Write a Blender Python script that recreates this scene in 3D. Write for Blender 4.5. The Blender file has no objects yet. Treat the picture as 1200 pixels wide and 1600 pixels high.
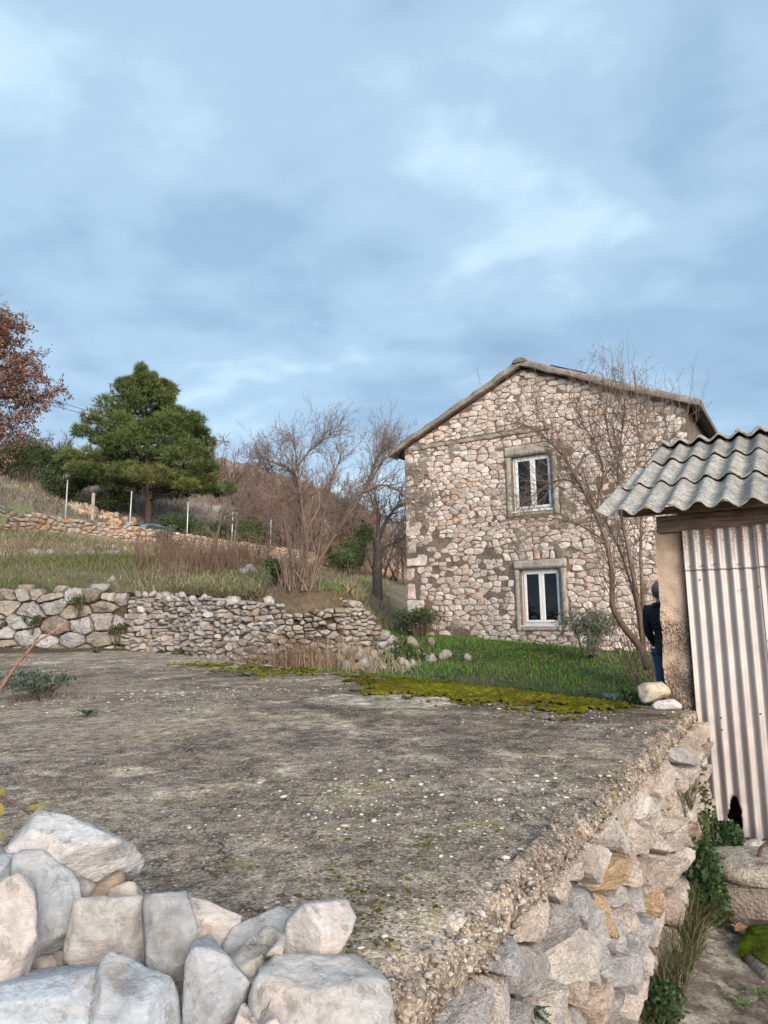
import bpy, bmesh, math, random
import numpy as np
from mathutils import Vector, Matrix

# ------------------------------------------------------------------ camera, sky, sun, exposure
scene = bpy.context.scene
R_ = math.radians
PITCH, ROLL, EYE = 8.42, -0.86, 1.6
cam_data = bpy.data.cameras.new('camera')
cam_data.sensor_fit = 'VERTICAL'; cam_data.sensor_height = 36.0; cam_data.lens = 24.0
cam_data.clip_start = 0.05; cam_data.clip_end = 3000
cam = bpy.data.objects.new('camera', cam_data); scene.collection.objects.link(cam)
CAMR = Matrix.Rotation(R_(90 + PITCH), 3, 'X') @ Matrix.Rotation(R_(ROLL), 3, 'Z')
cam.matrix_world = Matrix.Translation((0, 0, EYE)) @ CAMR.to_4x4()
scene.camera = cam

SUN_DIR = Vector((0.32, -0.90, 0.38)).normalized()      # towards the sun: behind the camera, to the right
world = bpy.data.worlds.new('World'); scene.world = world; world.use_nodes = True


class NT:
    """tiny helper for node trees: inputs given by name or index, sockets are linked"""
    def __init__(self, tree):
        self.t = tree; tree.nodes.clear()

    def n(self, typ, out=0, ins=None, **kw):
        nd = self.t.nodes.new('ShaderNode' + typ)
        for k, v in kw.items():
            setattr(nd, k, v)
        for k, v in (ins or {}).items():
            s = nd.inputs[k]
            if isinstance(v, bpy.types.NodeSocket):
                self.t.links.new(v, s)
            else:
                if isinstance(v, tuple) and len(v) == 3 and s.type == 'RGBA':
                    v = (*v, 1)
                s.default_value = v
        return nd.outputs[out]

    def noise(self, vec, scale, detail=4, rough=0.55, dist=0.0, out=0):
        return self.n('TexNoise', out, {'Vector': vec, 'Scale': scale, 'Detail': detail, 'Roughness': rough, 'Distortion': dist})

    def vor(self, vec, scale, feature='F1', out=0, rand=1.0):
        return self.n('TexVoronoi', out, {'Vector': vec, 'Scale': scale, 'Randomness': rand}, feature=feature)

    def ramp(self, fac, stops, interp='LINEAR'):
        nd = self.t.nodes.new('ShaderNodeValToRGB'); cr = nd.color_ramp; cr.interpolation = interp
        while len(cr.elements) < len(stops):
            cr.elements.new(0.5)
        for e, (p, c) in zip(cr.elements, stops):
            e.position = p
            e.color = (c, c, c, 1) if isinstance(c, (int, float)) else (*c, 1)
        self.t.links.new(fac, nd.inputs[0])
        return nd.outputs[0]

    def mix(self, fac, a, b, blend='MIX'):
        nd = self.t.nodes.new('ShaderNodeMix'); nd.data_type = 'RGBA'; nd.blend_type = blend
        for i, v in ((0, fac), (6, a), (7, b)):
            if isinstance(v, bpy.types.NodeSocket):
                self.t.links.new(v, nd.inputs[i])
            else:
                nd.inputs[i].default_value = (*v, 1) if isinstance(v, tuple) else v
        return nd.outputs[2]

    def math(self, op, a, b=0.0, clamp=False):
        return self.n('Math', 0, {0: a, 1: b}, operation=op, use_clamp=clamp)

    def vm(self, op, a, b):
        return self.n('VectorMath', 0, {0: a, 1: b}, operation=op)

    def map(self, vec, scale=(1, 1, 1), rot=(0, 0, 0), loc=(0, 0, 0)):
        return self.n('Mapping', 0, {'Vector': vec, 'Scale': scale, 'Rotation': rot, 'Location': loc})


# overcast sky: Nishita behind a sheet of soft broken cloud, the same in every direction
w = NT(world.node_tree)
sky = w.n('TexSky', sky_type='NISHITA', sun_disc=False)
sky_node = sky.node
sky_node.sun_elevation = math.asin(SUN_DIR.z)
sky_node.sun_rotation = math.atan2(SUN_DIR.x, SUN_DIR.y)
gen = w.n('TexCoord', 0)
sep = w.t.nodes.new('ShaderNodeSeparateXYZ'); w.t.links.new(gen, sep.inputs[0])
zz = w.math('ADD', w.math('MAXIMUM', sep.outputs[2], 0.0), 0.22)
cx = w.math('DIVIDE', sep.outputs[0], zz); cy = w.math('DIVIDE', sep.outputs[1], zz)
comb = w.t.nodes.new('ShaderNodeCombineXYZ')
w.t.links.new(cx, comb.inputs[0]); w.t.links.new(cy, comb.inputs[1])
cv = w.map(comb.outputs[0], scale=(1.0, 1.25, 1), rot=(0, 0, 0.5), loc=(3.4, 1.3, 0))
n1 = w.noise(cv, 0.75, 3, 0.5, 0.35)
n2 = w.noise(cv, 1.9, 6, 0.52, 0.25)
n3 = w.noise(cv, 5.5, 5, 0.5, 0.2)
cm = w.math('ADD', w.math('ADD', w.math('MULTIPLY', n1, 0.6), w.math('MULTIPLY', n2, 0.5)), w.math('MULTIPLY', n3, 0.20))
cloud = w.ramp(cm, [(0.46, (1.36, 2.04, 2.92)), (0.58, (1.66, 2.50, 3.46)), (0.69, (2.16, 3.10, 4.02)), (0.80, (3.05, 4.1, 4.9))], 'EASE')
skycol = w.mix(0.92, sky, cloud)
bg = w.n('Background', 0, {'Color': skycol, 'Strength': 0.055})
w.n('OutputWorld', 0, {'Surface': bg}) if False else None
wo = w.t.nodes.new('ShaderNodeOutputWorld'); w.t.links.new(bg, wo.inputs[0])

sun_data = bpy.data.lights.new('sun', 'SUN'); sun_data.energy = 1.5; sun_data.angle = R_(42); sun_data.color = (1.0, 0.87, 0.74)
sun = bpy.data.objects.new('sun', sun_data); scene.collection.objects.link(sun)
sun.rotation_euler = SUN_DIR.to_track_quat('Z', 'Y').to_euler()
sun.location = (10, -20, 30)

vs = scene.view_settings
vs.view_transform = 'Standard'; vs.look = 'None'; vs.gamma = 1.0; vs.use_curve_mapping = False
vs.exposure = 2.0
scene.render.engine = 'CYCLES'
scene.cycles.use_denoising = True
scene.cycles.max_bounces = 6; scene.cycles.transparent_max_bounces = 8

# ------------------------------------------------------------------ numeric helpers
f_px = 24.0 / 36.0 * 1600
ANG = R_(32)                                       # the buildings are turned 32 degrees to the view
U = np.array([math.cos(ANG), -math.sin(ANG), 0.0])  # along the gable, to the right
V = np.array([math.sin(ANG), math.cos(ANG), 0.0])   # into the depth
Z = np.array([0, 0, 1.0])
_CR = np.array(CAMR)


def ray(px, py):
    d = _CR @ np.array([(px - 600) / f_px, (800 - py) / f_px, -1.0])
    return d / d[1]


def at(px, py, d):
    return np.array([0, 0, EYE]) + ray(px, py) * d


def rng_(seed):
    return np.random.default_rng(seed)


def _h(ix, iy, iz, seed):
    n = (ix * 374761393 + iy * 668265263 + iz * 2147483647 + seed * 974711) & 0xffffffff
    n = ((n ^ (n >> 13)) * 1274126177) & 0xffffffff
    n = ((n ^ (n >> 16)) * 2246822519) & 0xffffffff
    return ((n ^ (n >> 15)) & 0xffff) / 32767.5 - 1.0


def vnoise(p, seed=0):
    p = np.asarray(p, float); i = np.floor(p).astype(np.int64); fr = p - i
    fr = fr * fr * (3 - 2 * fr); r = 0
    for dx in (0, 1):
        for dy in (0, 1):
            for dz in (0, 1):
                wgt = (fr[..., 0] if dx else 1 - fr[..., 0]) * (fr[..., 1] if dy else 1 - fr[..., 1]) * (fr[..., 2] if dz else 1 - fr[..., 2])
                r = r + wgt * _h(i[..., 0] + dx, i[..., 1] + dy, i[..., 2] + dz, seed)
    return r


def fbm(p, scale=1.0, octv=4, seed=0, gain=0.5):
    p = np.asarray(p, float) * scale; a = 1.0; r = 0
    for o in range(octv):
        r = r + a * vnoise(p + 17.3 * o, seed + o); p = p * 2.03; a *= gain
    return r


def fbm2(x, y, scale=1.0, octv=4, seed=0, gain=0.5):
    return fbm(np.stack([np.asarray(x, float), np.asarray(y, float), np.zeros_like(np.asarray(x, float))], -1), scale, octv, seed, gain)


def sstep(a, b, x):
    t = np.clip((np.asarray(x, float) - a) / (b - a), 0, 1)
    return t * t * (3 - 2 * t)


# ------------------------------------------------------------------ object helpers
ORIG = {}


def link(o, parent=None):
    scene.collection.objects.link(o)
    if parent is not None:
        o.parent = parent
    return o


def thing(name, loc):
    o = bpy.data.objects.new(name, None); o.location = tuple(loc); o.empty_display_size = 0.1
    link(o); ORIG[o.name] = np.array(loc, float)
    return o


def tag(o, label=None, cat=None, group=None, kind=None):
    if label: o['label'] = label
    if cat: o['category'] = cat
    if group: o['group'] = group
    if kind: o['kind'] = kind
    return o


def origin(o):
    return ORIG.get(o.name, np.zeros(3)) if o is not None else np.zeros(3)


def mesh(name, Vv, Ff, mat, parent=None, tint=None, smooth=False, base=None):
    """one mesh object from world-space vertices; Ff is an (M,k) array or a list of tuples"""
    Vv = np.asarray(Vv, float)
    o0 = origin(parent) if parent is not None else (np.array(base, float) if base is not None else np.zeros(3))
    me = bpy.data.meshes.new(name)
    loc = Vv - o0
    if isinstance(Ff, np.ndarray):
        m, k = Ff.shape
        me.vertices.add(len(loc)); me.vertices.foreach_set('co', loc.astype(np.float32).ravel())
        me.loops.add(m * k); me.loops.foreach_set('vertex_index', Ff.astype(np.int32).ravel())
        me.polygons.add(m)
        me.polygons.foreach_set('loop_start', np.arange(0, m * k, k, dtype=np.int32))
        me.update(calc_edges=True); me.validate()
    else:
        me.from_pydata(loc.tolist(), [], Ff); me.update()
    if tint is not None:
        tint = np.asarray(tint, float)
        if tint.ndim == 1:
            tint = np.broadcast_to(tint, (len(loc), 3))
        ca = me.color_attributes.new('tint', 'FLOAT_COLOR', 'POINT')
        ca.data.foreach_set('color', np.concatenate([tint, np.ones((len(loc), 1))], 1).astype(np.float32).ravel())
    if smooth:
        me.polygons.foreach_set('use_smooth', np.ones(len(me.polygons), bool))
    me.materials.append(mat)
    o = bpy.data.objects.new(name, me)
    link(o, parent)
    if parent is None and base is not None:
        o.location = tuple(base)
    ORIG[o.name] = o0
    return o


class MB:
    """collects shapes into one mesh"""
    def __init__(self):
        self.v = []; self.f = []; self.t = []

    def add(self, v, f, tint=(1, 1, 1)):
        n = len(self.v)
        self.v += [tuple(p) for p in v]
        self.f += [tuple(i + n for i in q) for q in f]
        self.t += [tint] * len(v)

    def box(self, c, ax, half, tint=(1, 1, 1), jit=0, rng=None):
        c = np.array(c, float); pts = []
        for sx in (-1, 1):
            for sy in (-1, 1):
                for sz in (-1, 1):
                    p = c + ax[0] * half[0] * sx + ax[1] * half[1] * sy + ax[2] * half[2] * sz
                    if jit: p = p + rng.normal(0, jit, 3)
                    pts.append(p)
        self.add(pts, [(0, 1, 3, 2), (4, 6, 7, 5), (0, 4, 5, 1), (2, 3, 7, 6), (0, 2, 6, 4), (1, 5, 7, 3)], tint)

    def tube(self, pts, rad, n=6, tint=(1, 1, 1), cap=True):
        pts = [np.array(p, float) for p in pts]; ring = []; ref = None
        for i, p in enumerate(pts):
            d = pts[min(i + 1, len(pts) - 1)] - pts[max(i - 1, 0)]; d = d / (np.linalg.norm(d) + 1e-9)
            if ref is None:
                ref = np.array([1, 0, 0.]) if abs(d[0]) < 0.8 else np.array([0, 1., 0])
            a = ref - d * (ref @ d); a /= np.linalg.norm(a); b = np.cross(d, a); ref = a
            r = rad[i] if hasattr(rad, '__len__') else rad
            ring.append([p + r * (a * math.cos(2 * math.pi * k / n) + b * math.sin(2 * math.pi * k / n)) for k in range(n)])
        v = [q for rr in ring for q in rr]; fs = []
        for i in range(len(ring) - 1):
            for k in range(n):
                fs.append((i * n + k, i * n + (k + 1) % n, (i + 1) * n + (k + 1) % n, (i + 1) * n + k))
        if cap:
            fs.append(tuple(range(n))[::-1]); fs.append(tuple(range((len(ring) - 1) * n, len(ring) * n)))
        self.add(v, fs, tint)

    def obj(self, name, mat, parent=None, smooth=False, base=None):
        return mesh(name, np.array(self.v), self.f, mat, parent, np.array(self.t, float), smooth, base)


def bevel(o, wdt=0.01, seg=2):
    m = o.modifiers.new('bevel', 'BEVEL'); m.width = wdt; m.segments = seg; m.limit_method = 'ANGLE'; m.angle_limit = R_(40)
    return o


# ------------------------------------------------------------------ materials
MATS = {}


def material(name, fn):
    m = bpy.data.materials.new(name); m.use_nodes = True
    k = NT(m.node_tree)
    res = fn(k)
    if isinstance(res, dict):
        disp = res.pop('disp', None)
        bump = res.pop('bump', None); bs = res.pop('bstr', 0.5); bd = res.pop('bdist', 0.02)
        ins = {{'col': 'Base Color', 'rough': 'Roughness', 'metal': 'Metallic', 'trans': 'Transmission Weight', 'spec': 'Specular IOR Level', 'alpha': 'Alpha', 'ior': 'IOR',
                'coat': 'Coat Weight'}[a]: b for a, b in res.items()}
        if bump is not None:
            ins['Normal'] = k.n('Bump', 0, {'Height': bump, 'Strength': bs, 'Distance': bd})
        res = k.n('BsdfPrincipled', 0, ins)
    o = k.t.nodes.new('ShaderNodeOutputMaterial'); k.t.links.new(res, o.inputs[0])
    MATS[name] = m
    return m


def tintn(k): return k.n('Attribute', 0, attribute_name='tint')
def posn(k): return k.n('NewGeometry', 0)


def stone_mat(name, s=1.0, lichen=0.4, stain=0.35, bs=0.6, bd=0.02, dark=0.35):
    def fn(k):
        p = posn(k); t = tintn(k)
        a = k.noise(p, 5 * s, 6, 0.6); b = k.noise(p, 34 * s, 5, 0.65); c = k.noise(p, 2.2 * s, 4, 0.6, 0.6)
        col = k.mix(1.0, t, k.ramp(a, [(0.3, 0.72), (0.7, 1.18)]), 'MULTIPLY')
        col = k.mix(1.0, col, k.ramp(b, [(0.3, 0.78), (0.7, 1.15)]), 'MULTIPLY')
        col = k.mix(k.math('MULTIPLY', k.ramp(c, [(0.52, 0.0), (0.68, 1.0)]), stain), col, (0.40, 0.23, 0.11))
        li = k.noise(p, 11 * s, 7, 0.7, 0.4)
        col = k.mix(k.math('MULTIPLY', k.ramp(li, [(0.53, 0.0), (0.64, 1.0)]), lichen), col, (0.115, 0.10, 0.085))
        wl = k.noise(p, 17 * s, 6, 0.7)
        col = k.mix(k.math('MULTIPLY', k.ramp(wl, [(0.60, 0.0), (0.68, 1.0)]), lichen * 0.8), col, (0.62, 0.60, 0.56))
        crk = k.vor(k.vm('ADD', p, k.vm('SCALE', k.noise(p, 6 * s, 3, 0.6, 0, 1), (1, 1, 1))), 7 * s, 'DISTANCE_TO_EDGE')
        crk = k.ramp(crk, [(0.0, 0.0), (0.035, 1.0)])
        h = k.math('ADD', k.math('MULTIPLY', a, 1.4), k.math('ADD', k.math('MULTIPLY', b, 0.5), k.math('MULTIPLY', k.noise(p, 120 * s, 3, 0.6), 0.16)))
        h = k.math('ADD', h, k.math('MULTIPLY', crk, 0.10))
        return dict(col=col, rough=0.9, spec=0.25, bump=h, bstr=bs, bdist=bd)
    return material(name, fn)


def f_rock(k):
    p = posn(k); t = tintn(k)
    a = k.noise(p, 9, 7, 0.62, 0.4); b = k.noise(p, 60, 6, 0.7); c = k.noise(p, 5, 5, 0.6, 0.8); st = k.noise(k.map(p, (1, 1, 3.2), (0.5, 0.3, 0.2)), 22, 6, 0.68, 1.2)
    col = k.mix(1.0, t, k.ramp(a, [(0.32, 0.50), (0.46, 0.92), (0.56, 1.0), (0.68, 1.28)]), 'MULTIPLY')
    col = k.mix(1.0, col, k.ramp(b, [(0.3, 0.80), (0.7, 1.14)]), 'MULTIPLY')
    col = k.mix(k.ramp(c, [(0.54, 0.0), (0.66, 0.42)]), col, (0.50, 0.36, 0.27))
    col = k.mix(k.ramp(k.noise(p, 30, 7, 0.72, 0.3), [(0.54, 0.0), (0.63, 0.7)]), col, (0.19, 0.175, 0.16))
    vein = k.vor(k.vm('ADD', p, k.vm('MULTIPLY', k.noise(p, 7, 4, 0.6, 0, 1), (0.12, 0.12, 0.12))), 9, 'DISTANCE_TO_EDGE')
    vein = k.ramp(vein, [(0.0, 0.0), (0.014, 1.0)])
    col = k.mix(1.0, col, k.ramp(vein, [(0.0, 0.86), (1.0, 1.0)]), 'MULTIPLY')
    h = k.math('ADD', k.math('ADD', k.math('MULTIPLY', st, 0.9), k.math('MULTIPLY', b, 0.35)), k.math('ADD', k.math('MULTIPLY', a, 0.6), k.math('MULTIPLY', vein, 0.03)))
    return dict(col=col, rough=0.85, spec=0.3, bump=h, bstr=0.6, bdist=0.014)


M_house = stone_mat('house_limestone', 1.0, 0.28, 0.14, 0.8, 0.03)
M_wall = stone_mat('terrace_wall_limestone', 2.4, 0.26, 0.26, 1.0, 0.04)
M_grey = stone_mat('grey_limestone', 1.1, 0.40, 0.20, 0.8, 0.04)
M_block = stone_mat('lichened_limestone', 0.9, 0.85, 0.35, 1.0, 0.05)
M_rock = material('rock_limestone', f_rock)
M_far = stone_mat('road_wall_limestone', 0.7, 0.25, 0.5, 0.7, 0.05)


def f_mortar(k):
    p = posn(k)
    a = k.noise(p, 2.5, 6, 0.65); b = k.noise(p, 22, 6, 0.7); c = k.noise(p, 0.9, 4, 0.6)
    col = k.ramp(a, [(0.3, (0.125, 0.10, 0.08)), (0.5, (0.195, 0.158, 0.128)), (0.7, (0.28, 0.23, 0.19))])
    col = k.mix(1.0, col, k.ramp(b, [(0.3, 0.6), (0.7, 1.3)]), 'MULTIPLY')
    col = k.mix(k.ramp(c, [(0.5, 0.0), (0.66, 0.5)]), col, (0.27, 0.135, 0.07))
    return dict(col=col, rough=0.95, spec=0.15, bump=k.math('ADD', a, k.math('MULTIPLY', b, 0.7)), bstr=1.0, bdist=0.04)


M_mortar = material('old_mortar', f_mortar)
M_earth = material('earth_filling', lambda k: dict(col=k.ramp(k.noise(posn(k), 18, 6, 0.7), [(0.3, (0.05, 0.038, 0.028)), (0.7, (0.13, 0.098, 0.07))]), rough=1.0, spec=0.05, bump=k.noise(posn(k), 40, 5, 0.7), bstr=1.0, bdist=0.03))


def f_smear(k):
    p = posn(k)
    a = k.noise(p, 3.2, 6, 0.65); b = k.noise(p, 26, 6, 0.7)
    col = k.ramp(a, [(0.3, (0.19, 0.16, 0.135)), (0.5, (0.27, 0.23, 0.195)), (0.7, (0.36, 0.31, 0.265))])
    col = k.mix(1.0, col, k.ramp(b, [(0.3, 0.65), (0.7, 1.25)]), 'MULTIPLY')
    return dict(col=col, rough=0.95, spec=0.15, bump=k.math('ADD', a, k.math('MULTIPLY', b, 0.8)), bstr=1.0, bdist=0.03)


M_smear = material('lime_render', f_smear)


def f_conc(k):
    p = posn(k); t = tintn(k)
    a = k.noise(p, 4, 6, 0.6); b = k.noise(p, 45, 5, 0.7); g = k.vor(p, 60)
    col = k.mix(1.0, t, k.ramp(a, [(0.3, 0.65), (0.7, 1.25)]), 'MULTIPLY')
    col = k.mix(1.0, col, k.ramp(b, [(0.3, 0.7), (0.7, 1.25)]), 'MULTIPLY')
    ln = k.noise(p, 13, 6, 0.7)
    col = k.mix(k.ramp(ln, [(0.56, 0.0), (0.66, 0.6)]), col, (0.09, 0.08, 0.06))
    return dict(col=col, rough=0.95, spec=0.2, bump=k.math('ADD', k.math('ADD', a, b), k.math('MULTIPLY', g, -0.6)), bstr=0.9, bdist=0.02)


M_conc = material('weathered_concrete', f_conc)


def f_pillar(k):
    p = posn(k); t = tintn(k)
    sx = k.n('SeparateXYZ', 2, {0: p})
    a = k.noise(p, 5, 6, 0.6); b = k.noise(p, 55, 5, 0.75); g = k.vor(p, 75)
    rough_mask = k.ramp(k.math('ADD', k.noise(p, 3.0, 4, 0.6), k.math('MULTIPLY', k.math('SUBTRACT', 1.45, sx), 0.35)), [(0.42, 0.15), (0.6, 1.0)])
    col = k.mix(1.0, t, k.ramp(a, [(0.3, 0.8), (0.7, 1.15)]), 'MULTIPLY')
    col = k.mix(k.math('MULTIPLY', rough_mask, k.ramp(b, [(0.42, 1.0), (0.58, 0.0)])), col, (0.13, 0.085, 0.055))
    mould = k.math('MULTIPLY', k.ramp(sx, [(0.95, 1.0), (1.35, 0.0)]) if False else k.math('SUBTRACT', 1.0, k.math('DIVIDE', k.math('SUBTRACT', sx, 0.9), 0.55), True), k.ramp(k.noise(p, 7, 6, 0.7), [(0.38, 0.0), (0.55, 0.85)]))
    col = k.mix(mould, col, (0.10, 0.08, 0.06))
    h = k.math('ADD', k.math('MULTIPLY', a, 0.4), k.math('MULTIPLY', rough_mask, k.math('SUBTRACT', b, k.math('MULTIPLY', g, 0.7))))
    return dict(col=col, rough=0.95, spec=0.15, bump=h, bstr=1.0, bdist=0.02)


M_pillar = material('rough_cast_concrete', f_pillar)


def f_terrace(k):
    p = posn(k); t = tintn(k)
    n0 = k.noise(p, 0.55, 5, 0.6, 0.3); n1 = k.noise(p, 2.6, 7, 0.68, 0.5); n2 = k.noise(p, 16, 7, 0.72); n3 = k.noise(p, 95, 4, 0.7)
    col = k.ramp(n1, [(0.36, (0.072, 0.063, 0.055)), (0.47, (0.125, 0.108, 0.092)), (0.55, (0.175, 0.152, 0.125)), (0.59, (0.275, 0.247, 0.205)), (0.68, (0.34, 0.305, 0.255))])
    col = k.mix(k.ramp(n0, [(0.45, 0.0), (0.60, 0.55)]), col, (0.235, 0.212, 0.178))
    col = k.mix(1.0, col, t, 'MULTIPLY')
    col = k.mix(1.0, col, k.ramp(n2, [(0.34, 0.35), (0.66, 1.75)]), 'MULTIPLY')
    col = k.mix(1.0, col, k.ramp(n3, [(0.36, 0.4), (0.64, 1.7)]), 'MULTIPLY')
    # pale grains of the aggregate
    v1 = k.vor(p, 70); vc = k.vor(p, 70, out=1); sepc = k.n('SeparateXYZ', 0, {0: vc})
    gr = k.math('MULTIPLY', k.ramp(v1, [(0.22, 1.0), (0.34, 0.0)]), k.ramp(k.math('ADD', sepc, k.math('MULTIPLY', k.math('SUBTRACT', n1, 0.5), 0.9)), [(0.58, 0.0), (0.62, 1.0)]))
    col = k.mix(gr, col, (0.44, 0.41, 0.36))
    v2 = k.vor(p, 34); vc2 = k.n('SeparateXYZ', 0, {0: k.vor(p, 34, out=1)})
    gr2 = k.math('MULTIPLY', k.ramp(v2, [(0.20, 1.0), (0.30, 0.0)]), k.ramp(vc2, [(0.74, 0.0), (0.76, 1.0)]))
    col = k.mix(gr2, col, (0.48, 0.45, 0.405))
    v3 = k.vor(k.map(p, (1, 1, 1), (0, 0, 0.4), (3.1, 1.7, 0)), 15); vc3 = k.n('SeparateXYZ', 0, {0: k.vor(k.map(p, (1, 1, 1), (0, 0, 0.4), (3.1, 1.7, 0)), 15, out=1)})
    gr3 = k.math('MULTIPLY', k.ramp(k.math('ADD', v3, k.math('MULTIPLY', n2, 0.25)), [(0.24, 1.0), (0.30, 0.0)]), k.ramp(vc3, [(0.84, 0.0), (0.86, 1.0)]))
    col = k.mix(gr3, col, (0.46, 0.43, 0.385))
    # thin moss film
    mo = k.math('MULTIPLY', k.ramp(k.noise(p, 1.3, 5, 0.7), [(0.47, 0.0), (0.60, 1.0)]), k.ramp(k.noise(p, 14, 6, 0.75), [(0.53, 0.0), (0.61, 0.7)]))
    col = k.mix(mo, col, (0.20, 0.185, 0.035))
    col = k.mix(1.0, col, (1.36, 1.26, 1.17), 'MULTIPLY')
    ck = k.vor(k.vm('ADD', p, k.vm('MULTIPLY', k.noise(p, 1.5, 5, 0.65, 0, 1), (1.1, 1.1, 0.0))), 0.55, 'DISTANCE_TO_EDGE')
    ck = k.ramp(ck, [(0.0, 0.35), (0.006, 1.0)])
    col = k.mix(1.0, col, ck, 'MULTIPLY')
    h = k.math('ADD', k.math('ADD', k.math('MULTIPLY', n2, 1.2), k.math('MULTIPLY', n3, 0.6)), k.math('ADD', k.math('MULTIPLY', gr, 0.3), k.math('MULTIPLY', gr2, 0.6)))
    return dict(col=col, rough=0.95, spec=0.2, bump=h, bstr=0.9, bdist=0.022)


M_terrace = material('terrace_concrete', f_terrace)


def f_path(k):
    p = posn(k)
    n1 = k.noise(p, 2.2, 7, 0.62, 0.5); n2 = k.noise(p, 14, 7, 0.72); n3 = k.noise(p, 80, 4, 0.7); n0 = k.noise(p, 1.7, 4, 0.6, 1.0)
    col = k.ramp(n1, [(0.32, (0.075, 0.055, 0.042)), (0.5, (0.125, 0.098, 0.076)), (0.68, (0.20, 0.165, 0.13))])
    col = k.mix(1.0, col, k.ramp(n2, [(0.3, 0.6), (0.7, 1.35)]), 'MULTIPLY')
    li = k.math('MULTIPLY', k.ramp(n0, [(0.47, 0.0), (0.60, 1.0)]), k.ramp(n2, [(0.42, 0.0), (0.58, 0.9)]))
    col = k.mix(li, col, (0.40, 0.37, 0.32))
    v1 = k.vor(p, 48); sc = k.n('SeparateXYZ', 0, {0: k.vor(p, 48, out=1)})
    gr = k.math('MULTIPLY', k.ramp(v1, [(0.2, 1.0), (0.3, 0.0)]), k.ramp(sc, [(0.86, 0.0), (0.9, 1.0)]))
    col = k.mix(gr, col, (0.42, 0.38, 0.33))
    return dict(col=col, rough=0.92, spec=0.25, bump=k.math('ADD', n2, k.math('MULTIPLY', n3, 0.5)), bstr=0.8, bdist=0.015)


M_path = material('path_concrete', f_path)


def f_ground(k):
    p = posn(k); t = tintn(k)
    a = k.noise(p, 1.2, 7, 0.7); b = k.noise(p, 9, 7, 0.72); c = k.noise(p, 0.35, 5, 0.6)
    col = k.mix(1.0, t, k.ramp(a, [(0.3, 0.55), (0.7, 1.4)]), 'MULTIPLY')
    col = k.mix(1.0, col, k.ramp(b, [(0.3, 0.6), (0.7, 1.35)]), 'MULTIPLY')
    col = k.mix(k.ramp(c, [(0.55, 0.0), (0.68, 0.55)]), col, (0.30, 0.17, 0.09))
    return dict(col=col, rough=0.98, spec=0.1, bump=k.math('ADD', a, b), bstr=1.0, bdist=0.08)


M_ground = material('soil_and_turf', f_ground)


def leaf_mat(name, rough=0.6, transl=0.25):
    def fn(k):
        t = tintn(k)
        b = k.n('BsdfPrincipled', 0, {'Base Color': t, 'Roughness': rough, 'Specular IOR Level': 0.3})
        tr = k.n('BsdfTranslucent', 0, {'Color': t})
        return k.n('MixShader', 0, {0: transl, 1: b, 2: tr})
    return material(name, fn)


M_leaf = leaf_mat('leaf', 0.55, 0.3)
M_grass = leaf_mat('grass_blade', 0.6, 0.3)
M_needle = leaf_mat('pine_needle', 0.6, 0.15)


def f_bark(k):
    p = posn(k); t = tintn(k)
    a = k.noise(k.map(p, (1, 1, 0.25)), 26, 6, 0.7); b = k.noise(p, 8, 5, 0.7)
    col = k.mix(1.0, t, k.ramp(a, [(0.3, 0.55), (0.7, 1.35)]), 'MULTIPLY')
    col = k.mix(k.ramp(b, [(0.58, 0.0), (0.66, 0.5)]), col, (0.25, 0.24, 0.21))
    return dict(col=col, rough=0.9, spec=0.2, bump=a, bstr=0.8, bdist=0.02)


M_bark = material('bark', f_bark)
M_twig = material('twig', lambda k: dict(col=tintn(k), rough=0.8, spec=0.2))


def f_moss(k):
    p = posn(k); t = tintn(k)
    a = k.noise(p, 30, 6, 0.7); b = k.noise(p, 140, 4, 0.7); c = k.noise(p, 4, 5, 0.65)
    col = k.ramp(a, [(0.3, (0.07, 0.072, 0.004)), (0.5, (0.16, 0.165, 0.008)), (0.7, (0.29, 0.29, 0.02))])
    col = k.mix(k.ramp(c, [(0.46, 0.0), (0.62, 0.75)]), col, (0.14, 0.10, 0.025))
    col = k.mix(1.0, col, k.ramp(k.noise(p, 11, 6, 0.75), [(0.34, 0.45), (0.62, 1.35)]), 'MULTIPLY')
    col = k.mix(1.0, col, t, 'MULTIPLY')
    col = k.mix(1.0, col, k.ramp(b, [(0.3, 0.55), (0.7, 1.4)]), 'MULTIPLY')
    return dict(col=col, rough=1.0, spec=0.05, bump=k.math('ADD', a, k.math('MULTIPLY', b, 0.7)), bstr=1.0, bdist=0.02)


M_moss = material('cushion_moss', f_moss)


def f_fibre(k):
    p = posn(k)
    q = k.map(p, (1, 1, 1), (0, 0, ANG))
    st = k.noise(k.map(q, (14, 60, 40)), 1.0, 6, 0.7, 0.6); a = k.noise(p, 6, 6, 0.65); b = k.noise(p, 60, 5, 0.75)
    col = k.ramp(st, [(0.32, (0.13, 0.13, 0.122)), (0.5, (0.29, 0.29, 0.275)), (0.66, (0.55, 0.545, 0.515))])
    col = k.mix(1.0, col, k.ramp(a, [(0.3, 0.65), (0.7, 1.2)]), 'MULTIPLY')
    col = k.mix(1.0, col, tintn(k), 'MULTIPLY')
    col = k.mix(1.0, col, (1.03, 1.0, 0.97), 'MULTIPLY')
    col = k.mix(k.math('MULTIPLY', k.ramp(k.noise(p, 24, 6, 0.75), [(0.55, 0.0), (0.63, 1.0)]), 0.7), col, (0.10, 0.10, 0.09))
    ms = k.math('MULTIPLY', k.ramp(k.noise(p, 5, 5, 0.7), [(0.54, 0.0), (0.66, 1.0)]), k.ramp(b, [(0.42, 0.0), (0.6, 0.6)]))
    col = k.mix(ms, col, (0.13, 0.13, 0.055))
    return dict(col=col, rough=0.9, spec=0.2, bump=k.math('ADD', st, k.math('MULTIPLY', b, 0.4)), bstr=0.6, bdist=0.01)


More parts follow.
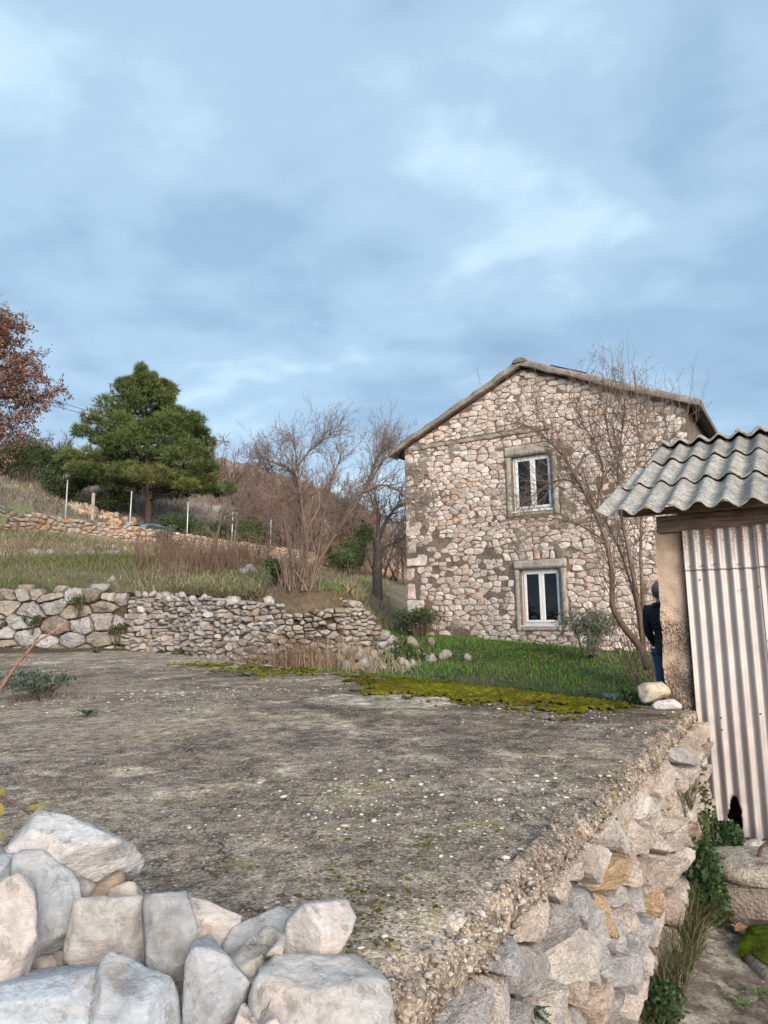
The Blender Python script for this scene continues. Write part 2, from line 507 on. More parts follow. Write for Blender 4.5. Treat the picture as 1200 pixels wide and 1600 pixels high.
M_fibre = material('fibre_cement', f_fibre)


def f_galv(k):
    p = posn(k); sz = k.n('SeparateXYZ', 2, {0: p})
    q = k.map(p, (1, 1, 0.12))
    a = k.noise(q, 24, 5, 0.6); b = k.noise(p, 90, 4, 0.7); c = k.noise(p, 3, 5, 0.6)
    col = k.ramp(a, [(0.3, (0.36, 0.335, 0.325)), (0.7, (0.48, 0.44, 0.42))])
    rust = k.math('MULTIPLY', k.ramp(k.math('ADD', k.math('MULTIPLY', b, 0.6), k.math('MULTIPLY', a, 0.5)), [(0.54, 0.0), (0.62, 0.9)]),
                  k.math('DIVIDE', k.math('SUBTRACT', sz, 1.90), 0.18, True))
    rust = k.math('MAXIMUM', rust, k.math('MULTIPLY', k.ramp(c, [(0.62, 0.0), (0.74, 1.0)]), k.ramp(b, [(0.5, 0.0), (0.6, 0.5)])))
    col = k.mix(rust, col, (0.22, 0.10, 0.05))
    rg = k.math('ADD', k.math('MULTIPLY', a, 0.25), k.math('ADD', 0.42, k.math('MULTIPLY', rust, 0.4)))
    me = k.math('SUBTRACT', 0.56, k.math('MULTIPLY', rust, 0.7))
    return dict(col=col, rough=rg, metal=me, bump=k.math('ADD', c, k.math('MULTIPLY', b, 0.05)), bstr=0.25, bdist=0.02)


M_galv = material('galvanised_sheet', f_galv)


def f_wood(k):
    p = posn(k)
    q = k.map(p, (1, 1, 1), (0, 0, ANG)); q = k.map(q, (2.5, 30, 30))
    a = k.noise(q, 1.6, 7, 0.65, 0.8); b = k.noise(p, 5, 5, 0.6)
    col = k.ramp(a, [(0.3, (0.13, 0.082, 0.062)), (0.5, (0.26, 0.175, 0.135)), (0.7, (0.40, 0.30, 0.245))])
    col = k.mix(1.0, col, k.ramp(b, [(0.3, 0.6), (0.7, 1.25)]), 'MULTIPLY')
    return dict(col=col, rough=0.85, spec=0.2, bump=a, bstr=0.7, bdist=0.01)


M_wood = material('weathered_wood', f_wood)
M_pvc = material('white_pvc', lambda k: dict(col=k.ramp(k.noise(posn(k), 12, 5), [(0.3, (0.66, 0.68, 0.70)), (0.7, (0.80, 0.81, 0.82))]), rough=0.4, spec=0.4))
M_foam = material('mounting_foam', lambda k: dict(col=k.ramp(k.noise(posn(k), 30, 5), [(0.3, (0.36, 0.20, 0.09)), (0.7, (0.55, 0.36, 0.2))]), rough=0.95, bump=k.noise(posn(k), 60, 4), bstr=0.8, bdist=0.01))
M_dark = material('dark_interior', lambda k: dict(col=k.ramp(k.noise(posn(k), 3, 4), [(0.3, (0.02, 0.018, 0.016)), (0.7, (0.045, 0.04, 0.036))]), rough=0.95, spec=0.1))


def f_glass(k):
    fr = k.n('Fresnel', 0, {'IOR': 1.45})
    tr = k.n('BsdfTransparent', 0, {'Color': (0.62, 0.64, 0.64)})
    gl = k.n('BsdfGlossy', 0, {'Color': (0.9, 0.92, 0.95), 'Roughness': 0.015,
                              'Normal': k.n('Bump', 0, {'Height': k.noise(posn(k), 2.5, 2), 'Strength': 0.06, 'Distance': 0.05})})
    return k.n('MixShader', 0, {0: k.math('MULTIPLY', fr, 1.0, True), 1: tr, 2: gl})


M_glass = material('window_glass', f_glass)
M_iron = material('rusty_iron', lambda k: dict(col=k.ramp(k.noise(posn(k), 50, 5, 0.7), [(0.3, (0.045, 0.028, 0.022)), (0.7, (0.17, 0.075, 0.04))]), rough=0.85, metal=0.3))
M_post = material('galvanised_post', lambda k: dict(col=k.ramp(k.noise(posn(k), 6, 5, 0.7), [(0.3, (0.42, 0.44, 0.46)), (0.7, (0.62, 0.64, 0.66))]), rough=0.5, metal=0.4))
M_asph = material('asphalt', lambda k: dict(col=k.ramp(k.noise(posn(k), 3, 7, 0.7), [(0.3, (0.045, 0.044, 0.042)), (0.7, (0.085, 0.08, 0.075))]), rough=0.95, bump=k.noise(posn(k), 80, 4), bstr=0.6, bdist=0.01))
M_carp = material('car_paint', lambda k: dict(col=k.ramp(k.noise(posn(k), 2, 3), [(0.3, (0.16, 0.22, 0.26)), (0.7, (0.19, 0.25, 0.29))]), rough=0.3, metal=0.3, coat=0.6))
M_carg = material('car_glass', lambda k: dict(col=k.ramp(k.noise(posn(k), 2, 3), [(0.3, (0.02, 0.024, 0.028)), (0.7, (0.03, 0.034, 0.038))]), rough=0.06, spec=0.8))
M_rub = material('rubber', lambda k: dict(col=k.ramp(k.noise(posn(k), 20, 3), [(0.3, (0.012, 0.012, 0.012)), (0.7, (0.03, 0.03, 0.03))]), rough=0.85))
M_lamp = material('lamp_lens', lambda k: dict(col=k.mix(1.0, tintn(k), k.ramp(k.vor(posn(k), 60), [(0.0, 0.8), (1.0, 1.1)]), 'MULTIPLY'), rough=0.15, spec=0.6))
M_jacket = material('navy_jacket', lambda k: dict(col=k.ramp(k.noise(posn(k), 9, 5, 0.6), [(0.3, (0.006, 0.008, 0.014)), (0.7, (0.016, 0.02, 0.034))]), rough=0.6, spec=0.35, bump=k.noise(k.map(posn(k), (1, 1, 2.2)), 7, 4, 0.6, 0.6), bstr=1.0, bdist=0.05))
M_jeans = material('blue_denim', lambda k: dict(col=k.ramp(k.noise(posn(k), 11, 6, 0.7), [(0.3, (0.022, 0.052, 0.115)), (0.7, (0.075, 0.15, 0.27))]), rough=0.9, bump=k.noise(k.map(posn(k), (1, 1, 1.6)), 12, 4, 0.6, 0.6), bstr=0.8, bdist=0.03))
M_hair = material('grey_hair', lambda k: dict(col=k.ramp(k.noise(k.map(posn(k), (1, 1, 0.2)), 130, 4, 0.7), [(0.3, (0.05, 0.04, 0.033)), (0.7, (0.19, 0.155, 0.125))]), rough=0.6, bump=k.noise(k.map(posn(k), (1, 1, 0.2)), 130, 4, 0.7), bstr=0.8, bdist=0.01))
M_skin = material('skin', lambda k: dict(col=k.ramp(k.noise(posn(k), 30, 4), [(0.3, (0.42, 0.24, 0.17)), (0.7, (0.52, 0.31, 0.23))]), rough=0.55))
M_shoe = material('brown_shoe', lambda k: dict(col=k.ramp(k.noise(posn(k), 30, 4), [(0.3, (0.03, 0.02, 0.015)), (0.7, (0.06, 0.04, 0.03))]), rough=0.6))
M_dead = material('dead_leaf', lambda k: dict(col=k.mix(1.0, tintn(k), k.ramp(k.noise(posn(k), 60, 4), [(0.3, 0.6), (0.7, 1.3)]), 'MULTIPLY'), rough=0.75))
M_wire = material('black_cable', lambda k: dict(col=k.ramp(k.noise(posn(k), 5, 2), [(0.3, (0.03, 0.03, 0.035)), (0.7, (0.05, 0.05, 0.055))]), rough=0.6))

# ------------------------------------------------------------------ the lie of the land
WLINE = np.array([(-60, 15.1), (-5.6, 15.1), (-2.2, 13.2), (-0.9, 13.4), (-0.15, 15.2), (0.25, 18.3), (1.5, 30), (10, 70), (40, 150)], float)
RLINE = np.array([(-60, -59), (-17.4, 31), (-8.4, 50), (2.0, 72), (14, 97), (60, 190), (100, 400)], float)
S0 = np.array([2.0, 5.05, 0.0])                    # shed corner
H0 = np.array([0.59, 18.4, 0.0])                   # left corner of the gable
TA = np.array([-0.02, 1.38]); TB = np.array([2.10, 4.88]); TD = np.array([-5.6, 15.0]); TE = np.array([-15.0, 15.0]); TF = np.array([-15.0, 10.74])
ZT = 0.9


def sdist(x, y, L):
    best = np.full(np.shape(x), 1e9); sg = np.ones(np.shape(x))
    for (ax, ay), (bx, by) in zip(L[:-1], L[1:]):
        dx, dy = bx - ax, by - ay; l2 = dx * dx + dy * dy
        t = np.clip(((x - ax) * dx + (y - ay) * dy) / l2, 0, 1)
        d = np.hypot(x - ax - t * dx, y - ay - t * dy)
        s = np.sign(dx * (y - ay) - dy * (x - ax)); s = np.where(s == 0, 1, s)
        u = d < best - 1e-9
        best = np.where(u, d, best); sg = np.where(u, s, sg)
    return best * sg


def ground(x, y, detail=True):
    x = np.asarray(x, float); y = np.asarray(y, float)
    sw = sdist(x, y, WLINE); sr = sdist(x, y, RLINE)
    b = (x - S0[0]) * V[0] + (y - S0[1]) * V[1]
    yard = np.clip(-0.44 - 0.0229 * x + 0.0816 * y, 0.0, 1.3)
    yard = np.where(x > 9, yard * (1 - sstep(9, 40, x)) - 2.0 * sstep(20, 80, x), yard)
    low = yard * sstep(-0.2, 1.8, b)
    tl = (x - TA[0]) * -U[0] + (y - TA[1]) * -U[1]
    low = np.where((x < -2) & (y < 12), np.maximum(low, 0.0), low)
    t = np.clip(sw, 0, None) / (np.clip(sw, 0, None) + np.clip(-sr, 0, None) + 1e-6)
    up = 2.0 + 3.6 * np.power(t, 0.85)
    wdt = 0.25 + 2.2 * sstep(14.5, 19.0, y)
    z = low + (np.maximum(up, low) - low) * sstep(0.0, 1.0, sw / wdt)
    # beyond the road
    a = x / np.maximum(y, 5.0)
    k = 0.70 + 0.30 * sstep(-0.5, -0.2, a) - 0.15 * sstep(-0.15, 0.05, a)
    k = k * (1 - sstep(0.05, 0.6, a))
    dr = np.clip(sr - 4.2, 0, None)
    hill = 5.7 + 2.5 * sstep(0, 3.0, dr) * (0.35 + 0.65 * k) + 0.70 * k * 60 * (1 - np.exp(-np.clip(dr - 2.5, 0, None) / 60))
    z = np.where(sr > 0, np.where(sr < 4.2, 5.7, hill), z)
    z = z + np.where(y < -12, 0.17 * 70 * (1 - np.exp(-np.clip(-y - 12, 0, None) / 70)), 0) * np.where(sr > 0, 0, 1)
    if detail:
        am = 0.06 * sstep(0.5, 3, sw) + 0.5 * sstep(6, 20, sr) + 0.025 * (sw < 0.5) * sstep(1, 4, b)
        z = z + am * fbm2(x, y, 0.6, 4, 5)
        z = z + 1.4 * sstep(12, 40, sr) * fbm2(x, y, 0.07, 4, 9)
    # keep clear of terrace block
    return z


def gpt(px, d):
    p = at(px, 900, d)
    return np.array([p[0], p[1], float(ground(p[0], p[1]))])


def warp(n, near, far, c=0.0):
    t = np.linspace(-1, 1, n); k = 1.0
    lo, hi = 0.5, 12.0
    for _ in range(60):
        m = (lo + hi) / 2
        if np.sinh(m) / m > far / near: hi = m
        else: lo = m
    return c + far * np.sinh(m * t) / np.sinh(m)


gx = warp(340, 32, 420, -3.0); gy = warp(420, 36, 520, 14.0)
GX, GY = np.meshgrid(gx, gy, indexing='ij')
GZ = ground(GX, GY)
sw_ = sdist(GX, GY, WLINE); sr_ = sdist(GX, GY, RLINE)
bb_ = (GX - S0[0]) * V[0] + (GY - S0[1]) * V[1]
edge_side = (GX - TA[0]) * U[0] + (GY - TA[1]) * U[1]          # right of the terrace wall > 0
GZ = np.where((bb_ < 0.6) & (sw_ < 0), np.minimum(GZ, -0.03), GZ)
dry = np.array([0.25, 0.20, 0.145]); green = np.array([0.06, 0.075, 0.022]); grey = np.array([0.24, 0.215, 0.175]); soil = np.array([0.12, 0.095, 0.07])
mixg = np.clip(0.5 + 0.8 * fbm2(GX, GY, 0.35, 4, 21), 0, 1)[..., None]
tg = dry * (1 - 0.45 * mixg) + green * 0.45 * mixg
tg = np.where((sw_ < 0.2)[..., None], soil * (1 - 0.75 * mixg) + green * 0.9 * mixg, tg)
mh = np.clip(0.5 + 0.9 * fbm2(GX, GY, 0.12, 4, 33), 0, 1)[..., None]
orn = (sstep(-3.2, -1.0, sr_) * (sr_ < 0.3) * np.clip(0.6 + 0.9 * fbm2(GX, GY, 0.5, 3, 23), 0, 1))[..., None]
tg = tg * (1 - orn) + np.array([0.40, 0.22, 0.125]) * orn
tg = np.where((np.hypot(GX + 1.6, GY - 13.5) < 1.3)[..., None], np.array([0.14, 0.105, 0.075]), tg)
tg = np.where((sr_ > 4)[..., None], grey * mh + dry * 0.75 * (1 - mh), tg)
ni, nj = GX.shape
idx = np.arange(ni * nj).reshape(ni, nj)
GF = np.stack([idx[:-1, :-1], idx[1:, :-1], idx[1:, 1:], idx[:-1, 1:]], -1).reshape(-1, 4)
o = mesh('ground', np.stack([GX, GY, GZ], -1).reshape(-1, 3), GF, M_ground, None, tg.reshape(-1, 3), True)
tag(o, kind='structure')


def grid_obj(name, P, mat, parent=None, tint=None, smooth=True, keep=None):
    a, b = P.shape[:2]; ix = np.arange(a * b).reshape(a, b)
    F = np.stack([ix[:-1, :-1], ix[1:, :-1], ix[1:, 1:], ix[:-1, 1:]], -1).reshape(-1, 4)
    Vv = P.reshape(-1, 3); T = None if tint is None else np.broadcast_to(tint, P.shape).reshape(-1, 3)
    if keep is not None:
        F = F[keep.reshape(-1)[F].all(1)]
        used = np.unique(F); rm = np.full(len(Vv), -1); rm[used] = np.arange(len(used))
        F = rm[F]; Vv = Vv[used]; T = None if T is None else T[used]
    return mesh(name, Vv, F, mat, parent, T, smooth)


# the road on its shelf above the fields
rp = []
for s in np.linspace(0, 1, 90):
    seg = RLINE[1:5]; L = np.r_[0, np.cumsum(np.hypot(*np.diff(np.vstack([RLINE[0:1] * 0.3 + RLINE[1:2] * 0.7, seg]), axis=0).T))]
    pts_ = np.vstack([RLINE[0:1] * 0.3 + RLINE[1:2] * 0.7, seg]); q = s * L[-1]
    rp.append((np.interp(q, L, pts_[:, 0]), np.interp(q, L, pts_[:, 1])))
rp = np.array(rp); rd = np.gradient(rp, axis=0); rd /= np.linalg.norm(rd, axis=1, keepdims=True); rn = np.stack([-rd[:, 1], rd[:, 0]], 1)
RP = np.stack([np.concatenate([rp + rn * s, np.full((len(rp), 1), 5.73)], 1) for s in (0.45, 1.3, 2.2, 3.1, 4.0)], 1)
tag(grid_obj('road', RP, M_asph), kind='structure')

# the concrete path beside the terrace wall
ps = np.linspace(-0.05, 3.6, 110); pt = np.linspace(-3.2, 4.55, 170)
PS, PT = np.meshgrid(ps, pt, indexing='ij')
PX = TA[0] + PS * U[0] + PT * V[0]; PY = TA[1] + PS * U[1] + PT * V[1]
PZ = 0.012 + 0.012 * fbm2(PX, PY, 1.6, 4, 3) + 0.05 * sstep(0.35, 0.0, PS)
tag(grid_obj('path', np.stack([PX, PY, PZ], -1), M_path), kind='structure')

# ------------------------------------------------------------------ rubble masonry
def clip_poly(P, n, c):
    """keep the part of polygon P with n.p <= c"""
    out = []
    for i in range(len(P)):
        a, b = P[i], P[(i + 1) % len(P)]
        da, db = n[0] * a[0] + n[1] * a[1] - c, n[0] * b[0] + n[1] * b[1] - c
        if da <= 0: out.append(a)
        if (da < 0 < db) or (db < 0 < da):
            t = da / (da - db); out.append((a[0] + t * (b[0] - a[0]), a[1] + t * (b[1] - a[1])))
    return out


def area(P):
    return 0.5 * sum(P[i][0] * P[(i + 1) % len(P)][1] - P[(i + 1) % len(P)][0] * P[i][1] for i in range(len(P)))


def centroid(P):
    A = area(P); cx_ = cy_ = 0
    for i in range(len(P)):
        x0, y0 = P[i]; x1, y1 = P[(i + 1) % len(P)]; q = x0 * y1 - x1 * y0
        cx_ += (x0 + x1) * q; cy_ += (y0 + y1) * q
    return (cx_ / (6 * A), cy_ / (6 * A))


def cells(region, course, width, gap, rng, rects=(), seeds=None, jit=0.3, keepout=None):
    """irregular rubble: clipped Voronoi cells of seeds laid in rough courses; returns polygons"""
    xs = [p[0] for p in region]; ys = [p[1] for p in region]
    S = list(seeds or [])
    t = min(ys)
    while t < max(ys):
        hh = course * rng.uniform(0.65, 1.45)
        s = min(xs) - rng.uniform(0, width)
        while s < max(xs) + width:
            ww = width * rng.choice([0.5, 0.75, 1.0, 1.3, 1.7], p=[.17, .25, .28, .2, .1])
            q = (s + ww / 2, t + hh * (0.5 + rng.uniform(-jit, jit)))
            if not (keepout and keepout(*q)):
                S.append(q)
                if hh > course * 1.15 and rng.random() < 0.25:
                    S[-1] = (q[0], t + hh * 0.25); S.append((q[0] + rng.uniform(-.1, .1) * ww, t + hh * 0.78))
            s += ww
        t += hh
    S = np.array(S); sc = np.array([1 / width, 1 / course])
    Q = S * sc; out = []
    RN = []
    for i in range(len(region)):
        a, b = region[i], region[(i + 1) % len(region)]
        n = (b[1] - a[1], -(b[0] - a[0])); l = math.hypot(*n); n = (n[0] / l, n[1] / l)
        RN.append((n, n[0] * a[0] + n[1] * a[1]))
    for i in range(len(S)):
        si = S[i]
        if any(n[0] * si[0] + n[1] * si[1] > c - gap for n, c in RN): continue
        if any(r[0] < si[0] < r[2] and r[1] < si[1] < r[3] for r in rects): continue
        P = [(si[0] - 3 * width, si[1] - 3 * course), (si[0] + 3 * width, si[1] - 3 * course), (si[0] + 3 * width, si[1] + 3 * course), (si[0] - 3 * width, si[1] + 3 * course)]
        d = ((Q - Q[i]) ** 2).sum(1); order = np.argsort(d)[1:26]
        for j in order:
            dv = Q[j] - Q[i]
            n = (dv[0] * sc[0], dv[1] * sc[1]); l = math.hypot(*n) + 1e-12
            mid = (S[i] + S[j]) / 2; n = (n[0] / l, n[1] / l)
            P = clip_poly(P, n, n[0] * mid[0] + n[1] * mid[1] - gap * rng.uniform(0.3, 1.1))
            if len(P) < 3: break
        if len(P) < 3: continue
        for n, c in RN:
            P = clip_poly(P, n, c)
            if len(P) < 3: break
        for r in rects:
            if len(P) < 3: break
            c0 = si
            opts = [(r[0] - c0[0], (1, 0), r[0]), (c0[0] - r[2], (-1, 0), -r[2]), (r[1] - c0[1], (0, 1), r[1]), (c0[1] - r[3], (0, -1), -r[3])]
            best = max(opts, key=lambda q: q[0])
            xs_ = [p[0] for p in P]; ys_ = [p[1] for p in P]
            if max(xs_) > r[0] and min(xs_) < r[2] and max(ys_) > r[1] and min(ys_) < r[3]:
                P = clip_poly(P, best[1], best[2])
        if len(P) < 3 or area(P) < 0.06 * width * course: continue
        out.append(P)
    return out


def soften(P, rng, n_target, jit):
    """cut the corners, break up the edges"""
    Q = []
    for i in range(len(P)):
        a, b = np.array(P[i]), np.array(P[(i + 1) % len(P)])
        k = rng.uniform(0.05, 0.17)
        Q += [a + k * (b - a), b - k * (b - a)]
    Q = np.array(Q)
    per = np.r_[0, np.cumsum(np.linalg.norm(np.diff(np.vstack([Q, Q[:1]]), axis=0), axis=1))]
    if n_target > len(Q):
        s = np.sort(np.r_[per[:-1], rng.uniform(0, per[-1], n_target - len(Q))])
        Q = np.stack([np.interp(s, per, np.r_[Q[:, 0], Q[0, 0]]), np.interp(s, per, np.r_[Q[:, 1], Q[0, 1]])], 1)
    return Q + rng.normal(0, jit, Q.shape)


def stone_shape(P, rng, relief, lod, tilt):
    """a stone proud of the wall plane: local (s, t, h) vertices and faces"""
    sz = math.sqrt(abs(area(P)))
    Q = soften(P, rng, {0: 8, 1: 14, 2: 30}[lod], sz * 0.022)
    c = Q.mean(0); n = len(Q)
    hh = relief * rng.uniform(0.45, 1.25)
    lv = {0: [(1, -2.0), (0.98, 0.45), (0.70, 1.0)], 1: [(1, -2.0), (1.0, 0.45), (0.93, 0.92), (0.55, 1.0)],
          2: [(1, -2.2), (1.0, -0.2), (1.0, 0.5), (0.965, 0.86), (0.82, 0.99), (0.56, 1.02), (0.28, 1.04)]}[lod]
    g = rng.normal(0, tilt, 2); off = rng.normal(0, 0.12, 2) * sz
    v = []
    fac_ = [(rng.normal(0, tilt * 2.2 + 0.05, 2), hh * rng.uniform(-0.1, 0.35)) for _ in range(3)]
    for sc, h in lv:
        q = c + (Q - c) * sc + (1 - sc) * off
        fz = np.min([(q - c) @ gk + ok for gk, ok in fac_], axis=0)
        z = h * hh + ((q - c) @ g + np.maximum(fz, -1.1 * hh)) * (1 if h > 0 else 0)
        v.append(np.column_stack([q, z]))
    v.append(np.array([[c[0] + off[0], c[1] + off[1], hh * 1.05 + off @ g]]))
    v = np.vstack(v)
    if lod >= 1:
        amp = {1: 0.05, 2: 0.075}[lod] * sz
        fac = np.where(v[:, 2] > -hh, 1.0, 0.2)[:, None]
        nn = np.stack([fbm(v + rng.uniform(0, 50), 2.2 / sz, 3, q_) for q_ in (1, 2, 3)], 1)
        if lod == 2:
            rg_ = 1 - np.abs(fbm(v + rng.uniform(0, 50), 5.5 / sz, 3, 8)); nn = nn + np.column_stack([0 * rg_, 0 * rg_, 0.75 * (rg_ - 0.6)])
        v = v + nn * amp * fac * (np.array([0.45, 0.45, 1.0]) if lod == 1 else np.array([0.14, 0.14, 0.9]))
    fs = []
    for r in range(len(lv) - 1):
        for i in range(n):
            fs.append((r * n + i, r * n + (i + 1) % n, (r + 1) * n + (i + 1) % n, (r + 1) * n + i))
    top = (len(lv) - 1) * n
    for i in range(n):
        fs.append((top + i, top + (i + 1) % n, len(v) - 1))
    return v, fs


def palette(rng, pal, spread=0.12):
    c = np.array(pal[rng.choice(len(pal), p=np.array([q[1] for q in pal]) / sum(q[1] for q in pal))][0])
    return c * rng.uniform(1 - spread, 1 + spread)


def lay(parent, polys, O, S, N, relief, lod, pal, mat, rng, tilt=0.06, limit=300, name='stone', smooth=False, up=Z, bend=None, rest='small_stones'):
    order = sorted(range(len(polys)), key=lambda i: -area(polys[i]))
    rest_mb = MB()
    for r, i in enumerate(order):
        v, fs = stone_shape(polys[i], rng, relief, lod, tilt)
        if bend is not None:
            wv = bend(v)
        else:
            wv = O + v[:, :1] * S + v[:, 1:2] * up + v[:, 2:] * N
        c = palette(rng, pal)
        if r < limit:
            mesh(name, wv, fs, mat, parent, c, smooth)
        else:
            rest_mb.add(wv, fs, tuple(c))
    if rest_mb.v:
        tag(rest_mb.obj(rest, mat, parent, smooth), kind='stuff')


# ------------------------------------------------------------------ the stone house
house = thing('stone_house', H0)
tag(house, 'two storey pink limestone rubble house with white framed windows in its gable', 'house')
HW, HE, HA, HD = 7.2, 6.05, 7.66, 9.0          # width, eave and apex heights, depth
AS = 3.5                                       # apex position along the gable


def hp(s, z, n=0.0):                           # point on the gable: n > 0 is towards the camera
    return H0 + U * s + Z * z - V * n


WIN_U = (3.08, 4.04, 4.10, 5.42); WIN_L = (3.18, 1.26, 4.18, 2.60)
# shell with the two openings cut in the gable
mb = MB()


def quad(mb, pts, tint=(1, 1, 1)):
    mb.add(pts, [(0, 1, 2, 3)], tint)


ss = [0.0, 3.0, WIN_U[0], WIN_L[0], WIN_U[2], WIN_L[2], HW]
zs = [-0.4, WIN_L[1], WIN_L[3], WIN_U[1], WIN_U[3], HE]
ss = sorted(set(ss))
for i in range(len(ss) - 1):
    for j in range(len(zs) - 1):
        ms, mz = (ss[i] + ss[i + 1]) / 2, (zs[j] + zs[j + 1]) / 2
        if any(q[0] < ms < q[2] and q[1] < mz < q[3] for q in (WIN_U, WIN_L)): continue
        quad(mb, [hp(ss[i], zs[j]), hp(ss[i + 1], zs[j]), hp(ss[i + 1], zs[j + 1]), hp(ss[i], zs[j + 1])])
mb.add([hp(0, HE), hp(HW, HE), hp(AS, HA)], [(0, 1, 2)])
mb.add([hp(0, HE, -HD), hp(HW, HE, -HD), hp(AS, HA, -HD), hp(0, -0.4, -HD), hp(HW, -0.4, -HD)], [(0, 2, 1), (0, 1, 4, 3)])
quad(mb, [hp(0, -0.4, -HD), hp(0, -0.4), hp(0, HE), hp(0, HE, -HD)])
quad(mb, [hp(HW, -0.4), hp(HW, -0.4, -HD), hp(HW, HE, -HD), hp(HW, HE)])
for q in (WIN_U, WIN_L):                        # reveals
    c = [(q[0], q[1]), (q[2], q[1]), (q[2], q[3]), (q[0], q[3])]
    for i in range(4):
        a, b = c[i], c[(i + 1) % 4]
        quad(mb, [hp(*a), hp(*b), hp(*b, -0.45), hp(*a, -0.45)])
mb.obj('wall', M_mortar, house)
# dark rooms behind the openings
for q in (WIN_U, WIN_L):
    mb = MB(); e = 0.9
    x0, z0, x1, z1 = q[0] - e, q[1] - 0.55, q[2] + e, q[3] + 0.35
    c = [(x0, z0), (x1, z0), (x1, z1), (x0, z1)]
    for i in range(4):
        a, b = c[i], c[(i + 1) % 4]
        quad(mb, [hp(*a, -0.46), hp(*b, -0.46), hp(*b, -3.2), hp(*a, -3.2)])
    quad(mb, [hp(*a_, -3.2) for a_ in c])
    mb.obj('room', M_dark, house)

rng = rng_(11)
pink = [((0.65, 0.54, 0.475), 4), ((0.70, 0.605, 0.545), 3), ((0.60, 0.50, 0.44), 2), ((0.70, 0.64, 0.595), 2), ((0.60, 0.43, 0.33), 0.4), ((0.50, 0.43, 0.385), 1.0)]
gable = [(0.02, 0.35), (HW - 0.02, 0.3), (HW - 0.02, HE - 0.02), (AS, HA - 0.03), (0.02, HE - 0.02)]
sur_u = (WIN_U[0] - 0.17, WIN_U[1] - 0.16, WIN_U[2] + 0.16, WIN_U[3] + 0.27)
sur_l = (WIN_L[0] - 0.15, WIN_L[1] - 0.15, WIN_L[2] + 0.17, WIN_L[3] + 0.22)
arch_l = (sur_l[0] - 0.22, sur_l[3], sur_l[2] + 0.15, sur_l[3] + 0.22)
arch_u = (sur_u[0] - 0.25, sur_u[3], sur_u[2] + 0.1, sur_u[3] + 0.19)
band = (0.30, 5.97, 4.2, 6.10)
# quoins of the left corner
quoins = []
zq = 0.86
while zq < HE - 0.15:
    hq = rng.uniform(0.24, 0.46); wq = rng.choice([0.30, 0.42, 0.62, 0.80])
    if zq + hq > HE - 0.1: break
    quoins.append((0.015, zq, wq, zq + hq)); zq += hq + rng.uniform(0.02, 0.09)
polys = cells(gable, 0.145, 0.245, 0.008, rng, rects=[sur_u, sur_l, arch_l, arch_u, band] + quoins, jit=0.28)
# rendered-over patches swallow some stones
kept = []
for P in polys:
    c = centroid(P)
    m = fbm2(np.array([c[0]]), np.array([c[1]]), 0.75, 3, 41)[0]
    bare = 0.75 + 0.25 * (c[1] < 2.2) - 0.1 * (c[0] < 0.9)
    if c[1] < 1.25 - 0.12 * c[0] + 0.1 * math.sin(5 * c[0]) and c[0] < 2.2: continue
    if c[1] > 6.0 or m < bare - 0.35 * (c[0] < 1.0) or rng.random() < 0.6:
        kept.append(P)
for q in quoins:
    a, b, c, d = q; j = lambda: rng.uniform(-0.015, 0.015)
    kept.append([(a, b + j()), (c + j(), b + j()), (c + j(), d + j()), (a, d + j())])
for r_, nn in ((arch_l, 9), (arch_u, 7)):
    wv_ = (r_[2] - r_[0]) / nn
    for i in range(nn):
        x0 = r_[0] + i * wv_ + 0.014; x1 = x0 + wv_ - 0.028; lean = (i - nn / 2 + .5) * 0.018
        kept.append([(x0, r_[1] + 0.012), (x1, r_[1] + 0.012), (x1 + lean, r_[3] - rng.uniform(0, 0.03)), (x0 + lean, r_[3] - rng.uniform(0, 0.03))])
lay(house, kept, H0, U, -V, 0.024, 1, pink, M_house, rng, 0.04, 300)
# smears of lime render over the joints, irregular blobs slightly proud
gs = np.linspace(0.03, HW - 0.03, 230); gz = np.linspace(0.35, 6.0, 190)
GS, GT = np.meshgrid(gs, gz, indexing='ij')
sm = fbm2(GS, GT, 0.9, 4, 71) * 0.8 + fbm2(GS, GT, 5.0, 3, 77) * 0.55 + 0.25 * (GS < 0.75) + 0.55 * sstep(1.35, 0.7, GT + 0.12 * GS) - 0.35 * sstep(3.0, 4.8, GT) * (GS > 1.0)
ins = np.zeros_like(GS, bool)
for q in (sur_u, sur_l):
    ins |= (GS > q[0] - .03) & (GS < q[2] + .03) & (GT > q[1] - .03) & (GT < q[3] + .03)
keep = (sm > 0.40) & ~ins
hgt = 0.012 + 0.022 * np.clip((sm - 0.40) / 0.5, 0, 1) + 0.006 * fbm2(GS, GT, 9, 3, 5)
PPs = H0 + GS[..., None] * U + GT[..., None] * Z - hgt[..., None] * V
tag(grid_obj('render_patches', PPs, M_smear, house, np.array([1, 1, 1.]), True, keep), kind='stuff')
# rough concrete band under the gable triangle
bs_ = np.linspace(band[0], band[2], 70); bt = np.linspace(band[1], band[3], 7)
BS, BT = np.meshgrid(bs_, bt, indexing='ij')
BT = BT + 0.03 * fbm2(BS, BT, 3, 3, 8)
bh = 0.045 + 0.03 * fbm2(BS, BT, 12, 3, 2) - 0.09 * (np.abs(BT - 6.035) > 0.06)
grid_obj('concrete_band', H0 + BS[..., None] * U + BT[..., None] * Z - bh[..., None] * V, M_conc, house, np.array([0.36, 0.31, 0.265]))

# windows with their surrounds
AX = (U, V, Z)


def hbox(mb, s0, z0, s1, z1, n0, n1, tint=(1, 1, 1)):
    mb.box(hp((s0 + s1) / 2, (z0 + z1) / 2, (n0 + n1) / 2), AX, ((s1 - s0) / 2, (n1 - n0) / 2, (z1 - z0) / 2), tint)


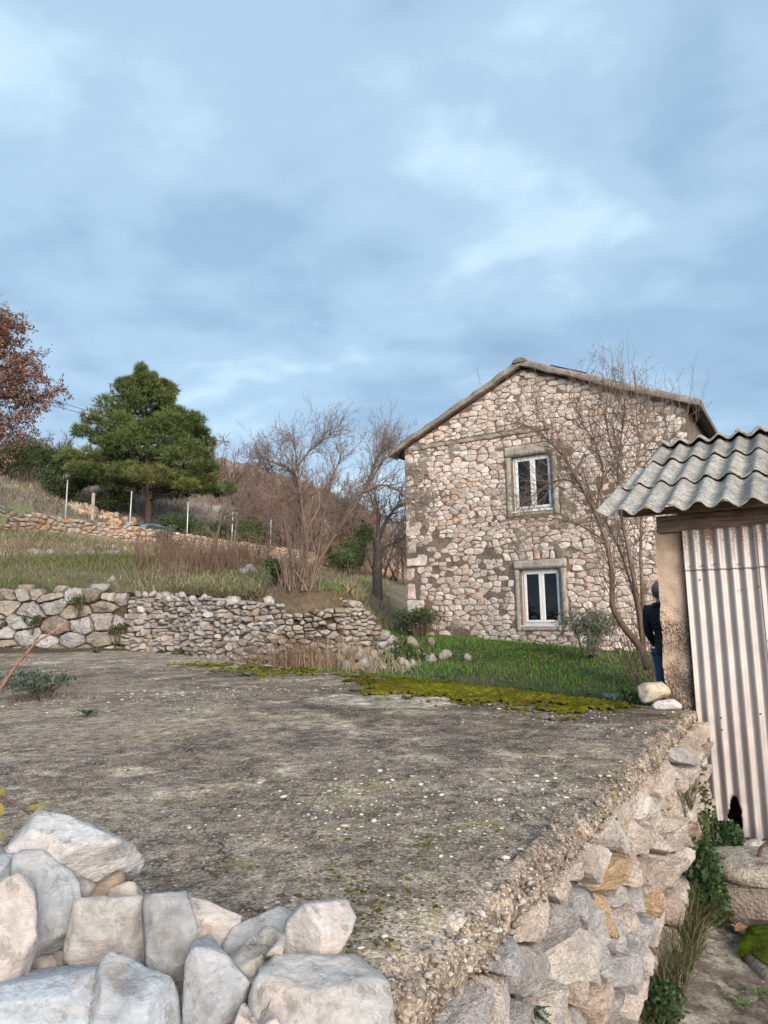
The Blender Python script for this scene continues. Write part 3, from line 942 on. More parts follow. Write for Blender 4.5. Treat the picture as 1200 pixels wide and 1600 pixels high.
def window(q, sur, lint, foam):
    s0, z0, s1, z1 = q
    t = (0.42, 0.38, 0.335)
    wn = MB(); fr = 0.055; d0, d1 = -0.20, -0.13
    hbox(wn, s0, z0, s1, z0 + fr, d0, d1); hbox(wn, s0, z1 - fr, s1, z1, d0, d1)
    hbox(wn, s0, z0 + fr, s0 + fr, z1 - fr, d0, d1); hbox(wn, s1 - fr, z0 + fr, s1, z1 - fr, d0, d1)
    win = wn.obj('window', M_pvc, house); bevel(win, 0.006)
    mid = (s0 + s1) / 2; e = fr + 0.004
    for a, b in ((s0 + e, mid - 0.002), (mid + 0.002, s1 - e)):
        m = MB(); c = 0.062; y0, y1 = -0.175, -0.105
        lo, hi = z0 + e, z1 - e
        hbox(m, a, lo, b, lo + c, y0, y1); hbox(m, a, hi - c, b, hi, y0, y1); hbox(m, a, lo + c, a + c, hi - c, y0, y1); hbox(m, b - c, lo + c, b, hi - c, y0, y1)
        bevel(m.obj('sash', M_pvc, win), 0.008)
        m = MB(); hbox(m, a + c - 0.01, lo + c - 0.01, b - c + 0.01, hi - c + 0.01, -0.150, -0.146); m.obj('pane', M_glass, win)
    m = MB(); hbox(m, s0 - 0.03, z0 - 0.035, s1 + 0.03, z0 - 0.004, -0.19, 0.01); bevel(m.obj('sill', M_pvc, win), 0.005)
    if foam:
        m = MB(); hbox(m, s0 - 0.035, z0, s0 - 0.003, z1 - 0.02, -0.19, -0.09); m.obj('mounting_foam', M_foam, win)
    # concrete surround
    for nm, r_, pr in (('lintel', (sur[0], z1 + 0.004, sur[2], sur[3]), 0.055), ('jamb', (sur[0], sur[1], s0 - 0.004, z1), 0.045), ('jamb', (s1 + 0.004, sur[1], sur[2], z1), 0.045), ('apron', (s0, sur[1], s1, z0 - 0.04), 0.04)):
        ax = np.linspace(r_[0], r_[2], max(4, int((r_[2] - r_[0]) / 0.03))); az = np.linspace(r_[1], r_[3], max(4, int((r_[3] - r_[1]) / 0.03)))
        A, B = np.meshgrid(ax, az, indexing='ij')
        ed = np.minimum(np.minimum(A - r_[0], r_[2] - A), np.minimum(B - r_[1], r_[3] - B))
        h = pr + 0.010 * fbm2(A, B, 7, 3, 4) - 0.06 * (ed < 0.001)
        jg = (ed < 0.001) * 0.010 * fbm2(A, B, 14, 2, 6)
        pn = H0 + (A + jg)[..., None] * U + B[..., None] * Z - h[..., None] * V
        grid_obj(nm, pn, M_conc, win, np.array(t) * (1.0 if nm != 'apron' else 0.9))
    return win


tag(window(WIN_U, sur_u, 0.27, True), 'upper window, twigs in front of it')
tag(window(WIN_L, sur_l, 0.22, False), 'lower window with a pale jar on its inner sill')
jar = MB(); jp = hp(WIN_L[0] + 0.22, WIN_L[1] + 0.085, -0.30)
jar.tube([jp, jp + Z * 0.10, jp + Z * 0.13, jp + Z * 0.135], [0.065, 0.075, 0.083, 0.07], 14, (0.6, 0.6, 0.62))
tag(jar.obj('plant_pot', M_pvc, None, True, base=jp), 'small white pot inside the lower window of the house', 'pot')

# roof: two slabs, a rough concrete verge on the gable, ridge cap
OVL = 0.40; VERGE = 0.16
roof = None
sl_l = (HA - HE) / AS; sl_r = (HA - HE) / (HW - AS)


def roof_z(s):
    return HA - (AS - s) * sl_l if s < AS else HA - (s - AS) * sl_r


mb = MB()
for s0, s1 in ((-OVL, AS), (AS, HW + 0.30)):
    a = [hp(s0, roof_z(s0) + 0.055, 0.10), hp(s1, roof_z(s1) + 0.055, 0.10), hp(s1, roof_z(s1) + 0.055, -HD - 0.2), hp(s0, roof_z(s0) + 0.055, -HD - 0.2)]
    b = [p + Z * 0.13 for p in a]
    mb.add(a + b, [(0, 1, 2, 3), (4, 7, 6, 5), (0, 4, 5, 1), (1, 5, 6, 2), (2, 6, 7, 3), (3, 7, 4, 0)], (0.17, 0.155, 0.14))
roof = mb.obj('roof', M_conc, house)
rng = rng_(5)
for s0, s1 in ((-OVL - 0.02, AS), (AS, HW + 0.32)):
    n = 60; nn = 10
    P = np.zeros((n, nn + 1, 3))
    prof = [(0.20, 0.0), (0.205, 0.02), (0.21, 0.06), (0.21, 0.10), (0.20, 0.135), (0.19, 0.155), (0.0, 0.17), (-0.12, 0.175), (-0.3, 0.175), (-0.3, 0.0), (0.20, 0.0)]
    for i in range(n):
        s = s0 + (s1 - s0) * i / (n - 1)
        for j, (pn, pz) in enumerate(prof):
            P[i, j] = hp(s, roof_z(s) + pz + 0.02, pn)
    nz = fbm(P, 5, 4, 3); nz[:, -1] = nz[:, 0]
    low = fbm2(P[..., 0], P[..., 0] * 0, 0.9, 2, 12)
    P = P + (nz * 0.022)[..., None] * (Z * 0.8 - V * 0.8) + (0.03 * low)[..., None] * Z
    v = grid_obj('verge', P, M_conc, roof, np.array([0.30, 0.265, 0.23]))
    mbc = MB()
    for e in (0, n - 1):
        mbc.add([P[e, j] for j in range(nn)], [tuple(range(nn))], (0.2, 0.175, 0.15))
    mbc.obj('verge_end', M_conc, roof)
n = 40; P = np.zeros((n, 9, 3))
for i in range(n):
    dn = 0.24 - (HD + 0.4) * i / (n - 1)
    for j in range(9):
        an = math.pi * j / 8
        P[i, j] = hp(AS + 0.20 * math.cos(an), HA + 0.11 + 0.11 * math.sin(an), dn)
P += (fbm(P, 4, 3, 9) * 0.02)[..., None] * Z
grid_obj('ridge_cap', P, M_conc, roof, np.array([0.23, 0.19, 0.155]))
mbc = MB(); mbc.add([P[0, j] for j in range(9)], [tuple(range(9))], (0.24, 0.2, 0.16)); mbc.obj('ridge_end', M_conc, roof)
mb = MB()
sk0, sk1 = 4.10, 4.98
pa = [hp(sk0, roof_z(sk0) + 0.30, -0.35), hp(sk1, roof_z(sk1) + 0.30, -0.35), hp(sk1, roof_z(sk1) + 0.30, -1.5), hp(sk0, roof_z(sk0) + 0.30, -1.5)]
pb = [p + Z * 0.05 for p in pa]
mb.add(pa + pb, [(0, 1, 2, 3), (4, 7, 6, 5), (0, 4, 5, 1), (1, 5, 6, 2), (2, 6, 7, 3), (3, 7, 4, 0)], (0.04, 0.045, 0.05))
for p in pa:
    mb.tube([p - Z * 0.14, p], 0.02, 6, (0.2, 0.2, 0.2))
tag(mb.obj('roof_panel', M_carg, None, False, base=pa[0]), 'thin dark flat panel lying on the roof slope right of the ridge', 'panel')

# ------------------------------------------------------------------ the terrace
def far_edge(t):
    L1 = np.linalg.norm(TD - TB); L2 = np.linalg.norm(TE - TD); q = t * (L1 + L2)
    return np.where((q < L1)[..., None], TB + (TD - TB) * (q / L1)[..., None], TD + (TE - TD) * ((q - L1) / L2)[..., None])


tt = np.linspace(0, 1, 260) ** 1.7; sb = np.linspace(0, 1, 300) ** 1.15
TT, SB = np.meshgrid(tt, sb, indexing='ij')
near = TA + (TF - TA) * TT[..., None]
far = far_edge(TT)
P2 = near * (1 - SB[..., None]) + far * SB[..., None]
nlow = fbm2(P2[..., 0], P2[..., 1], 0.5, 3, 2); nhi = fbm2(P2[..., 0], P2[..., 1], 5, 4, 7)
distR = np.abs((P2[..., 0] - TA[0]) * U[0] + (P2[..., 1] - TA[1]) * U[1])
TZ = ZT + 0.016 * nlow + 0.006 * nhi - 0.012 * np.exp(-distR / 0.05)
top = np.concatenate([P2, TZ[..., None]], -1)
# rolled lip over the right-hand edge
lip = []
for k, (e, dz) in enumerate([(-0.03, -0.105), (0.015, -0.092), (0.034, -0.074), (0.038, -0.053), (0.034, -0.034), (0.025, -0.018), (0.010, -0.008)]):
    base_ = top[0].copy()
    nz = fbm(base_ + np.array([0, 0, k * 0.05]), 9, 4, 15)
    drop = 0.025 * fbm(base_, 2.4, 3, 44) * (1 - k / 7)
    base_[:, :2] += (U[:2] * (e + 0.024 * nz[:, None] * (1 if k else 0)))
    base_[:, 2] = base_[:, 2] + dz + drop + 0.020 * nz + 0.012 * fbm(base_ + k * 0.03, 26, 3, 19)
    lip.append(base_)
full = np.concatenate([np.array(lip), top], 0)
full[6:14, :, 2] += 0.016 * fbm(full[6:14], 8, 4, 15)
# skirts along the near and far edges
nb = full[:, :1].copy(); nb[..., 2] -= 0.2; nf = full[:, -1:].copy(); nf[..., 2] -= 0.8
full = np.concatenate([nb, full, nf], 1)
tcol = np.ones(full.shape)
mottle = fbm2(full[..., 0], full[..., 1], 0.8, 3, 61)
lipm = np.exp(-np.clip(np.arange(full.shape[0])[:, None] - 7, 0, None) / 8.0) * np.ones(full.shape[:2])
tcol *= (1.0 + 0.25 * mottle)[..., None]
tcol = tcol * (1 + 0.15 * lipm)[..., None] * np.where(lipm[..., None] > 0.3, np.array([1.0, 0.98, 1.0]), 1.0)
for cx_, cy_, rx, ry, sd in ((0.0, 5.75, 0.75, 0.5, 1), (0.85, 5.75, 0.4, 0.35, 2)):       # smoother grey cement repairs
    rr = 1 - np.hypot((full[..., 0] - cx_) / rx, (full[..., 1] - cy_) / ry) + 0.35 * fbm2(full[..., 0], full[..., 1], 3, 4, sd + 200)
    tcol = np.where((rr > 0)[..., None], np.array([1.55, 1.65, 1.75]), tcol)
terrace = thing('terrace', (*TA, 0.0)); tag(terrace, kind='structure')
grid_obj('concrete_slab', full, M_terrace, terrace, tcol)
# filling below the slab
mb = MB()
cor = [np.array([*TA]) + U[:2] * -0.06 + V[:2] * 0.05, np.array([*TB]) + U[:2] * -0.08, TD + np.array([-0.02, -0.15]), TE + np.array([0, -0.15]), TF + np.array([0, 0.05])]
vv = [(*c, -0.1) for c in cor] + [(*c, ZT - 0.09) for c in cor]
mb.add(vv, [(0, 1, 6, 5), (1, 2, 7, 6), (2, 3, 8, 7), (3, 4, 9, 8), (4, 0, 5, 9), (5, 6, 7, 8, 9)])
mb.obj('filling', M_mortar, terrace)


def terr_pts(n, rng, near_bias=1.0):
    """random points on the terrace, thinning out with distance from its near corner"""
    r = 1.2 * np.power(16.0 / 1.2, np.power(rng.random(n), near_bias)); an = rng.uniform(-0.75, 0.75, n)
    x = r * np.sin(an); y = r * np.cos(an)
    ok = inside(x, y)
    return x[ok], y[ok]


def inside(x, y, m=0.03):
    poly = [TA, TB, TD, TE, TF]; ok = np.ones(np.shape(x), bool)
    # convex test, polygon is counter-clockwise
    for i in range(5):
        a, b = poly[i], poly[(i + 1) % 5]; dx, dy = b - a; l = math.hypot(dx, dy)
        ok &= ((dx * (y - a[1]) - dy * (x - a[0])) / l) > m
    return ok


def terr_z(x, y):
    return ZT + 0.016 * fbm2(x, y, 0.5, 3, 2) + 0.006 * fbm2(x, y, 5, 4, 7)


OCT_V = np.array([(1, 0, 0), (-1, 0, 0), (0, 1, 0), (0, -1, 0), (0, 0, 1), (0, 0, -1), (.62, .62, .5), (-.62, .62, .5), (-.62, -.62, .5), (.62, -.62, .5)], float)
OCT_F = np.array([(0, 6, 9), (2, 7, 6), (1, 8, 7), (3, 9, 8), (4, 9, 6), (4, 6, 7), (4, 7, 8), (4, 8, 9), (0, 5, 2), (0, 2, 6), (2, 5, 1), (2, 1, 7), (1, 5, 3), (1, 3, 8), (3, 5, 0), (3, 0, 9)])


def pebbles(C, size, rng, col, flat=0.6):
    n = len(C); a = rng.uniform(0, 2 * np.pi, n)
    sc = np.stack([size * rng.uniform(0.7, 1.4, n), size * rng.uniform(0.6, 1.1, n), size * flat * rng.uniform(0.6, 1.2, n)], 1)
    v = OCT_V[None] * rng.uniform(0.75, 1.2, (n, len(OCT_V), 1)) * sc[:, None]
    ca, sa = np.cos(a)[:, None], np.sin(a)[:, None]
    v = np.stack([v[..., 0] * ca - v[..., 1] * sa, v[..., 0] * sa + v[..., 1] * ca, v[..., 2]], -1) + C[:, None]
    f = OCT_F[None] + (np.arange(n) * len(OCT_V))[:, None, None]
    t = np.repeat(col, len(OCT_V), 0)
    return v.reshape(-1, 3), f.reshape(-1, 3), t


rng = rng_(77)
x, y = terr_pts(16000, rng, 0.75)
dens = fbm2(x, y, 1.1, 3, 93); k_ = rng.random(len(x)) < np.clip(0.15 + 1.2 * dens, 0.02, 1); x, y = x[k_], y[k_]
sz_ = np.exp(rng.normal(-5.45, 0.55, len(x))) * (1 + 0.10 * np.hypot(x, y)); sz_ = np.clip(sz_, 0.0018, 0.016)
col = np.array([0.46, 0.43, 0.385])[None] * rng.uniform(0.3, 1.35, (len(x), 1)) * np.array([1, .98, .96])
v, f_, t_ = pebbles(np.stack([x, y, terr_z(x, y) + sz_ * 0.15], 1), sz_, rng, col, 0.42)
M_peb = material('pebble', lambda k: dict(col=k.mix(1.0, tintn(k), k.ramp(k.noise(posn(k), 70, 4, 0.7), [(0.3, 0.75), (0.7, 1.2)]), 'MULTIPLY'), rough=0.85, spec=0.25))
tag(mesh('loose_gravel', v, f_, M_peb, terrace, t_, True), kind='stuff')
# the conglomerate lip: pebbles set in the broken edge
n = 2600; ii = rng.integers(1, 9, n); jj = (np.power(rng.random(n), 1.25) * 300).astype(int) + 1
C_ = full[ii, np.clip(jj, 1, 300)] + rng.normal(0, 0.010, (n, 3)) * np.array([1, 1, 0.4]) - Z * 0.004 - U * 0.003
sz_ = np.clip(np.exp(rng.normal(-5.25, 0.5, n)), 0.002, 0.013)
pk = np.array([(0.36, 0.31, 0.265), (0.26, 0.225, 0.195), (0.44, 0.41, 0.38), (0.18, 0.145, 0.12), (0.34, 0.26, 0.205)])
v, f_, t_ = pebbles(C_, sz_, rng, pk[rng.integers(0, 5, n)] * rng.uniform(0.7, 1.2, (n, 1)), 0.85)
tag(mesh('edge_gravel', v, f_, M_peb, terrace, t_, True), kind='stuff')

# moss cushions on the far half of the slab
ms_ = np.linspace(-6.5, 2.2, 620); mt_ = np.linspace(3.9, 14.9, 620)
MX, MY = np.meshgrid(ms_, mt_, indexing='ij')
nrm = np.array([TD[1] - TB[1], -(TD[0] - TB[0])]); nrm = nrm / np.linalg.norm(nrm)
dfar = -((MX - TB[0]) * nrm[0] + (MY - TB[1]) * nrm[1])                 # distance inside the far edge
along = ((MX - TB[0]) * (TD - TB)[0] + (MY - TB[1]) * (TD - TB)[1]) / np.linalg.norm(TD - TB)
mm = fbm2(MX, MY, 1.1, 3, 141) * 0.4 + fbm2(MX, MY, 7, 4, 143) * 0.5 + fbm2(MX, MY, 22, 3, 145) * 0.35
main = 1.25 * np.exp(-(np.clip(dfar - 0.55, 0, None) / 0.38) ** 2) * sstep(0.1, 0.6, along) * (1 - sstep(2.2, 3.6, along))
main += 0.72 * np.exp(-((dfar - 0.45) / 0.5) ** 2) * sstep(3.0, 4.2, along) * (1 - sstep(5.8, 8.5, along))
mk = main + mm - 0.55
mk = np.maximum(mk, (fbm2(MX, MY, 0.9, 2, 151) * 0.5 + fbm2(MX, MY, 12, 3, 153) * 0.6 - 1.02) * 1.0)
mk = np.where((dfar < 0.01) | (main < 0.06), -1, mk)
okm = inside(MX, MY, 0.02)
hz = 0.02 * np.clip(mk, 0, 0.5) + 0.015 * np.clip(mk * 4, 0, 1) * (0.35 + np.abs(fbm2(MX, MY, 22, 4, 160)))
MZ = terr_z(MX, MY) + np.where(mk > 0, hz + 0.002, -0.004)
gcol = np.ones(MX.shape + (3,)) * (0.85 + 0.35 * fbm2(MX, MY, 2.5, 3, 161))[..., None]
tag(grid_obj('moss_cushions', np.stack([MX, MY, MZ], -1), M_moss, terrace, gcol, True, (mk > -0.03) & okm), kind='stuff')
rng = rng_(166); n = 30000
qx = rng.integers(0, MX.shape[0], n); qy = rng.integers(0, MX.shape[1], n); mq = mk[qx, qy]
ok = (mq > -0.45) & (mq < 0.12) & okm[qx, qy] & (rng.random(n) < np.clip(0.8 + 1.6 * mq, 0.04, 1)); qx, qy = qx[ok], qy[ok]; n = len(qx)
sz_ = np.clip(np.exp(rng.normal(-4.5, 0.45, n)), 0.004, 0.03)
v, f_, t_ = pebbles(np.stack([MX[qx, qy] + rng.normal(0, .01, n), MY[qx, qy] + rng.normal(0, .01, n), terr_z(MX[qx, qy], MY[qx, qy]) + 0.002], 1), sz_, rng, np.array([1.0, 1.0, 1.0])[None] * rng.uniform(0.55, 1.2, (n, 1)), 0.45)
tag(mesh('moss_fringe', v, f_, M_moss, terrace, t_, True), kind='stuff')
# the retaining wall under the terrace's right edge
wl = thing('retaining_wall', (*TA, 0.0))
tag(wl, 'pink and orange limestone rubble retaining wall under the right edge of the terrace', 'wall')
rng = rng_(21)
WL = float((TB - TA) @ V[:2]) + 0.02
warm = [((0.68, 0.58, 0.51), 4), ((0.74, 0.67, 0.61), 4), ((0.56, 0.54, 0.54), 2.4), ((0.66, 0.47, 0.30), 0.6), ((0.62, 0.50, 0.42), 1.4), ((0.46, 0.44, 0.43), 0.8)]
polys = cells([(0.0, -0.05), (WL, -0.05), (WL, 0.835), (0.0, 0.835)], 0.135, 0.18, 0.014, rng, jit=0.42)
O_ = np.array([*TA, 0.0])
lay(wl, polys, O_ - U * 0.012, V, U, 0.070, 2, warm, M_wall, rng, 0.20, 300)
mb = MB()
mb.add([O_ - U * 0.03 - Z * .1, O_ + V * WL - U * 0.03 - Z * .1, O_ + V * WL - U * 0.03 + Z * 0.86, O_ - U * 0.03 + Z * 0.86], [(0, 1, 2, 3)])
mb.obj('mortar_bed', M_earth, wl)
# the wall below the loose rocks, facing the camera
nw = thing('dry_stone_wall', (*TA, 0.0))
tag(nw, 'dry stone wall at the bottom of the picture carrying the heap of loose rocks', 'wall')
polys = cells([(0.0, -0.05), (3.6, -0.05), (3.6, 0.72), (0.0, 0.72)], 0.17, 0.27, 0.01, rng, jit=0.3)
lay(nw, polys, O_ - V * 0.42 - U * 3.62, U, -V, 0.05, 1, [((0.42, 0.40, 0.39), 3), ((0.48, 0.42, 0.37), 2), ((0.36, 0.34, 0.33), 1)], M_rock, rng, 0.1, 300)
mb = MB(); mb.box(O_ - U * 1.86 - V * 0.19 + Z * 0.32, (U, V, Z), (1.75, 0.21, 0.42)); mb.obj('core', M_mortar, nw)

# ------------------------------------------------------------------ rocks
def ico(sub):
    bm = bmesh.new(); bmesh.ops.create_icosphere(bm, subdivisions=sub, radius=1)
    v = np.array([q.co[:] for q in bm.verts]); f = [tuple(x.index for x in q.verts) for q in bm.faces]; bm.free()
    return v / np.linalg.norm(v, axis=1, keepdims=True), np.array(f)


ICO = {k: ico(k) for k in (2, 3, 4, 5)}


def unit(v): return v / (np.linalg.norm(v) + 1e-9)


def rock_planes(planes, center, sub, seed, p=22, amp=0.03, noise_scale=3.0, bound=True, chips=0):
    """a rock bounded by planes (unit normal, distance from centre), its edges slightly worn"""
    D, F = ICO[sub]
    N = np.array([q[0] for q in planes], float); N /= np.linalg.norm(N, axis=1, keepdims=True); H = np.array([q[1] for q in planes])
    if chips:
        wv_ = np.stack([1 + 0.055 * fbm(D * 1.0 + 7.7 * i + seed, 1.5, 2, seed + i) for i in range(len(N))], 1)
        S = np.clip(D @ N.T, 0, None) / (H * wv_)
    else:
        S = np.clip(D @ N.T, 0, None) / H
    if bound:
        m_ = float(np.median(H)); E_ = np.vstack([np.eye(3), -np.eye(3)]); S = np.concatenate([S, np.clip(D @ E_.T, 0, None) / (m_ * 1.35)], 1)
    if chips:
        rg = rng_(seed + 5000); r0 = np.power(np.power(S, p).sum(1), -1 / p); P0 = D * r0[:, None]
        for _ in range(chips):
            nn = unit(rg.normal(0, 1, 3)); hh = (P0 @ nn).max() * rg.uniform(0.74, 0.94)
            S = np.concatenate([S, (np.clip(D @ nn, 0, None) / hh)[:, None]], 1)
    r = np.power(np.power(S, p).sum(1), -1 / p)
    P = D * r[:, None]
    size = float(np.median(r))
    q = P / size
    d1 = fbm(q + seed * 3.1, 1.3, 3, seed); d2 = 1 - np.abs(fbm(q + seed, noise_scale, 3, seed + 5)); d3 = fbm(q, noise_scale * 3, 3, seed + 9)
    P = P * (1 + amp * (0.5 * d1 + 0.9 * (d2 - 0.7) + 0.35 * d3 + 0.5 * (np.round(d1 * 3.0) / 3.0 - d1)))[:, None]
    return P + center, F


def traced_rock(name, label, pts, depth, thick, facets, tint, seed, group, p=220, amp=0.020, sub=5, mat=None):
    """rock with the given outline seen from the camera, real depth and thickness"""
    c2 = np.mean(pts, 0)
    c = at(c2[0], c2[1], depth)
    w = np.array([0, 0, EYE]) - c; dist = np.linalg.norm(w); w /= dist
    rx = np.cross(Z, w); rx /= np.linalg.norm(rx); ry = np.cross(w, rx)
    L = []
    for q in pts:
        g = at(q[0], q[1], 1.0) - np.array([0, 0, EYE]); g /= (g @ -w); g = g * dist
        g = np.array([0, 0, EYE]) + g - c; L.append((g @ rx, g @ ry))
    L = np.array(L)
    rng = rng_(seed)
    planes = []
    # convex hull edges
    H = []
    P = sorted(map(tuple, L))
    for half in (P, P[::-1]):
        st = []
        for q in half:
            while len(st) >= 2 and (st[-1][0] - st[-2][0]) * (q[1] - st[-2][1]) - (st[-1][1] - st[-2][1]) * (q[0] - st[-2][0]) <= 0: st.pop()
            st.append(q)
        H += st[:-1]
    for i in range(len(H)):
        a, b = np.array(H[i]), np.array(H[(i + 1) % len(H)])
        n2 = np.array([b[1] - a[1], -(b[0] - a[0])]); n2 /= np.linalg.norm(n2)
        d = n2 @ a; tl = rng.uniform(-0.35, 0.25)
        n3 = rx * n2[0] + ry * n2[1] + w * tl
        planes.append((n3 / np.linalg.norm(n3), max(d, 0.01) / math.sqrt(1 + tl * tl) * 1.10))
    for fx, fy, fw, k in facets:
        n3 = rx * fx + ry * fy + w * fw; planes.append((n3, thick * k))
    for _ in range(3):
        n3 = rx * rng.normal(0, 0.4) + ry * rng.normal(0, 0.4) - w; planes.append((n3, thick * rng.uniform(0.8, 1.2)))
    V_, F_ = rock_planes(planes, c, sub, seed, p, amp, 4.0, False, 15)
    base = np.array([c[0], c[1], V_[:, 2].min()])
    o = mesh(name, V_, F_, mat or M_rock, None, np.array(tint), False, base)
    return tag(o, label, 'rock', group)


G_HEAP = 'loose limestone rocks heaped at the terrace corner'
BL = (0.53, 0.59, 0.66); GR = (0.50, 0.52, 0.545); PK = (0.68, 0.585, 0.53); WH = (0.76, 0.74, 0.73); TN = (0.51, 0.465, 0.41)
F1 = [(0.1, 0.55, 0.8, 0.62), (-0.2, -0.5, 0.8, 0.6), (0.6, 0.1, 0.7, 0.8)]
heap = [
    ('white flat topped boulder lying on top of the rock heap', [(5, 1325), (28, 1286), (68, 1267), (96, 1275), (128, 1300), (162, 1318), (196, 1317), (228, 1343), (229, 1372), (215, 1396), (165, 1394), (110, 1374), (70, 1348), (15, 1336)], 1.45, 0.11, [(0.0, 0.85, 0.5, 0.50), (0.25, -0.75, 0.62, 0.42), (-0.6, 0.1, 0.75, 0.7)], WH),
    ('blue grey rock cut off by the left edge below the top boulder', [(-60, 1350), (-20, 1336), (25, 1334), (30, 1360), (22, 1385), (0, 1402), (-50, 1420)], 1.40, 0.09, [(0.1, 0.5, 0.8, 0.7), (0.0, -0.3, 0.9, 0.8)], BL),
    ('upright grey rock leaning right, directly under the top boulder', [(22, 1345), (62, 1335), (90, 1352), (114, 1374), (108, 1440), (115, 1482), (82, 1512), (45, 1524), (28, 1450)], 1.36, 0.09, [(0.25, 0.35, 0.85, 0.62), (0.4, -0.65, 0.6, 0.85), (-0.5, 0.0, 0.8, 0.9)], GR),
    ('pinkish rounded rock standing at the left edge of the picture', [(-60, 1450), (-20, 1400), (32, 1374), (56, 1412), (63, 1480), (52, 1514), (10, 1545), (-50, 1545)], 1.22, 0.09, [(0.3, 0.3, 0.9, 0.7), (0.5, -0.4, 0.75, 0.8), (-0.3, -0.2, 0.9, 0.75)], PK),
    ('square grey block in the middle of the heap under the white boulder', [(112, 1402), (150, 1396), (224, 1401), (229, 1440), (232, 1512), (190, 1522), (106, 1515), (112, 1440)], 1.34, 0.10, [(0.05, 0.25, 0.95, 0.75), (-0.1, -0.45, 0.85, 0.75), (0.5, 0.1, 0.8, 0.95)], (0.56, 0.52, 0.49)),
    ('dark grey upright slab right of the square block', [(226, 1406), (286, 1390), (297, 1420), (302, 1470), (318, 1545), (285, 1550), (230, 1516), (229, 1440)], 1.30, 0.08, [(0.1, 0.1, 0.95, 0.75), (-0.45, -0.1, 0.85, 0.8), (0.3, -0.5, 0.75, 0.9)], (0.385, 0.39, 0.395)),
    ('large blue grey boulder filling the bottom left corner', [(-60, 1548), (0, 1541), (85, 1528), (150, 1512), (168, 1545), (165, 1600), (160, 1665), (-60, 1680)], 1.17, 0.10, [(0.0, 0.75, 0.65, 0.6), (-0.1, -0.2, 0.95, 0.7), (0.5, 0.2, 0.8, 0.8)], BL),
    ('blue grey pointed boulder at the bottom between corner boulder and dark slab', [(140, 1530), (175, 1494), (212, 1511), (272, 1546), (282, 1600), (280, 1670), (150, 1670), (150, 1590)], 1.18, 0.09, [(0.15, 0.6, 0.75, 0.6), (-0.35, -0.1, 0.9, 0.75), (0.6, 0.1, 0.75, 0.7)], (0.51, 0.56, 0.62)),
    ('pink ridged rock behind the dark slab, its right end pointing over the terrace', [(291, 1402), (312, 1408), (345, 1440), (378, 1441), (372, 1458), (345, 1492), (300, 1475)], 1.42, 0.07, [(0.2, 0.6, 0.75, 0.6), (-0.2, -0.2, 0.95, 0.7)], PK),
    ('small white rock behind the white boulder beside the dark slab', [(222, 1372), (248, 1365), (276, 1382), (284, 1402), (262, 1418), (225, 1412)], 1.46, 0.06, [(0.1, 0.6, 0.75, 0.7), (0.0, -0.3, 0.9, 0.8)], (0.66, 0.66, 0.665)),
    ('smooth grey wedge shaped rock at the bottom centre of the heap', [(302, 1473), (326, 1470), (347, 1510), (396, 1545), (392, 1566), (362, 1584), (350, 1660), (292, 1660), (303, 1560)], 1.20, 0.07, [(0.25, 0.3, 0.9, 0.7), (0.5, -0.5, 0.7, 0.75), (-0.5, 0.0, 0.85, 0.8)], (0.47, 0.475, 0.49)),
    ('tan slab tilted up to the right in front of the pink ridged rock', [(350, 1508), (420, 1450), (441, 1455), (447, 1475), (438, 1500), (406, 1548), (382, 1542)], 1.27, 0.06, [(-0.3, 0.75, 0.6, 0.45), (0.2, -0.3, 0.92, 0.6)], TN),
    ('pink and grey angular rock resting on the corner boulder', [(452, 1432), (470, 1416), (540, 1403), (549, 1418), (552, 1440), (528, 1485), (512, 1504), (444, 1492), (450, 1460)], 1.33, 0.075, [(0.35, 0.45, 0.8, 0.55), (-0.55, -0.2, 0.8, 0.55), (0.3, -0.6, 0.7, 0.75)], (0.60, 0.555, 0.53)),
    ('small grey rock at the right tip of the heap', [(543, 1418), (560, 1416), (565, 1430), (556, 1450), (538, 1468), (533, 1440)], 1.37, 0.04, [(0.2, 0.4, 0.9, 0.8), (0.1, -0.4, 0.9, 0.8)], (0.55, 0.54, 0.53)),
    ('low grey rock behind the tan slab', [(345, 1502), (372, 1450), (438, 1420), (466, 1417), (458, 1470), (430, 1500), (385, 1512)], 1.40, 0.07, [(-0.1, 0.7, 0.7, 0.55), (0.1, -0.2, 0.95, 0.7)], (0.53, 0.515, 0.50)),
    ('large pale boulder on the corner of the terrace wall', [(402, 1560), (440, 1495), (532, 1499), (600, 1534), (617, 1546), (616, 1600), (612, 1670), (395, 1670)], 1.22, 0.13, [(0.1, 0.85, 0.5, 0.42), (-0.1, 0.0, 1.0, 0.62), (0.75, 0.1, 0.6, 0.7)], (0.58, 0.54, 0.505)),
    ('small pinkish rock wedged at the bottom between wedge rock and corner boulder', [(368, 1578), (400, 1564), (428, 1560), (442, 1600), (438, 1660), (360, 1660)], 1.13, 0.05, [(0.0, 0.7, 0.7, 0.6), (-0.3, -0.1, 0.9, 0.7)], PK),
    ('rounded brown pebble between the wedge rock and the pinkish rock', [(352, 1590), (372, 1572), (388, 1568), (386, 1590), (366, 1604)], 1.16, 0.03, [(0, 0.4, 0.9, 0.8), (0, -0.4, 0.9, 0.9)], (0.33, 0.25, 0.20)),
]
for i, (lab, pts, d, th, fc, tn) in enumerate(heap):
    traced_rock('rock', lab, pts, d, th, fc, (np.array(tn) * 0.8 + np.array([0.52, 0.53, 0.55]) * 0.2) * 0.78, 300 + i, G_HEAP)
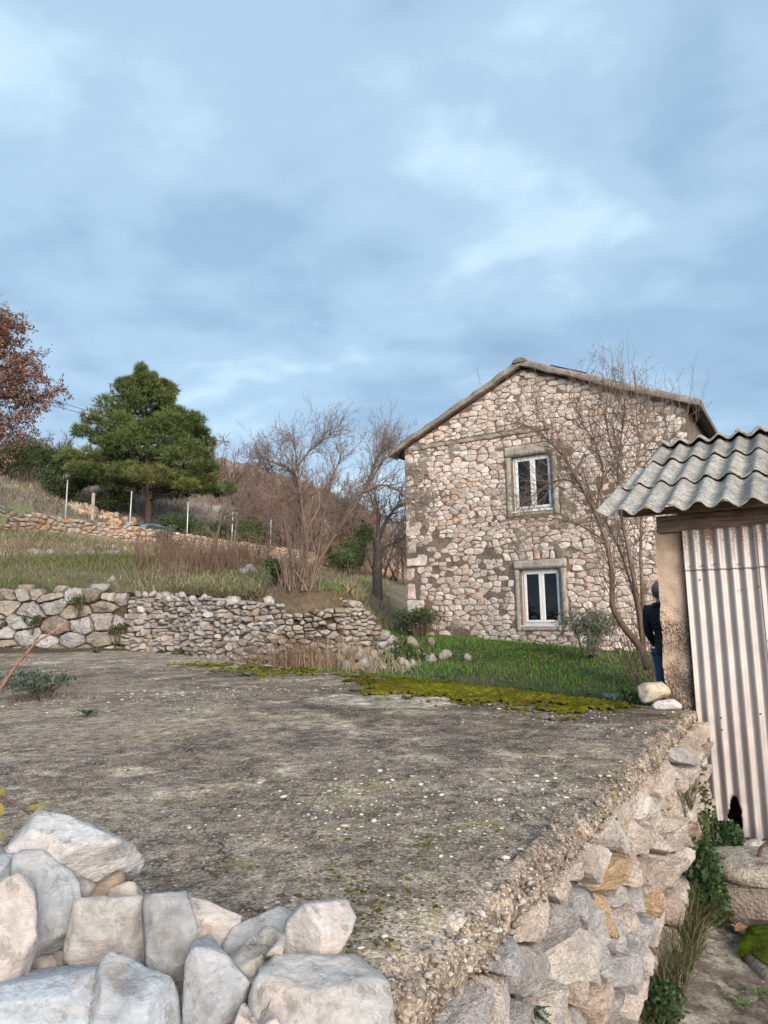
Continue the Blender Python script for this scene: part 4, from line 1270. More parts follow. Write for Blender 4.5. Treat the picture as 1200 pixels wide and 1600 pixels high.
# hidden rocks that carry the heap
for i, (px, py, d, r, lab) in enumerate([(120, 1560, 1.42, 0.16, 'brownish rock deep inside the heap under the square block'), (330, 1600, 1.42, 0.15, 'brownish rock deep inside the heap under the dark slab'), (-60, 1540, 1.45, 0.17, 'brownish rock deep inside the heap at the left edge')]):
    rg = rng_(350 + i); pl = [(rg.normal(0, 1, 3), r * rg.uniform(0.75, 1.05)) for _ in range(16)]
    c = at(px, py, d); V_, F_ = rock_planes(pl, c, 4, 350 + i)
    tag(mesh('rock', V_, F_, M_rock, None, np.array(TN) * 0.9, True, (c[0], c[1], V_[:, 2].min())), lab, 'rock', G_HEAP)

rub = thing('rubble_filling', at(240, 1560, 1.34)); tag(rub, 'small broken chips wedged in the gaps of the rock heap', 'rubble')
rg = rng_(371)
for i, (px, py, d) in enumerate([(95, 1392, 1.40), (128, 1394, 1.42), (160, 1398, 1.43), (200, 1402, 1.42), (98, 1512, 1.30), (120, 1518, 1.28), (140, 1512, 1.29), (285, 1552, 1.26), (296, 1570, 1.24), (288, 1590, 1.22), (338, 1500, 1.36), (350, 1520, 1.30), (372, 1552, 1.25), (396, 1556, 1.24), (410, 1550, 1.26), (70, 1525, 1.28), (392, 1585, 1.18), (345, 1600, 1.16), (455, 1500, 1.32), (500, 1506, 1.30), (270, 1535, 1.27), (105, 1470, 1.38), (325, 1475, 1.38)]):
    r = rg.uniform(0.014, 0.032); pl = [(rg.normal(0, 1, 3), r * rg.uniform(0.7, 1.15)) for _ in range(11)]
    V_, F_ = rock_planes(pl, at(px, py, d), 3, 380 + i, 60, 0.03)
    mesh('chip', V_, F_, M_rock, rub, np.array([(0.46, 0.41, 0.36), (0.40, 0.37, 0.35), (0.36, 0.27, 0.21)][i % 3]) * rg.uniform(0.7, 1.1))
G_COR = 'stones left on the terrace by the pillar'
traced_rock('rock', 'yellowish angular stone at the foot of the concrete pillar', [(998, 1075), (1008, 1069), (1036, 1069), (1048, 1080), (1042, 1088), (1022, 1096), (1006, 1101), (1001, 1090)], 4.72, 0.10, [(0.1, 0.6, 0.8, 0.6), (0.3, -0.5, 0.8, 0.6), (-0.5, 0.0, 0.85, 0.6)], (0.58, 0.49, 0.36), 401, G_COR, sub=4)
traced_rock('rock', 'white flat stone in front of the yellowish one by the pillar', [(1019, 1104), (1030, 1095), (1048, 1091), (1058, 1097), (1068, 1107), (1045, 1109), (1024, 1109)], 4.50, 0.07, [(0.0, 0.7, 0.7, 0.6), (0.1, -0.3, 0.9, 0.6)], (0.60, 0.59, 0.57), 402, G_COR, sub=4)
for i, (px, py, w_, lab) in enumerate([(968, 1131, 7, 'small white chip on the terrace, left of the pair by the pillar'), (991, 1130, 6, 'tiny white chip nearest the mossy corner of the terrace')]):
    traced_rock('rock', lab, [(px - w_, py), (px - 2, py - 4), (px + w_, py - 2), (px + w_ - 2, py + 3), (px - 3, py + 4)], 4.25, 0.02, [(0, 0.7, 0.7, 0.7)], (0.6, 0.58, 0.55), 405 + i, G_COR, sub=3)
G_DOOR = 'stones lying along the foot of the sheet metal door'
traced_rock('rock', 'dirty white boulder at the left foot of the sheet metal door', [(1108, 1330), (1115, 1308), (1140, 1298), (1152, 1318), (1154, 1334), (1130, 1342)], 4.55, 0.10, [(0.1, 0.6, 0.8, 0.6), (0.0, -0.3, 0.9, 0.7)], (0.50, 0.45, 0.41), 411, G_DOOR, sub=4, mat=M_grey)
traced_rock('rock', 'grey white boulder behind the well cover with a white flank', [(1148, 1334), (1160, 1316), (1188, 1310), (1192, 1322), (1190, 1340), (1160, 1344)], 4.5, 0.09, [(-0.4, 0.5, 0.8, 0.6), (0.4, 0.2, 0.8, 0.7)], (0.50, 0.49, 0.48), 412, G_DOOR, sub=4, mat=M_grey)
traced_rock('rock', 'dark grey boulder at the right edge of the picture before the door', [(1191, 1318), (1205, 1308), (1240, 1312), (1245, 1340), (1196, 1344)], 4.5, 0.09, [(-0.4, 0.4, 0.8, 0.6), (0.3, 0.2, 0.9, 0.7)], (0.33, 0.31, 0.30), 413, G_DOOR, sub=4, mat=M_grey)

# ------------------------------------------------------------------ the shed
shed = thing('shed', S0)
tag(shed, 'small shed with corrugated fibre cement roof and corrugated sheet metal front', 'shed')
CORG = {}


def sp(a, z, b=0.0):
    return S0 + U * a + V * b + Z * z


SW, SD = 3.0, 3.6
# pillar: rough blocks
pn = 9; rows = 90
P = np.zeros((rows, 4 * pn + 1, 3)); zz_ = np.linspace(-0.05, 2.15, rows)
for i, z in enumerate(zz_):
    for j in range(4 * pn + 1):
        sd, t = divmod(j, pn); t /= pn
        if j == 4 * pn: sd, t = 0, 0.0
        c = [(0, 0), (0.195, 0), (0.195, 0.24), (0, 0.24)]
        a = np.array(c[sd % 4]) * (1 - t) + np.array(c[(sd + 1) % 4]) * t
        P[i, j] = sp(a[0], z, a[1])
nz = fbm(P, 14, 4, 31); nz[:, -1] = nz[:, 0]
cen = sp(0.0975, 0, 0.12); dr = P - cen; dr[..., 2] = 0; dr /= np.linalg.norm(dr, axis=-1, keepdims=True)
jog = np.zeros(rows)
for zj in (2.03, 1.90):
    jog -= 0.012 * np.exp(-((zz_ - zj) / 0.012) ** 2)
jog += np.where(zz_ > 2.03, -0.006, np.where(zz_ > 1.9, 0.008, 0.0))
P += dr * (nz * 0.009 + jog[:, None] + 0.012 * fbm2(P[..., 0] * 0, P[..., 2], 1.5, 2, 3))[..., None]
pil = grid_obj('pillar', P, M_pillar, shed, np.array([0.60, 0.45, 0.345]))
# other walls and back
mb = MB()
mb.box(sp(0.10, 1.05, SD / 2 + 0.13), (U, V, Z), (0.09, SD / 2 - 0.13, 1.12)); mb.box(sp(SW - 0.1, 1.05, SD / 2), (U, V, Z), (0.1, SD / 2, 1.12)); mb.box(sp(SW / 2, 1.05, SD - 0.1), (U, V, Z), (SW / 2 - 0.22, 0.09, 1.12))
mb.obj('wall', M_mortar, shed)
# beams
mb = MB(); mb.box(sp(1.45, 2.215, 0.035), (U, V, Z), (1.42, 0.065, 0.062)); bevel(mb.obj('lintel_beam', M_wood, shed), 0.008)
mb = MB(); mb.box(sp(1.3, 2.30, -0.13), (U, V, Z), (1.47, 0.045, 0.022)); mb.obj('purlin', M_wood, shed)
mb = MB(); mb.box(sp(1.3, 2.93, 1.35), (U, V, Z), (1.42, 0.04, 0.05)); mb.obj('purlin', M_wood, shed)

# roof sheets: fibre cement waves of 165 mm
SLP = R_(24.5); LEN = 0.72; WV = 0.165; AMP = 0.026


def roof_sheet(a0, nw, s0, ln, lift, back=False, seed=0, skew=0.0):
    na, nl = nw_pts, 12
    aa = np.linspace(0, nw * WV, int(nw * 14) + 1); ll = np.linspace(0, ln, nl)
    A, L = np.meshgrid(aa, ll, indexing='ij')
    h = AMP * np.cos(2 * np.pi * (A + a0 - A0) / WV)
    A_ = A + a0 + skew * L + 0.004 * fbm2(A, L, 3, 2, seed)
    s = L + s0
    up_ = lift * (1 - L / ln) + h + 0.004 * fbm2(A, L, 4, 2, seed + 3)
    if not back:
        b = -0.35 + s * math.cos(SLP) - up_ * math.sin(SLP); z = 2.275 + s * math.sin(SLP) + up_ * math.cos(SLP)
    else:
        rb = -0.35 + RIDGE * math.cos(SLP); rz = 2.275 + RIDGE * math.sin(SLP)
        b = rb + s * math.cos(SLP) + up_ * math.sin(SLP); z = rz - s * math.sin(SLP) + up_ * math.cos(SLP)
    Pt = S0 + A_[..., None] * U + b[..., None] * V + z[..., None] * Z
    nrm_ = (-math.sin(SLP) if not back else math.sin(SLP)) * V + math.cos(SLP) * Z
    edge = (A < 0.004) | (A > nw * WV - 0.004) | (L < 0.002)
    Pt = Pt + ((edge * 0.006) * fbm2(A, L, 25, 3, seed + 8))[..., None] * (U + V)
    Pb = Pt - nrm_ * 0.008
    n1_, n2_ = A.shape; ix = np.arange(n1_ * n2_).reshape(n1_, n2_); m = n1_ * n2_
    F = [np.stack([ix[:-1, :-1], ix[1:, :-1], ix[1:, 1:], ix[:-1, 1:]], -1).reshape(-1, 4)]
    F.append(F[0][:, ::-1] + m)
    for e in (ix[0], ix[-1][::-1], ix[:, 0][::-1], ix[:, -1]):
        F.append(np.stack([e[:-1], e[1:], e[1:] + m, e[:-1] + m], -1))
    tn = np.ones((2 * m, 3)) * (0.92 + 0.2 * fbm2(np.array([a0 + 3.3]), np.array([s0 * 2.1]), 2, 2, 5)[0])
    return mesh('roof_sheet', np.concatenate([Pt.reshape(-1, 3), Pb.reshape(-1, 3)]), np.concatenate(F), M_fibre, shed, tn, True)


nw_pts = 14; A0 = -0.30; RIDGE = 3 * LEN - 0.06
cols = [(-0.30, 5.2), (0.50, 5.6), (1.36, 5.6), (2.22, 4.6)]
for r in range(3):
    for c, (a0, nw) in enumerate(cols):
        st = (0.045 * r if c == 0 else 0.0)
        roof_sheet(a0 + st, nw - st / WV + 0.25, r * LEN - 0.04, LEN + 0.06, 0.020 + 0.004 * (c % 2) + (0.009 if c == 0 else 0.0), seed=r * 10 + c)
for r in range(3):
    for c, (a0, nw) in enumerate(cols):
        roof_sheet(a0 + 0.08, nw + 0.25, r * LEN + 0.02, LEN + 0.06, 0.0, True, 50 + r * 10 + c)
# ridge pieces: short wave-shaped caps
for c, (a0, nw) in enumerate(cols):
    nw_ = nw + 0.2; aa = np.linspace(0, nw_ * WV, int(nw_ * 14) + 1); ll = np.linspace(-0.14, 0.14, 9)
    A, L = np.meshgrid(aa, ll, indexing='ij')
    a0_ = a0 + (0.15 if c == 0 else 0); h = AMP * np.cos(2 * np.pi * (A + a0_ - A0) / WV)
    rb = -0.35 + RIDGE * math.cos(SLP); rz = 2.275 + RIDGE * math.sin(SLP)
    Pt = S0 + (A + a0_)[..., None] * U + (rb + L)[..., None] * V + (rz + 0.055 + h - np.sqrt(L * L + 0.0012) * math.tan(SLP) * 0.9 + 0.01 * c)[..., None] * Z
    o = grid_obj('ridge_piece', Pt, M_fibre, shed, np.array([1.0, 1.0, 1.0]) * (0.95 + 0.08 * c))
    sm_ = o.modifiers.new('thick', 'SOLIDIFY'); sm_.thickness = 0.012; sm_.offset = 0
# broken chip lying on the roof edge
# metal door of corrugated sheets
MW = 0.0776; MA = 0.0105


def metal_sheet(a0, a1, z0, z1, off, seed, hole=None):
    na = int((a1 - a0) / MW * 14); nz_ = int((z1 - z0) / 0.012)
    aa = np.linspace(a0, a1, na + 1); za = np.linspace(z0, z1, nz_ + 1)
    A, B = np.meshgrid(aa, za, indexing='ij')
    ph = 2 * np.pi * (A - 0.20) / MW
    b = -0.035 - off - MA * np.cos(ph) + 0.006 * fbm2(A, B, 1.3, 2, seed) + 0.0025 * fbm2(A, B, 6, 2, seed + 2)
    lowl = sstep(0.35, 0.08, B) * sstep(0.33, 0.20, A)
    A = A + 0.05 * lowl
    b = b - 0.03 * lowl
    Pt = S0 + A[..., None] * U + b[..., None] * V + B[..., None] * Z
    keep = np.ones(A.shape, bool)
    ragged = B < z0 + 0.02 + 0.02 * fbm2(A, B, 14, 2, seed + 6)
    keep &= ~ragged | (z0 > 1)
    if hole is not None:
        hx, hz_, rx, rz_ = hole
        ang = np.arctan2(B - hz_, A - hx)
        rr = np.hypot((A - hx) / rx, (B - hz_) / rz_) + 0.16 * np.sin(3 * ang + 1) + 0.10 * np.sin(7 * ang)
        keep &= rr > 1
        curl = np.exp(-((rr - 1.05) / 0.14) ** 2)
        Pt = Pt - (0.010 * curl * fbm2(A, B, 20, 2, 4))[..., None] * V
    a_, b_ = A.shape
    o = grid_obj('metal_sheet', Pt, M_galv, shed, None, True, keep)
    sd_ = o.modifiers.new('thick', 'SOLIDIFY'); sd_.thickness = 0.0015
    return o


metal_sheet(0.205, 0.70, 0.07, 1.88, 0.0, 1, (0.392, 0.225, 0.036, 0.098))
metal_sheet(0.205, 0.70, 1.865, 2.16, 0.006, 1)
metal_sheet(0.675, 1.40, 0.07, 1.885, 0.008, 1)
metal_sheet(0.675, 1.40, 1.87, 2.165, 0.014, 1)
metal_sheet(1.375, 2.4, 0.07, 2.16, 0.018, 1)
mb = MB(); mb.box(sp(2.66, 1.05, 0.06), (U, V, Z), (0.24, 0.10, 1.1)); mb.obj('wall', M_mortar, shed)
mb = MB(); mb.box(sp(1.3, 0.02, 0.06), (U, V, Z), (1.1, 0.05, 0.06)); mb.obj('threshold', M_conc, shed)
# bent flap of the torn hole
c = sp(0.40, 0.135, -0.052)
mb = MB(); mb.add([c + U * -0.02 + Z * 0.0, c + U * 0.025 + Z * 0.005, c + U * 0.012 + Z * 0.05 - V * 0.012, c + U * -0.006 + Z * 0.038 - V * 0.015, c + U * 0.0 - Z * 0.03 - V * 0.008], [(0, 1, 2, 3), (0, 4, 1)])
mb.obj('torn_flap', M_galv, shed)
for i, (a, z) in enumerate([(0.245, 1.90), (0.322, 1.90), (0.40, 1.905), (0.555, 1.90), (0.30, 1.80), (0.555, 1.72), (0.66, 1.74), (0.335, 1.27), (0.69, 1.38), (0.36, 0.86), (0.36, 0.78), (0.60, 0.9)]):
    c = sp(a, z, -0.052); mb = MB(); mb.tube([c, c - V * 0.004], [0.006, 0.005], 8)
    mb.obj('nail_head', M_iron, shed)

# ------------------------------------------------------------------ well cover, mossy stone, fallen leaves
wc = at(1175, 1385, 3.95); wc[2] = 0.0
wc = S0 + U * 0.16 + V * -1.10
wc = np.array([2.10, 3.97, 0.0])
well = thing('well_head', wc)
tag(well, 'square stone well head with rounded lid and iron ring beside the shed door', 'well')
P = []
ang_ = R_(-8)
wu = np.array([math.cos(ang_), math.sin(ang_), 0]); wv = np.array([-math.sin(ang_), math.cos(ang_), 0]) * 0.62
HWX = 0.32
n = 13
for i, z in enumerate(np.linspace(-0.05, 0.155, 12)):
    row = []
    for j in range(4 * n + 1):
        sd, t = divmod(j % (4 * n), n); t /= n
        c4 = [(-1, -1), (1, -1), (1, 1), (-1, 1)]
        a = np.array(c4[sd]) * (1 - t) + np.array(c4[(sd + 1) % 4]) * t
        rr = np.linalg.norm(a); a = a / max(1, rr / 1.37)
        row.append(wc + wu * a[0] * HWX + wv * a[1] * HWX + Z * z)
    P.append(row)
P = np.array(P); nz = fbm(P, 7, 4, 5); nz[:, -1] = nz[:, 0]
dd = P - wc; dd[..., 2] = 0
P = P + dd * (nz * 0.035)[..., None]
grid_obj('curb', P, M_conc, well, np.array([0.26, 0.215, 0.18]))
mbb = MB(); mbb.add([p for p in P[-1][:-1]], [tuple(range(4 * n))], (0.2, 0.17, 0.14)); mbb.obj('curb_top', M_conc, well)
rings = [(0.92, 0.158), (1.0, 0.166), (1.05, 0.19), (1.05, 0.215), (1.0, 0.235), (0.88, 0.247), (0.6, 0.255), (0.3, 0.258), (0.001, 0.258)]
P = []
for rs, z in rings:
    row = []
    for j in range(65):
        a = 2 * math.pi * j / 64
        sq = 1 / max(abs(math.cos(a)), abs(math.sin(a))) ; rr = rs * HWX * (0.52 + 0.52 * min(sq, 1.32))
        row.append(wc + wu * rr * math.cos(a) + wv * rr * math.sin(a) + Z * z)
    P.append(row)
P = np.array(P); nz = fbm(P, 6, 4, 8); nz[:, -1] = nz[:, 0]
P = P + (P - (wc + Z * 0.3)) * (nz * 0.06)[..., None] * np.array([1, 1, 0.6])
grid_obj('lid', P, M_block, well, np.array([0.46, 0.43, 0.375]))
lid_c = wc + Z * 0.255 - wv * 0.05 - wu * 0.03
mb = MB(); mb.tube([lid_c + wu * 0.055 * math.cos(a) + Z * 0.065 * math.sin(a) + wv * 0.02 * math.sin(a) for a in np.linspace(-0.15, math.pi + 0.15, 14)], 0.0085, 8)
mb.obj('ring', M_iron, well)

mo = np.array([1.83, 3.30, 0.0])
rg = rng_(501); pl = [((math.cos(a), math.sin(a), rg.uniform(0.0, 0.5)), 0.22 * rg.uniform(0.85, 1.1)) for a in np.linspace(0, 6.28, 9)[:-1]] + [((0.05, -0.05, 1), 0.085), ((-.3, -.2, 1), 0.10), ((0, 0, -1), 0.1)]
V_, F_ = rock_planes(pl, mo, 4, 501)
ms_o = mesh('mossy_stone', V_, F_, M_grey, None, np.array([0.24, 0.22, 0.19]), True, mo)
tag(ms_o, 'low rounded stone on the path covered in bright green moss', 'stone')
D, F = ICO[4]
pl2 = [(q[0], q[1] * 1.0) for q in pl]; V2, _ = rock_planes(pl2, mo, 4, 501)
m_ = V2[:, 2] > 0.028 + 0.02 * fbm(V2, 9, 3, 3)
lift = 0.012 + 0.012 * np.abs(fbm(V2, 38, 3, 6))
V2 = V2 + (V2 - mo) / np.linalg.norm(V2 - mo, axis=1, keepdims=True) * lift[:, None]
F2 = F_[m_[F_].all(1)]
mesh('moss', V2, F2, M_moss, ms_o, np.array([0.55, 0.85, 0.8]), True)

# ------------------------------------------------------------------ plants: blades, leaves, twigs
def blades(name, base, h, wd, lean, rng, col, mat, parent=None, tip=None, kind='stuff', wobble=0.5):
    """grass blades: a bent two-segment strip each"""
    n = len(base); az = rng.uniform(0, 2 * np.pi, n); side = np.stack([np.cos(az), np.sin(az), np.zeros(n)], 1)
    la = rng.uniform(0, 2 * np.pi, n); ld = np.stack([np.cos(la), np.sin(la), np.zeros(n)], 1) * (lean * h * rng.uniform(0.2, 1.3, n))[:, None]
    hz_ = h[:, None] * Z
    a = base - side * wd[:, None] / 2; b = base + side * wd[:, None] / 2
    m = base + hz_ * 0.55 + ld * 0.35
    c = m - side * wd[:, None] * 0.4; d = m + side * wd[:, None] * 0.4
    e = base + hz_ * rng.uniform(0.85, 1.0, (n, 1)) + ld
    v = np.stack([a, b, c, d, e], 1); ix = np.arange(n)[:, None] * 5
    f = np.concatenate([ix + np.array([[0, 1, 3]]), ix + np.array([[0, 3, 2]]), ix + np.array([[2, 3, 4]])], 0)
    t = np.repeat(col, 5, 0)
    return tag(mesh(name, v.reshape(-1, 3), f, mat, parent, t), kind=kind)


def leaves(C, size, rng, col, aspect=0.55, droop=0.0, up=None):
    """diamond leaves folded along the midrib"""
    n = len(C); d = rng.normal(0, 1, (n, 3)); d[:, 2] -= droop
    if up is not None: d = d * 0.6 + up
    d /= np.linalg.norm(d, axis=1, keepdims=True)
    q = rng.normal(0, 1, (n, 3)); s = np.cross(d, q); s /= np.linalg.norm(s, axis=1, keepdims=True) + 1e-9; nn = np.cross(s, d)
    L = (size * rng.uniform(0.6, 1.3, n))[:, None]
    a = C; m = C + d * L * 0.5
    v = np.stack([a, m + s * L * aspect * 0.5 + nn * L * 0.08, C + d * L, m - s * L * aspect * 0.5 + nn * L * 0.08], 1)
    ix = np.arange(n)[:, None] * 4
    f = np.concatenate([ix + np.array([[0, 1, 2]]), ix + np.array([[0, 2, 3]])], 0)
    return v.reshape(-1, 3), f, np.repeat(col, 4, 0)


def segs_mesh(segs, sides=3):
    """loose tapering prisms for twigs: segs rows are p0(3) p1(3) r0 r1"""
    S = np.asarray(segs, float); p0, p1, r0, r1 = S[:, 0:3], S[:, 3:6], S[:, 6:7], S[:, 7:8]
    d = p1 - p0; d /= np.linalg.norm(d, axis=1, keepdims=True) + 1e-9
    ref = np.where(np.abs(d[:, 2:3]) < 0.9, np.array([[0, 0, 1.]]), np.array([[1., 0, 0]]))
    a = np.cross(d, ref); a /= np.linalg.norm(a, axis=1, keepdims=True) + 1e-9; b = np.cross(d, a)
    vs_ = []
    for (p, r) in ((p0, r0), (p1, r1)):
        for k in range(sides):
            an = 2 * math.pi * k / sides; vs_.append(p + r * (a * math.cos(an) + b * math.sin(an)))
    v = np.stack(vs_, 1); n = len(S); ix = np.arange(n)[:, None] * (2 * sides)
    f = np.concatenate([ix + np.array([[k, (k + 1) % sides, sides + (k + 1) % sides, sides + k]]) for k in range(sides)], 0)
    return v.reshape(-1, 3), f


def unit(v): return v / (np.linalg.norm(v) + 1e-9)


def grow(out, tips, p, d, L, r, lvl, rng, prm):
    """a branch with side shoots; thick pieces go to out['trunk'], thin ones to out['twig']"""
    ns = prm.get('nseg', 5); st = L / ns; r1 = r * prm.get('taper', 0.35)
    pts = [p]; rad = [r]
    for i in range(ns):
        d = unit(d + rng.normal(0, prm['wob'], 3) + Z * prm['up'] * (1 if lvl > 0 else 0.3))
        p = p + d * st * rng.uniform(0.85, 1.15); rr = r + (r1 - r) * (i + 1) / ns
        pts.append(p); rad.append(rr)
        if lvl < prm['lv']:
            nk = prm['kids'][lvl] / ns
            k = int(nk) + (rng.random() < nk - int(nk))
            if (i + 1) / ns < prm.get('bare', 0.25) and lvl == 0: k = 0
            for _ in range(k):
                q = rng.normal(0, 1, 3); q = unit(q - d * (q @ d))
                an = prm['ang'] * rng.uniform(0.6, 1.3)
                nd = unit(d * math.cos(an) + q * math.sin(an))
                grow(out, tips, p, nd, L * prm['lr'] * rng.uniform(0.55, 1.2) * (1 - 0.35 * i / ns), max(rr * prm['rr'], prm['rmin']), lvl + 1, rng, prm)
    if r > prm.get('thick', 0.02):
        out['trunk'].append((pts, rad))
    else:
        for a, b, ra, rb in zip(pts[:-1], pts[1:], rad[:-1], rad[1:]):
            out['twig'].append((*a, *b, max(ra, prm['rmin']), max(rb, prm['rmin'] * 0.7)))
    tips.append((p, d))


def tree_obj(name, base, out, label, cat, bark, twig, rng, group=None, copies=()):
    t = thing(name, base); tag(t, label, cat, group)
    mb = MB()
    for pts, rad in out['trunk']:
        mb.tube(pts, rad, 8 if rad[0] > 0.05 else 6, tuple(np.array(bark) * rng.uniform(0.85, 1.15)))
    if mb.v: mb.obj('trunk', M_bark, t, True)
    if out['twig']:
        v, f = segs_mesh(out['twig']); n = len(out['twig'])
        tc = np.repeat(np.array(twig)[None] * rng.uniform(0.7, 1.3, (n, 1)), 6, 0)
        mesh('crown', v, f, M_twig, t, tc)
    return t


def limb(out, pts, r0, r1):
    """a hand-placed limb smoothed through its points; returns sample points and directions"""
    pts = np.array(pts, float); n = len(pts); tt_ = np.linspace(0, n - 1, (n - 1) * 5 + 1)
    sm_ = np.stack([np.interp(tt_, range(n), pts[:, k]) for k in range(3)], 1)
    for _ in range(2):
        sm_[1:-1] = (sm_[:-2] + 2 * sm_[1:-1] + sm_[2:]) / 4
    rad = np.linspace(r0, r1, len(sm_))
    out['trunk'].append((list(sm_), list(rad)))
    return sm_, np.gradient(sm_, axis=0), rad


SLOPE = []
# green lawn between terrace and house
rng = rng_(61)
n = 60000
x = rng.uniform(-1.5, 8.5, n); y = rng.uniform(6.0, 18.5, n)
sw = sdist(x, y, WLINE); hs = (x - H0[0]) * U[0] + (y - H0[1]) * U[1]; hn = -((x - H0[0]) * V[0] + (y - H0[1]) * V[1])
df = ((x - TB[0]) * nrm[0] + (y - TB[1]) * nrm[1])
sb_ = (x - S0[0]) * U[0] + (y - S0[1]) * U[1]
ok = (sw < 0.6) & ((hn > 0.02) | (hs < -0.05)) & (df > 0.05) & ((sb_ < -0.02))
x, y = x[ok], y[ok]; pt_ = fbm2(x, y, 0.8, 3, 9)
h_ = np.clip(0.075 + 0.05 * pt_ + rng.normal(0, 0.025, len(x)), 0.02, 0.28)
g1 = np.array([0.11, 0.26, 0.03]); g2 = np.array([0.19, 0.33, 0.065]); g3 = np.array([0.17, 0.15, 0.07])
u_ = rng.random((len(x), 1)); col = g1 * (1 - u_) + g2 * u_
br = (rng.random(len(x)) < np.clip(0.10 + 0.35 * fbm2(x, y, 0.5, 3, 29), 0.03, 0.6))[:, None]
col = np.where(br, g3, col) * rng.uniform(0.7, 1.2, (len(x), 1))
blades('lawn_grass', np.stack([x, y, ground(x, y) - 0.01], 1), h_, np.full(len(x), 0.014), 0.6, rng, col, M_grass)
n = 5200; k_ = rng.integers(0, len(x), n)
C_ = np.stack([x[k_], y[k_], ground(x[k_], y[k_]) + rng.uniform(0.01, 0.09, n)], 1)
cl = fbm2(x[k_], y[k_], 1.3, 2, 55) > 0.05; C_ = C_[cl]
v, f_, t_ = leaves(C_, 0.055, rng, np.array([0.06, 0.14, 0.03])[None] * rng.uniform(0.6, 1.4, (len(C_), 1)), 0.7)
tag(mesh('clover', v, f_, M_leaf, None, t_), kind='stuff')

# rough grass of the slope between the field walls and the road
n = 215000
r = 13.5 + 38 * rng.random(n) ** 2.0; px_ = rng.uniform(-420, 720, n)
x = (px_ - 600) / f_px * r * 1.0; y = r
sw = sdist(x, y, WLINE); sr = sdist(x, y, RLINE)
pt_ = fbm2(x, y, 0.45, 3, 19)
ok = (sw > 0.12) & (sr < -0.3 - 1.6 * rng.random(n)) & (np.hypot(x + 1.6, y - 13.7) > 1.0) & (rng.random(n) < np.clip(0.6 + 0.9 * pt_, 0.3, 1)) & ~((x > 0.2) & (y > 18))
x, y, pt_ = x[ok], y[ok], pt_[ok]
h_ = np.clip(0.10 + 0.10 * pt_ + np.abs(rng.normal(0, 0.08, len(x))), 0.04, 0.5) * (1 + 0.012 * (y - 14))
st = np.array([0.36, 0.30, 0.20]); ol = np.array([0.165, 0.165, 0.075]); gn = np.array([0.14, 0.19, 0.075])
gz_ = fbm2(x, y, 0.22, 3, 49)[:, None]; u_ = rng.random((len(x), 1))
col = np.where(u_ < 0.48 - 0.6 * gz_, st, np.where(u_ < 0.74, ol, gn)) * rng.uniform(0.65, 1.25, (len(x), 1))
blades('meadow_grass', np.stack([x, y, ground(x, y) - 0.02], 1), h_, 0.012 + 0.0006 * y, 0.75, rng, col, M_grass)
# loose stones on the slope
for i in range(40):
    px_ = rng.uniform(40, 430); d0 = 21.5 + rng.normal(0, 0.5) if i < 22 else rng.uniform(16, 27)
    c = gpt(px_, d0 + (0.0 if i >= 22 else (px_ - 40) * 0.006)) + Z * 0.02
    pl = [(unit(rng.normal(0, 1, 3)), rng.uniform(0.07, 0.15)) for _ in range(12)]
    V_, F_ = rock_planes(pl, c, 2, 1700 + i, 50, 0.03)
    SLOPE.append((px_, V_, F_, c))
SLOPE.sort(key=lambda q: q[0])
sr_row = thing('stone_row', SLOPE[0][3]); tag(sr_row, 'broken row of half buried grey stones across the slope below the road wall', 'stones')
for px_, V_, F_, c in SLOPE: mesh('stone', V_, F_, M_grey, sr_row, np.array([0.30, 0.275, 0.255]) * rng.uniform(0.7, 1.2))
# dry reddish weed stalks on the slope
sg = []
for cpx, cd, n_, sp_, hh_ in ((255, 20, 170, 1.0, 1.1), (320, 19, 200, 1.2, 1.15), (380, 18.5, 160, 1.0, 1.0), (290, 17.5, 120, 1.6, 0.7), (150, 22, 90, 1.8, 0.6), (430, 20, 120, 1.2, 0.9), (35, 22, 90, 1.6, 0.7), (520, 22, 70, 1.2, 0.6)):
    c = gpt(cpx, cd)
    for _ in range(n_):
        bx, by = c[0] + rng.normal(0, sp_ * 0.5), c[1] + rng.normal(0, sp_ * 0.6)
        p = np.array([bx, by, float(ground(bx, by))]); d = unit(np.array([rng.normal(0, 0.22), rng.normal(0, 0.22), 1])); L = hh_ * rng.uniform(0.4, 1.1)
        q = p + d * L * 0.6; d2 = unit(d + rng.normal(0, 0.2, 3)); e = q + d2 * L * 0.4
        sg += [(*p, *q, 0.007, 0.005), (*q, *e, 0.005, 0.003)]
        for _k in range(3):
            tq = p + d * L * rng.uniform(0.35, 0.6); sg.append((*tq, *(tq + unit(d + rng.normal(0, 0.5, 3)) * L * rng.uniform(0.15, 0.4)), 0.004, 0.003))
v, f_ = segs_mesh(sg); tc = np.repeat(np.array([0.17, 0.115, 0.085])[None] * rng.uniform(0.6, 1.4, (len(sg), 1)), 6, 0)
tag(mesh('dry_weeds', v, f_, M_twig, None, tc), kind='stuff')

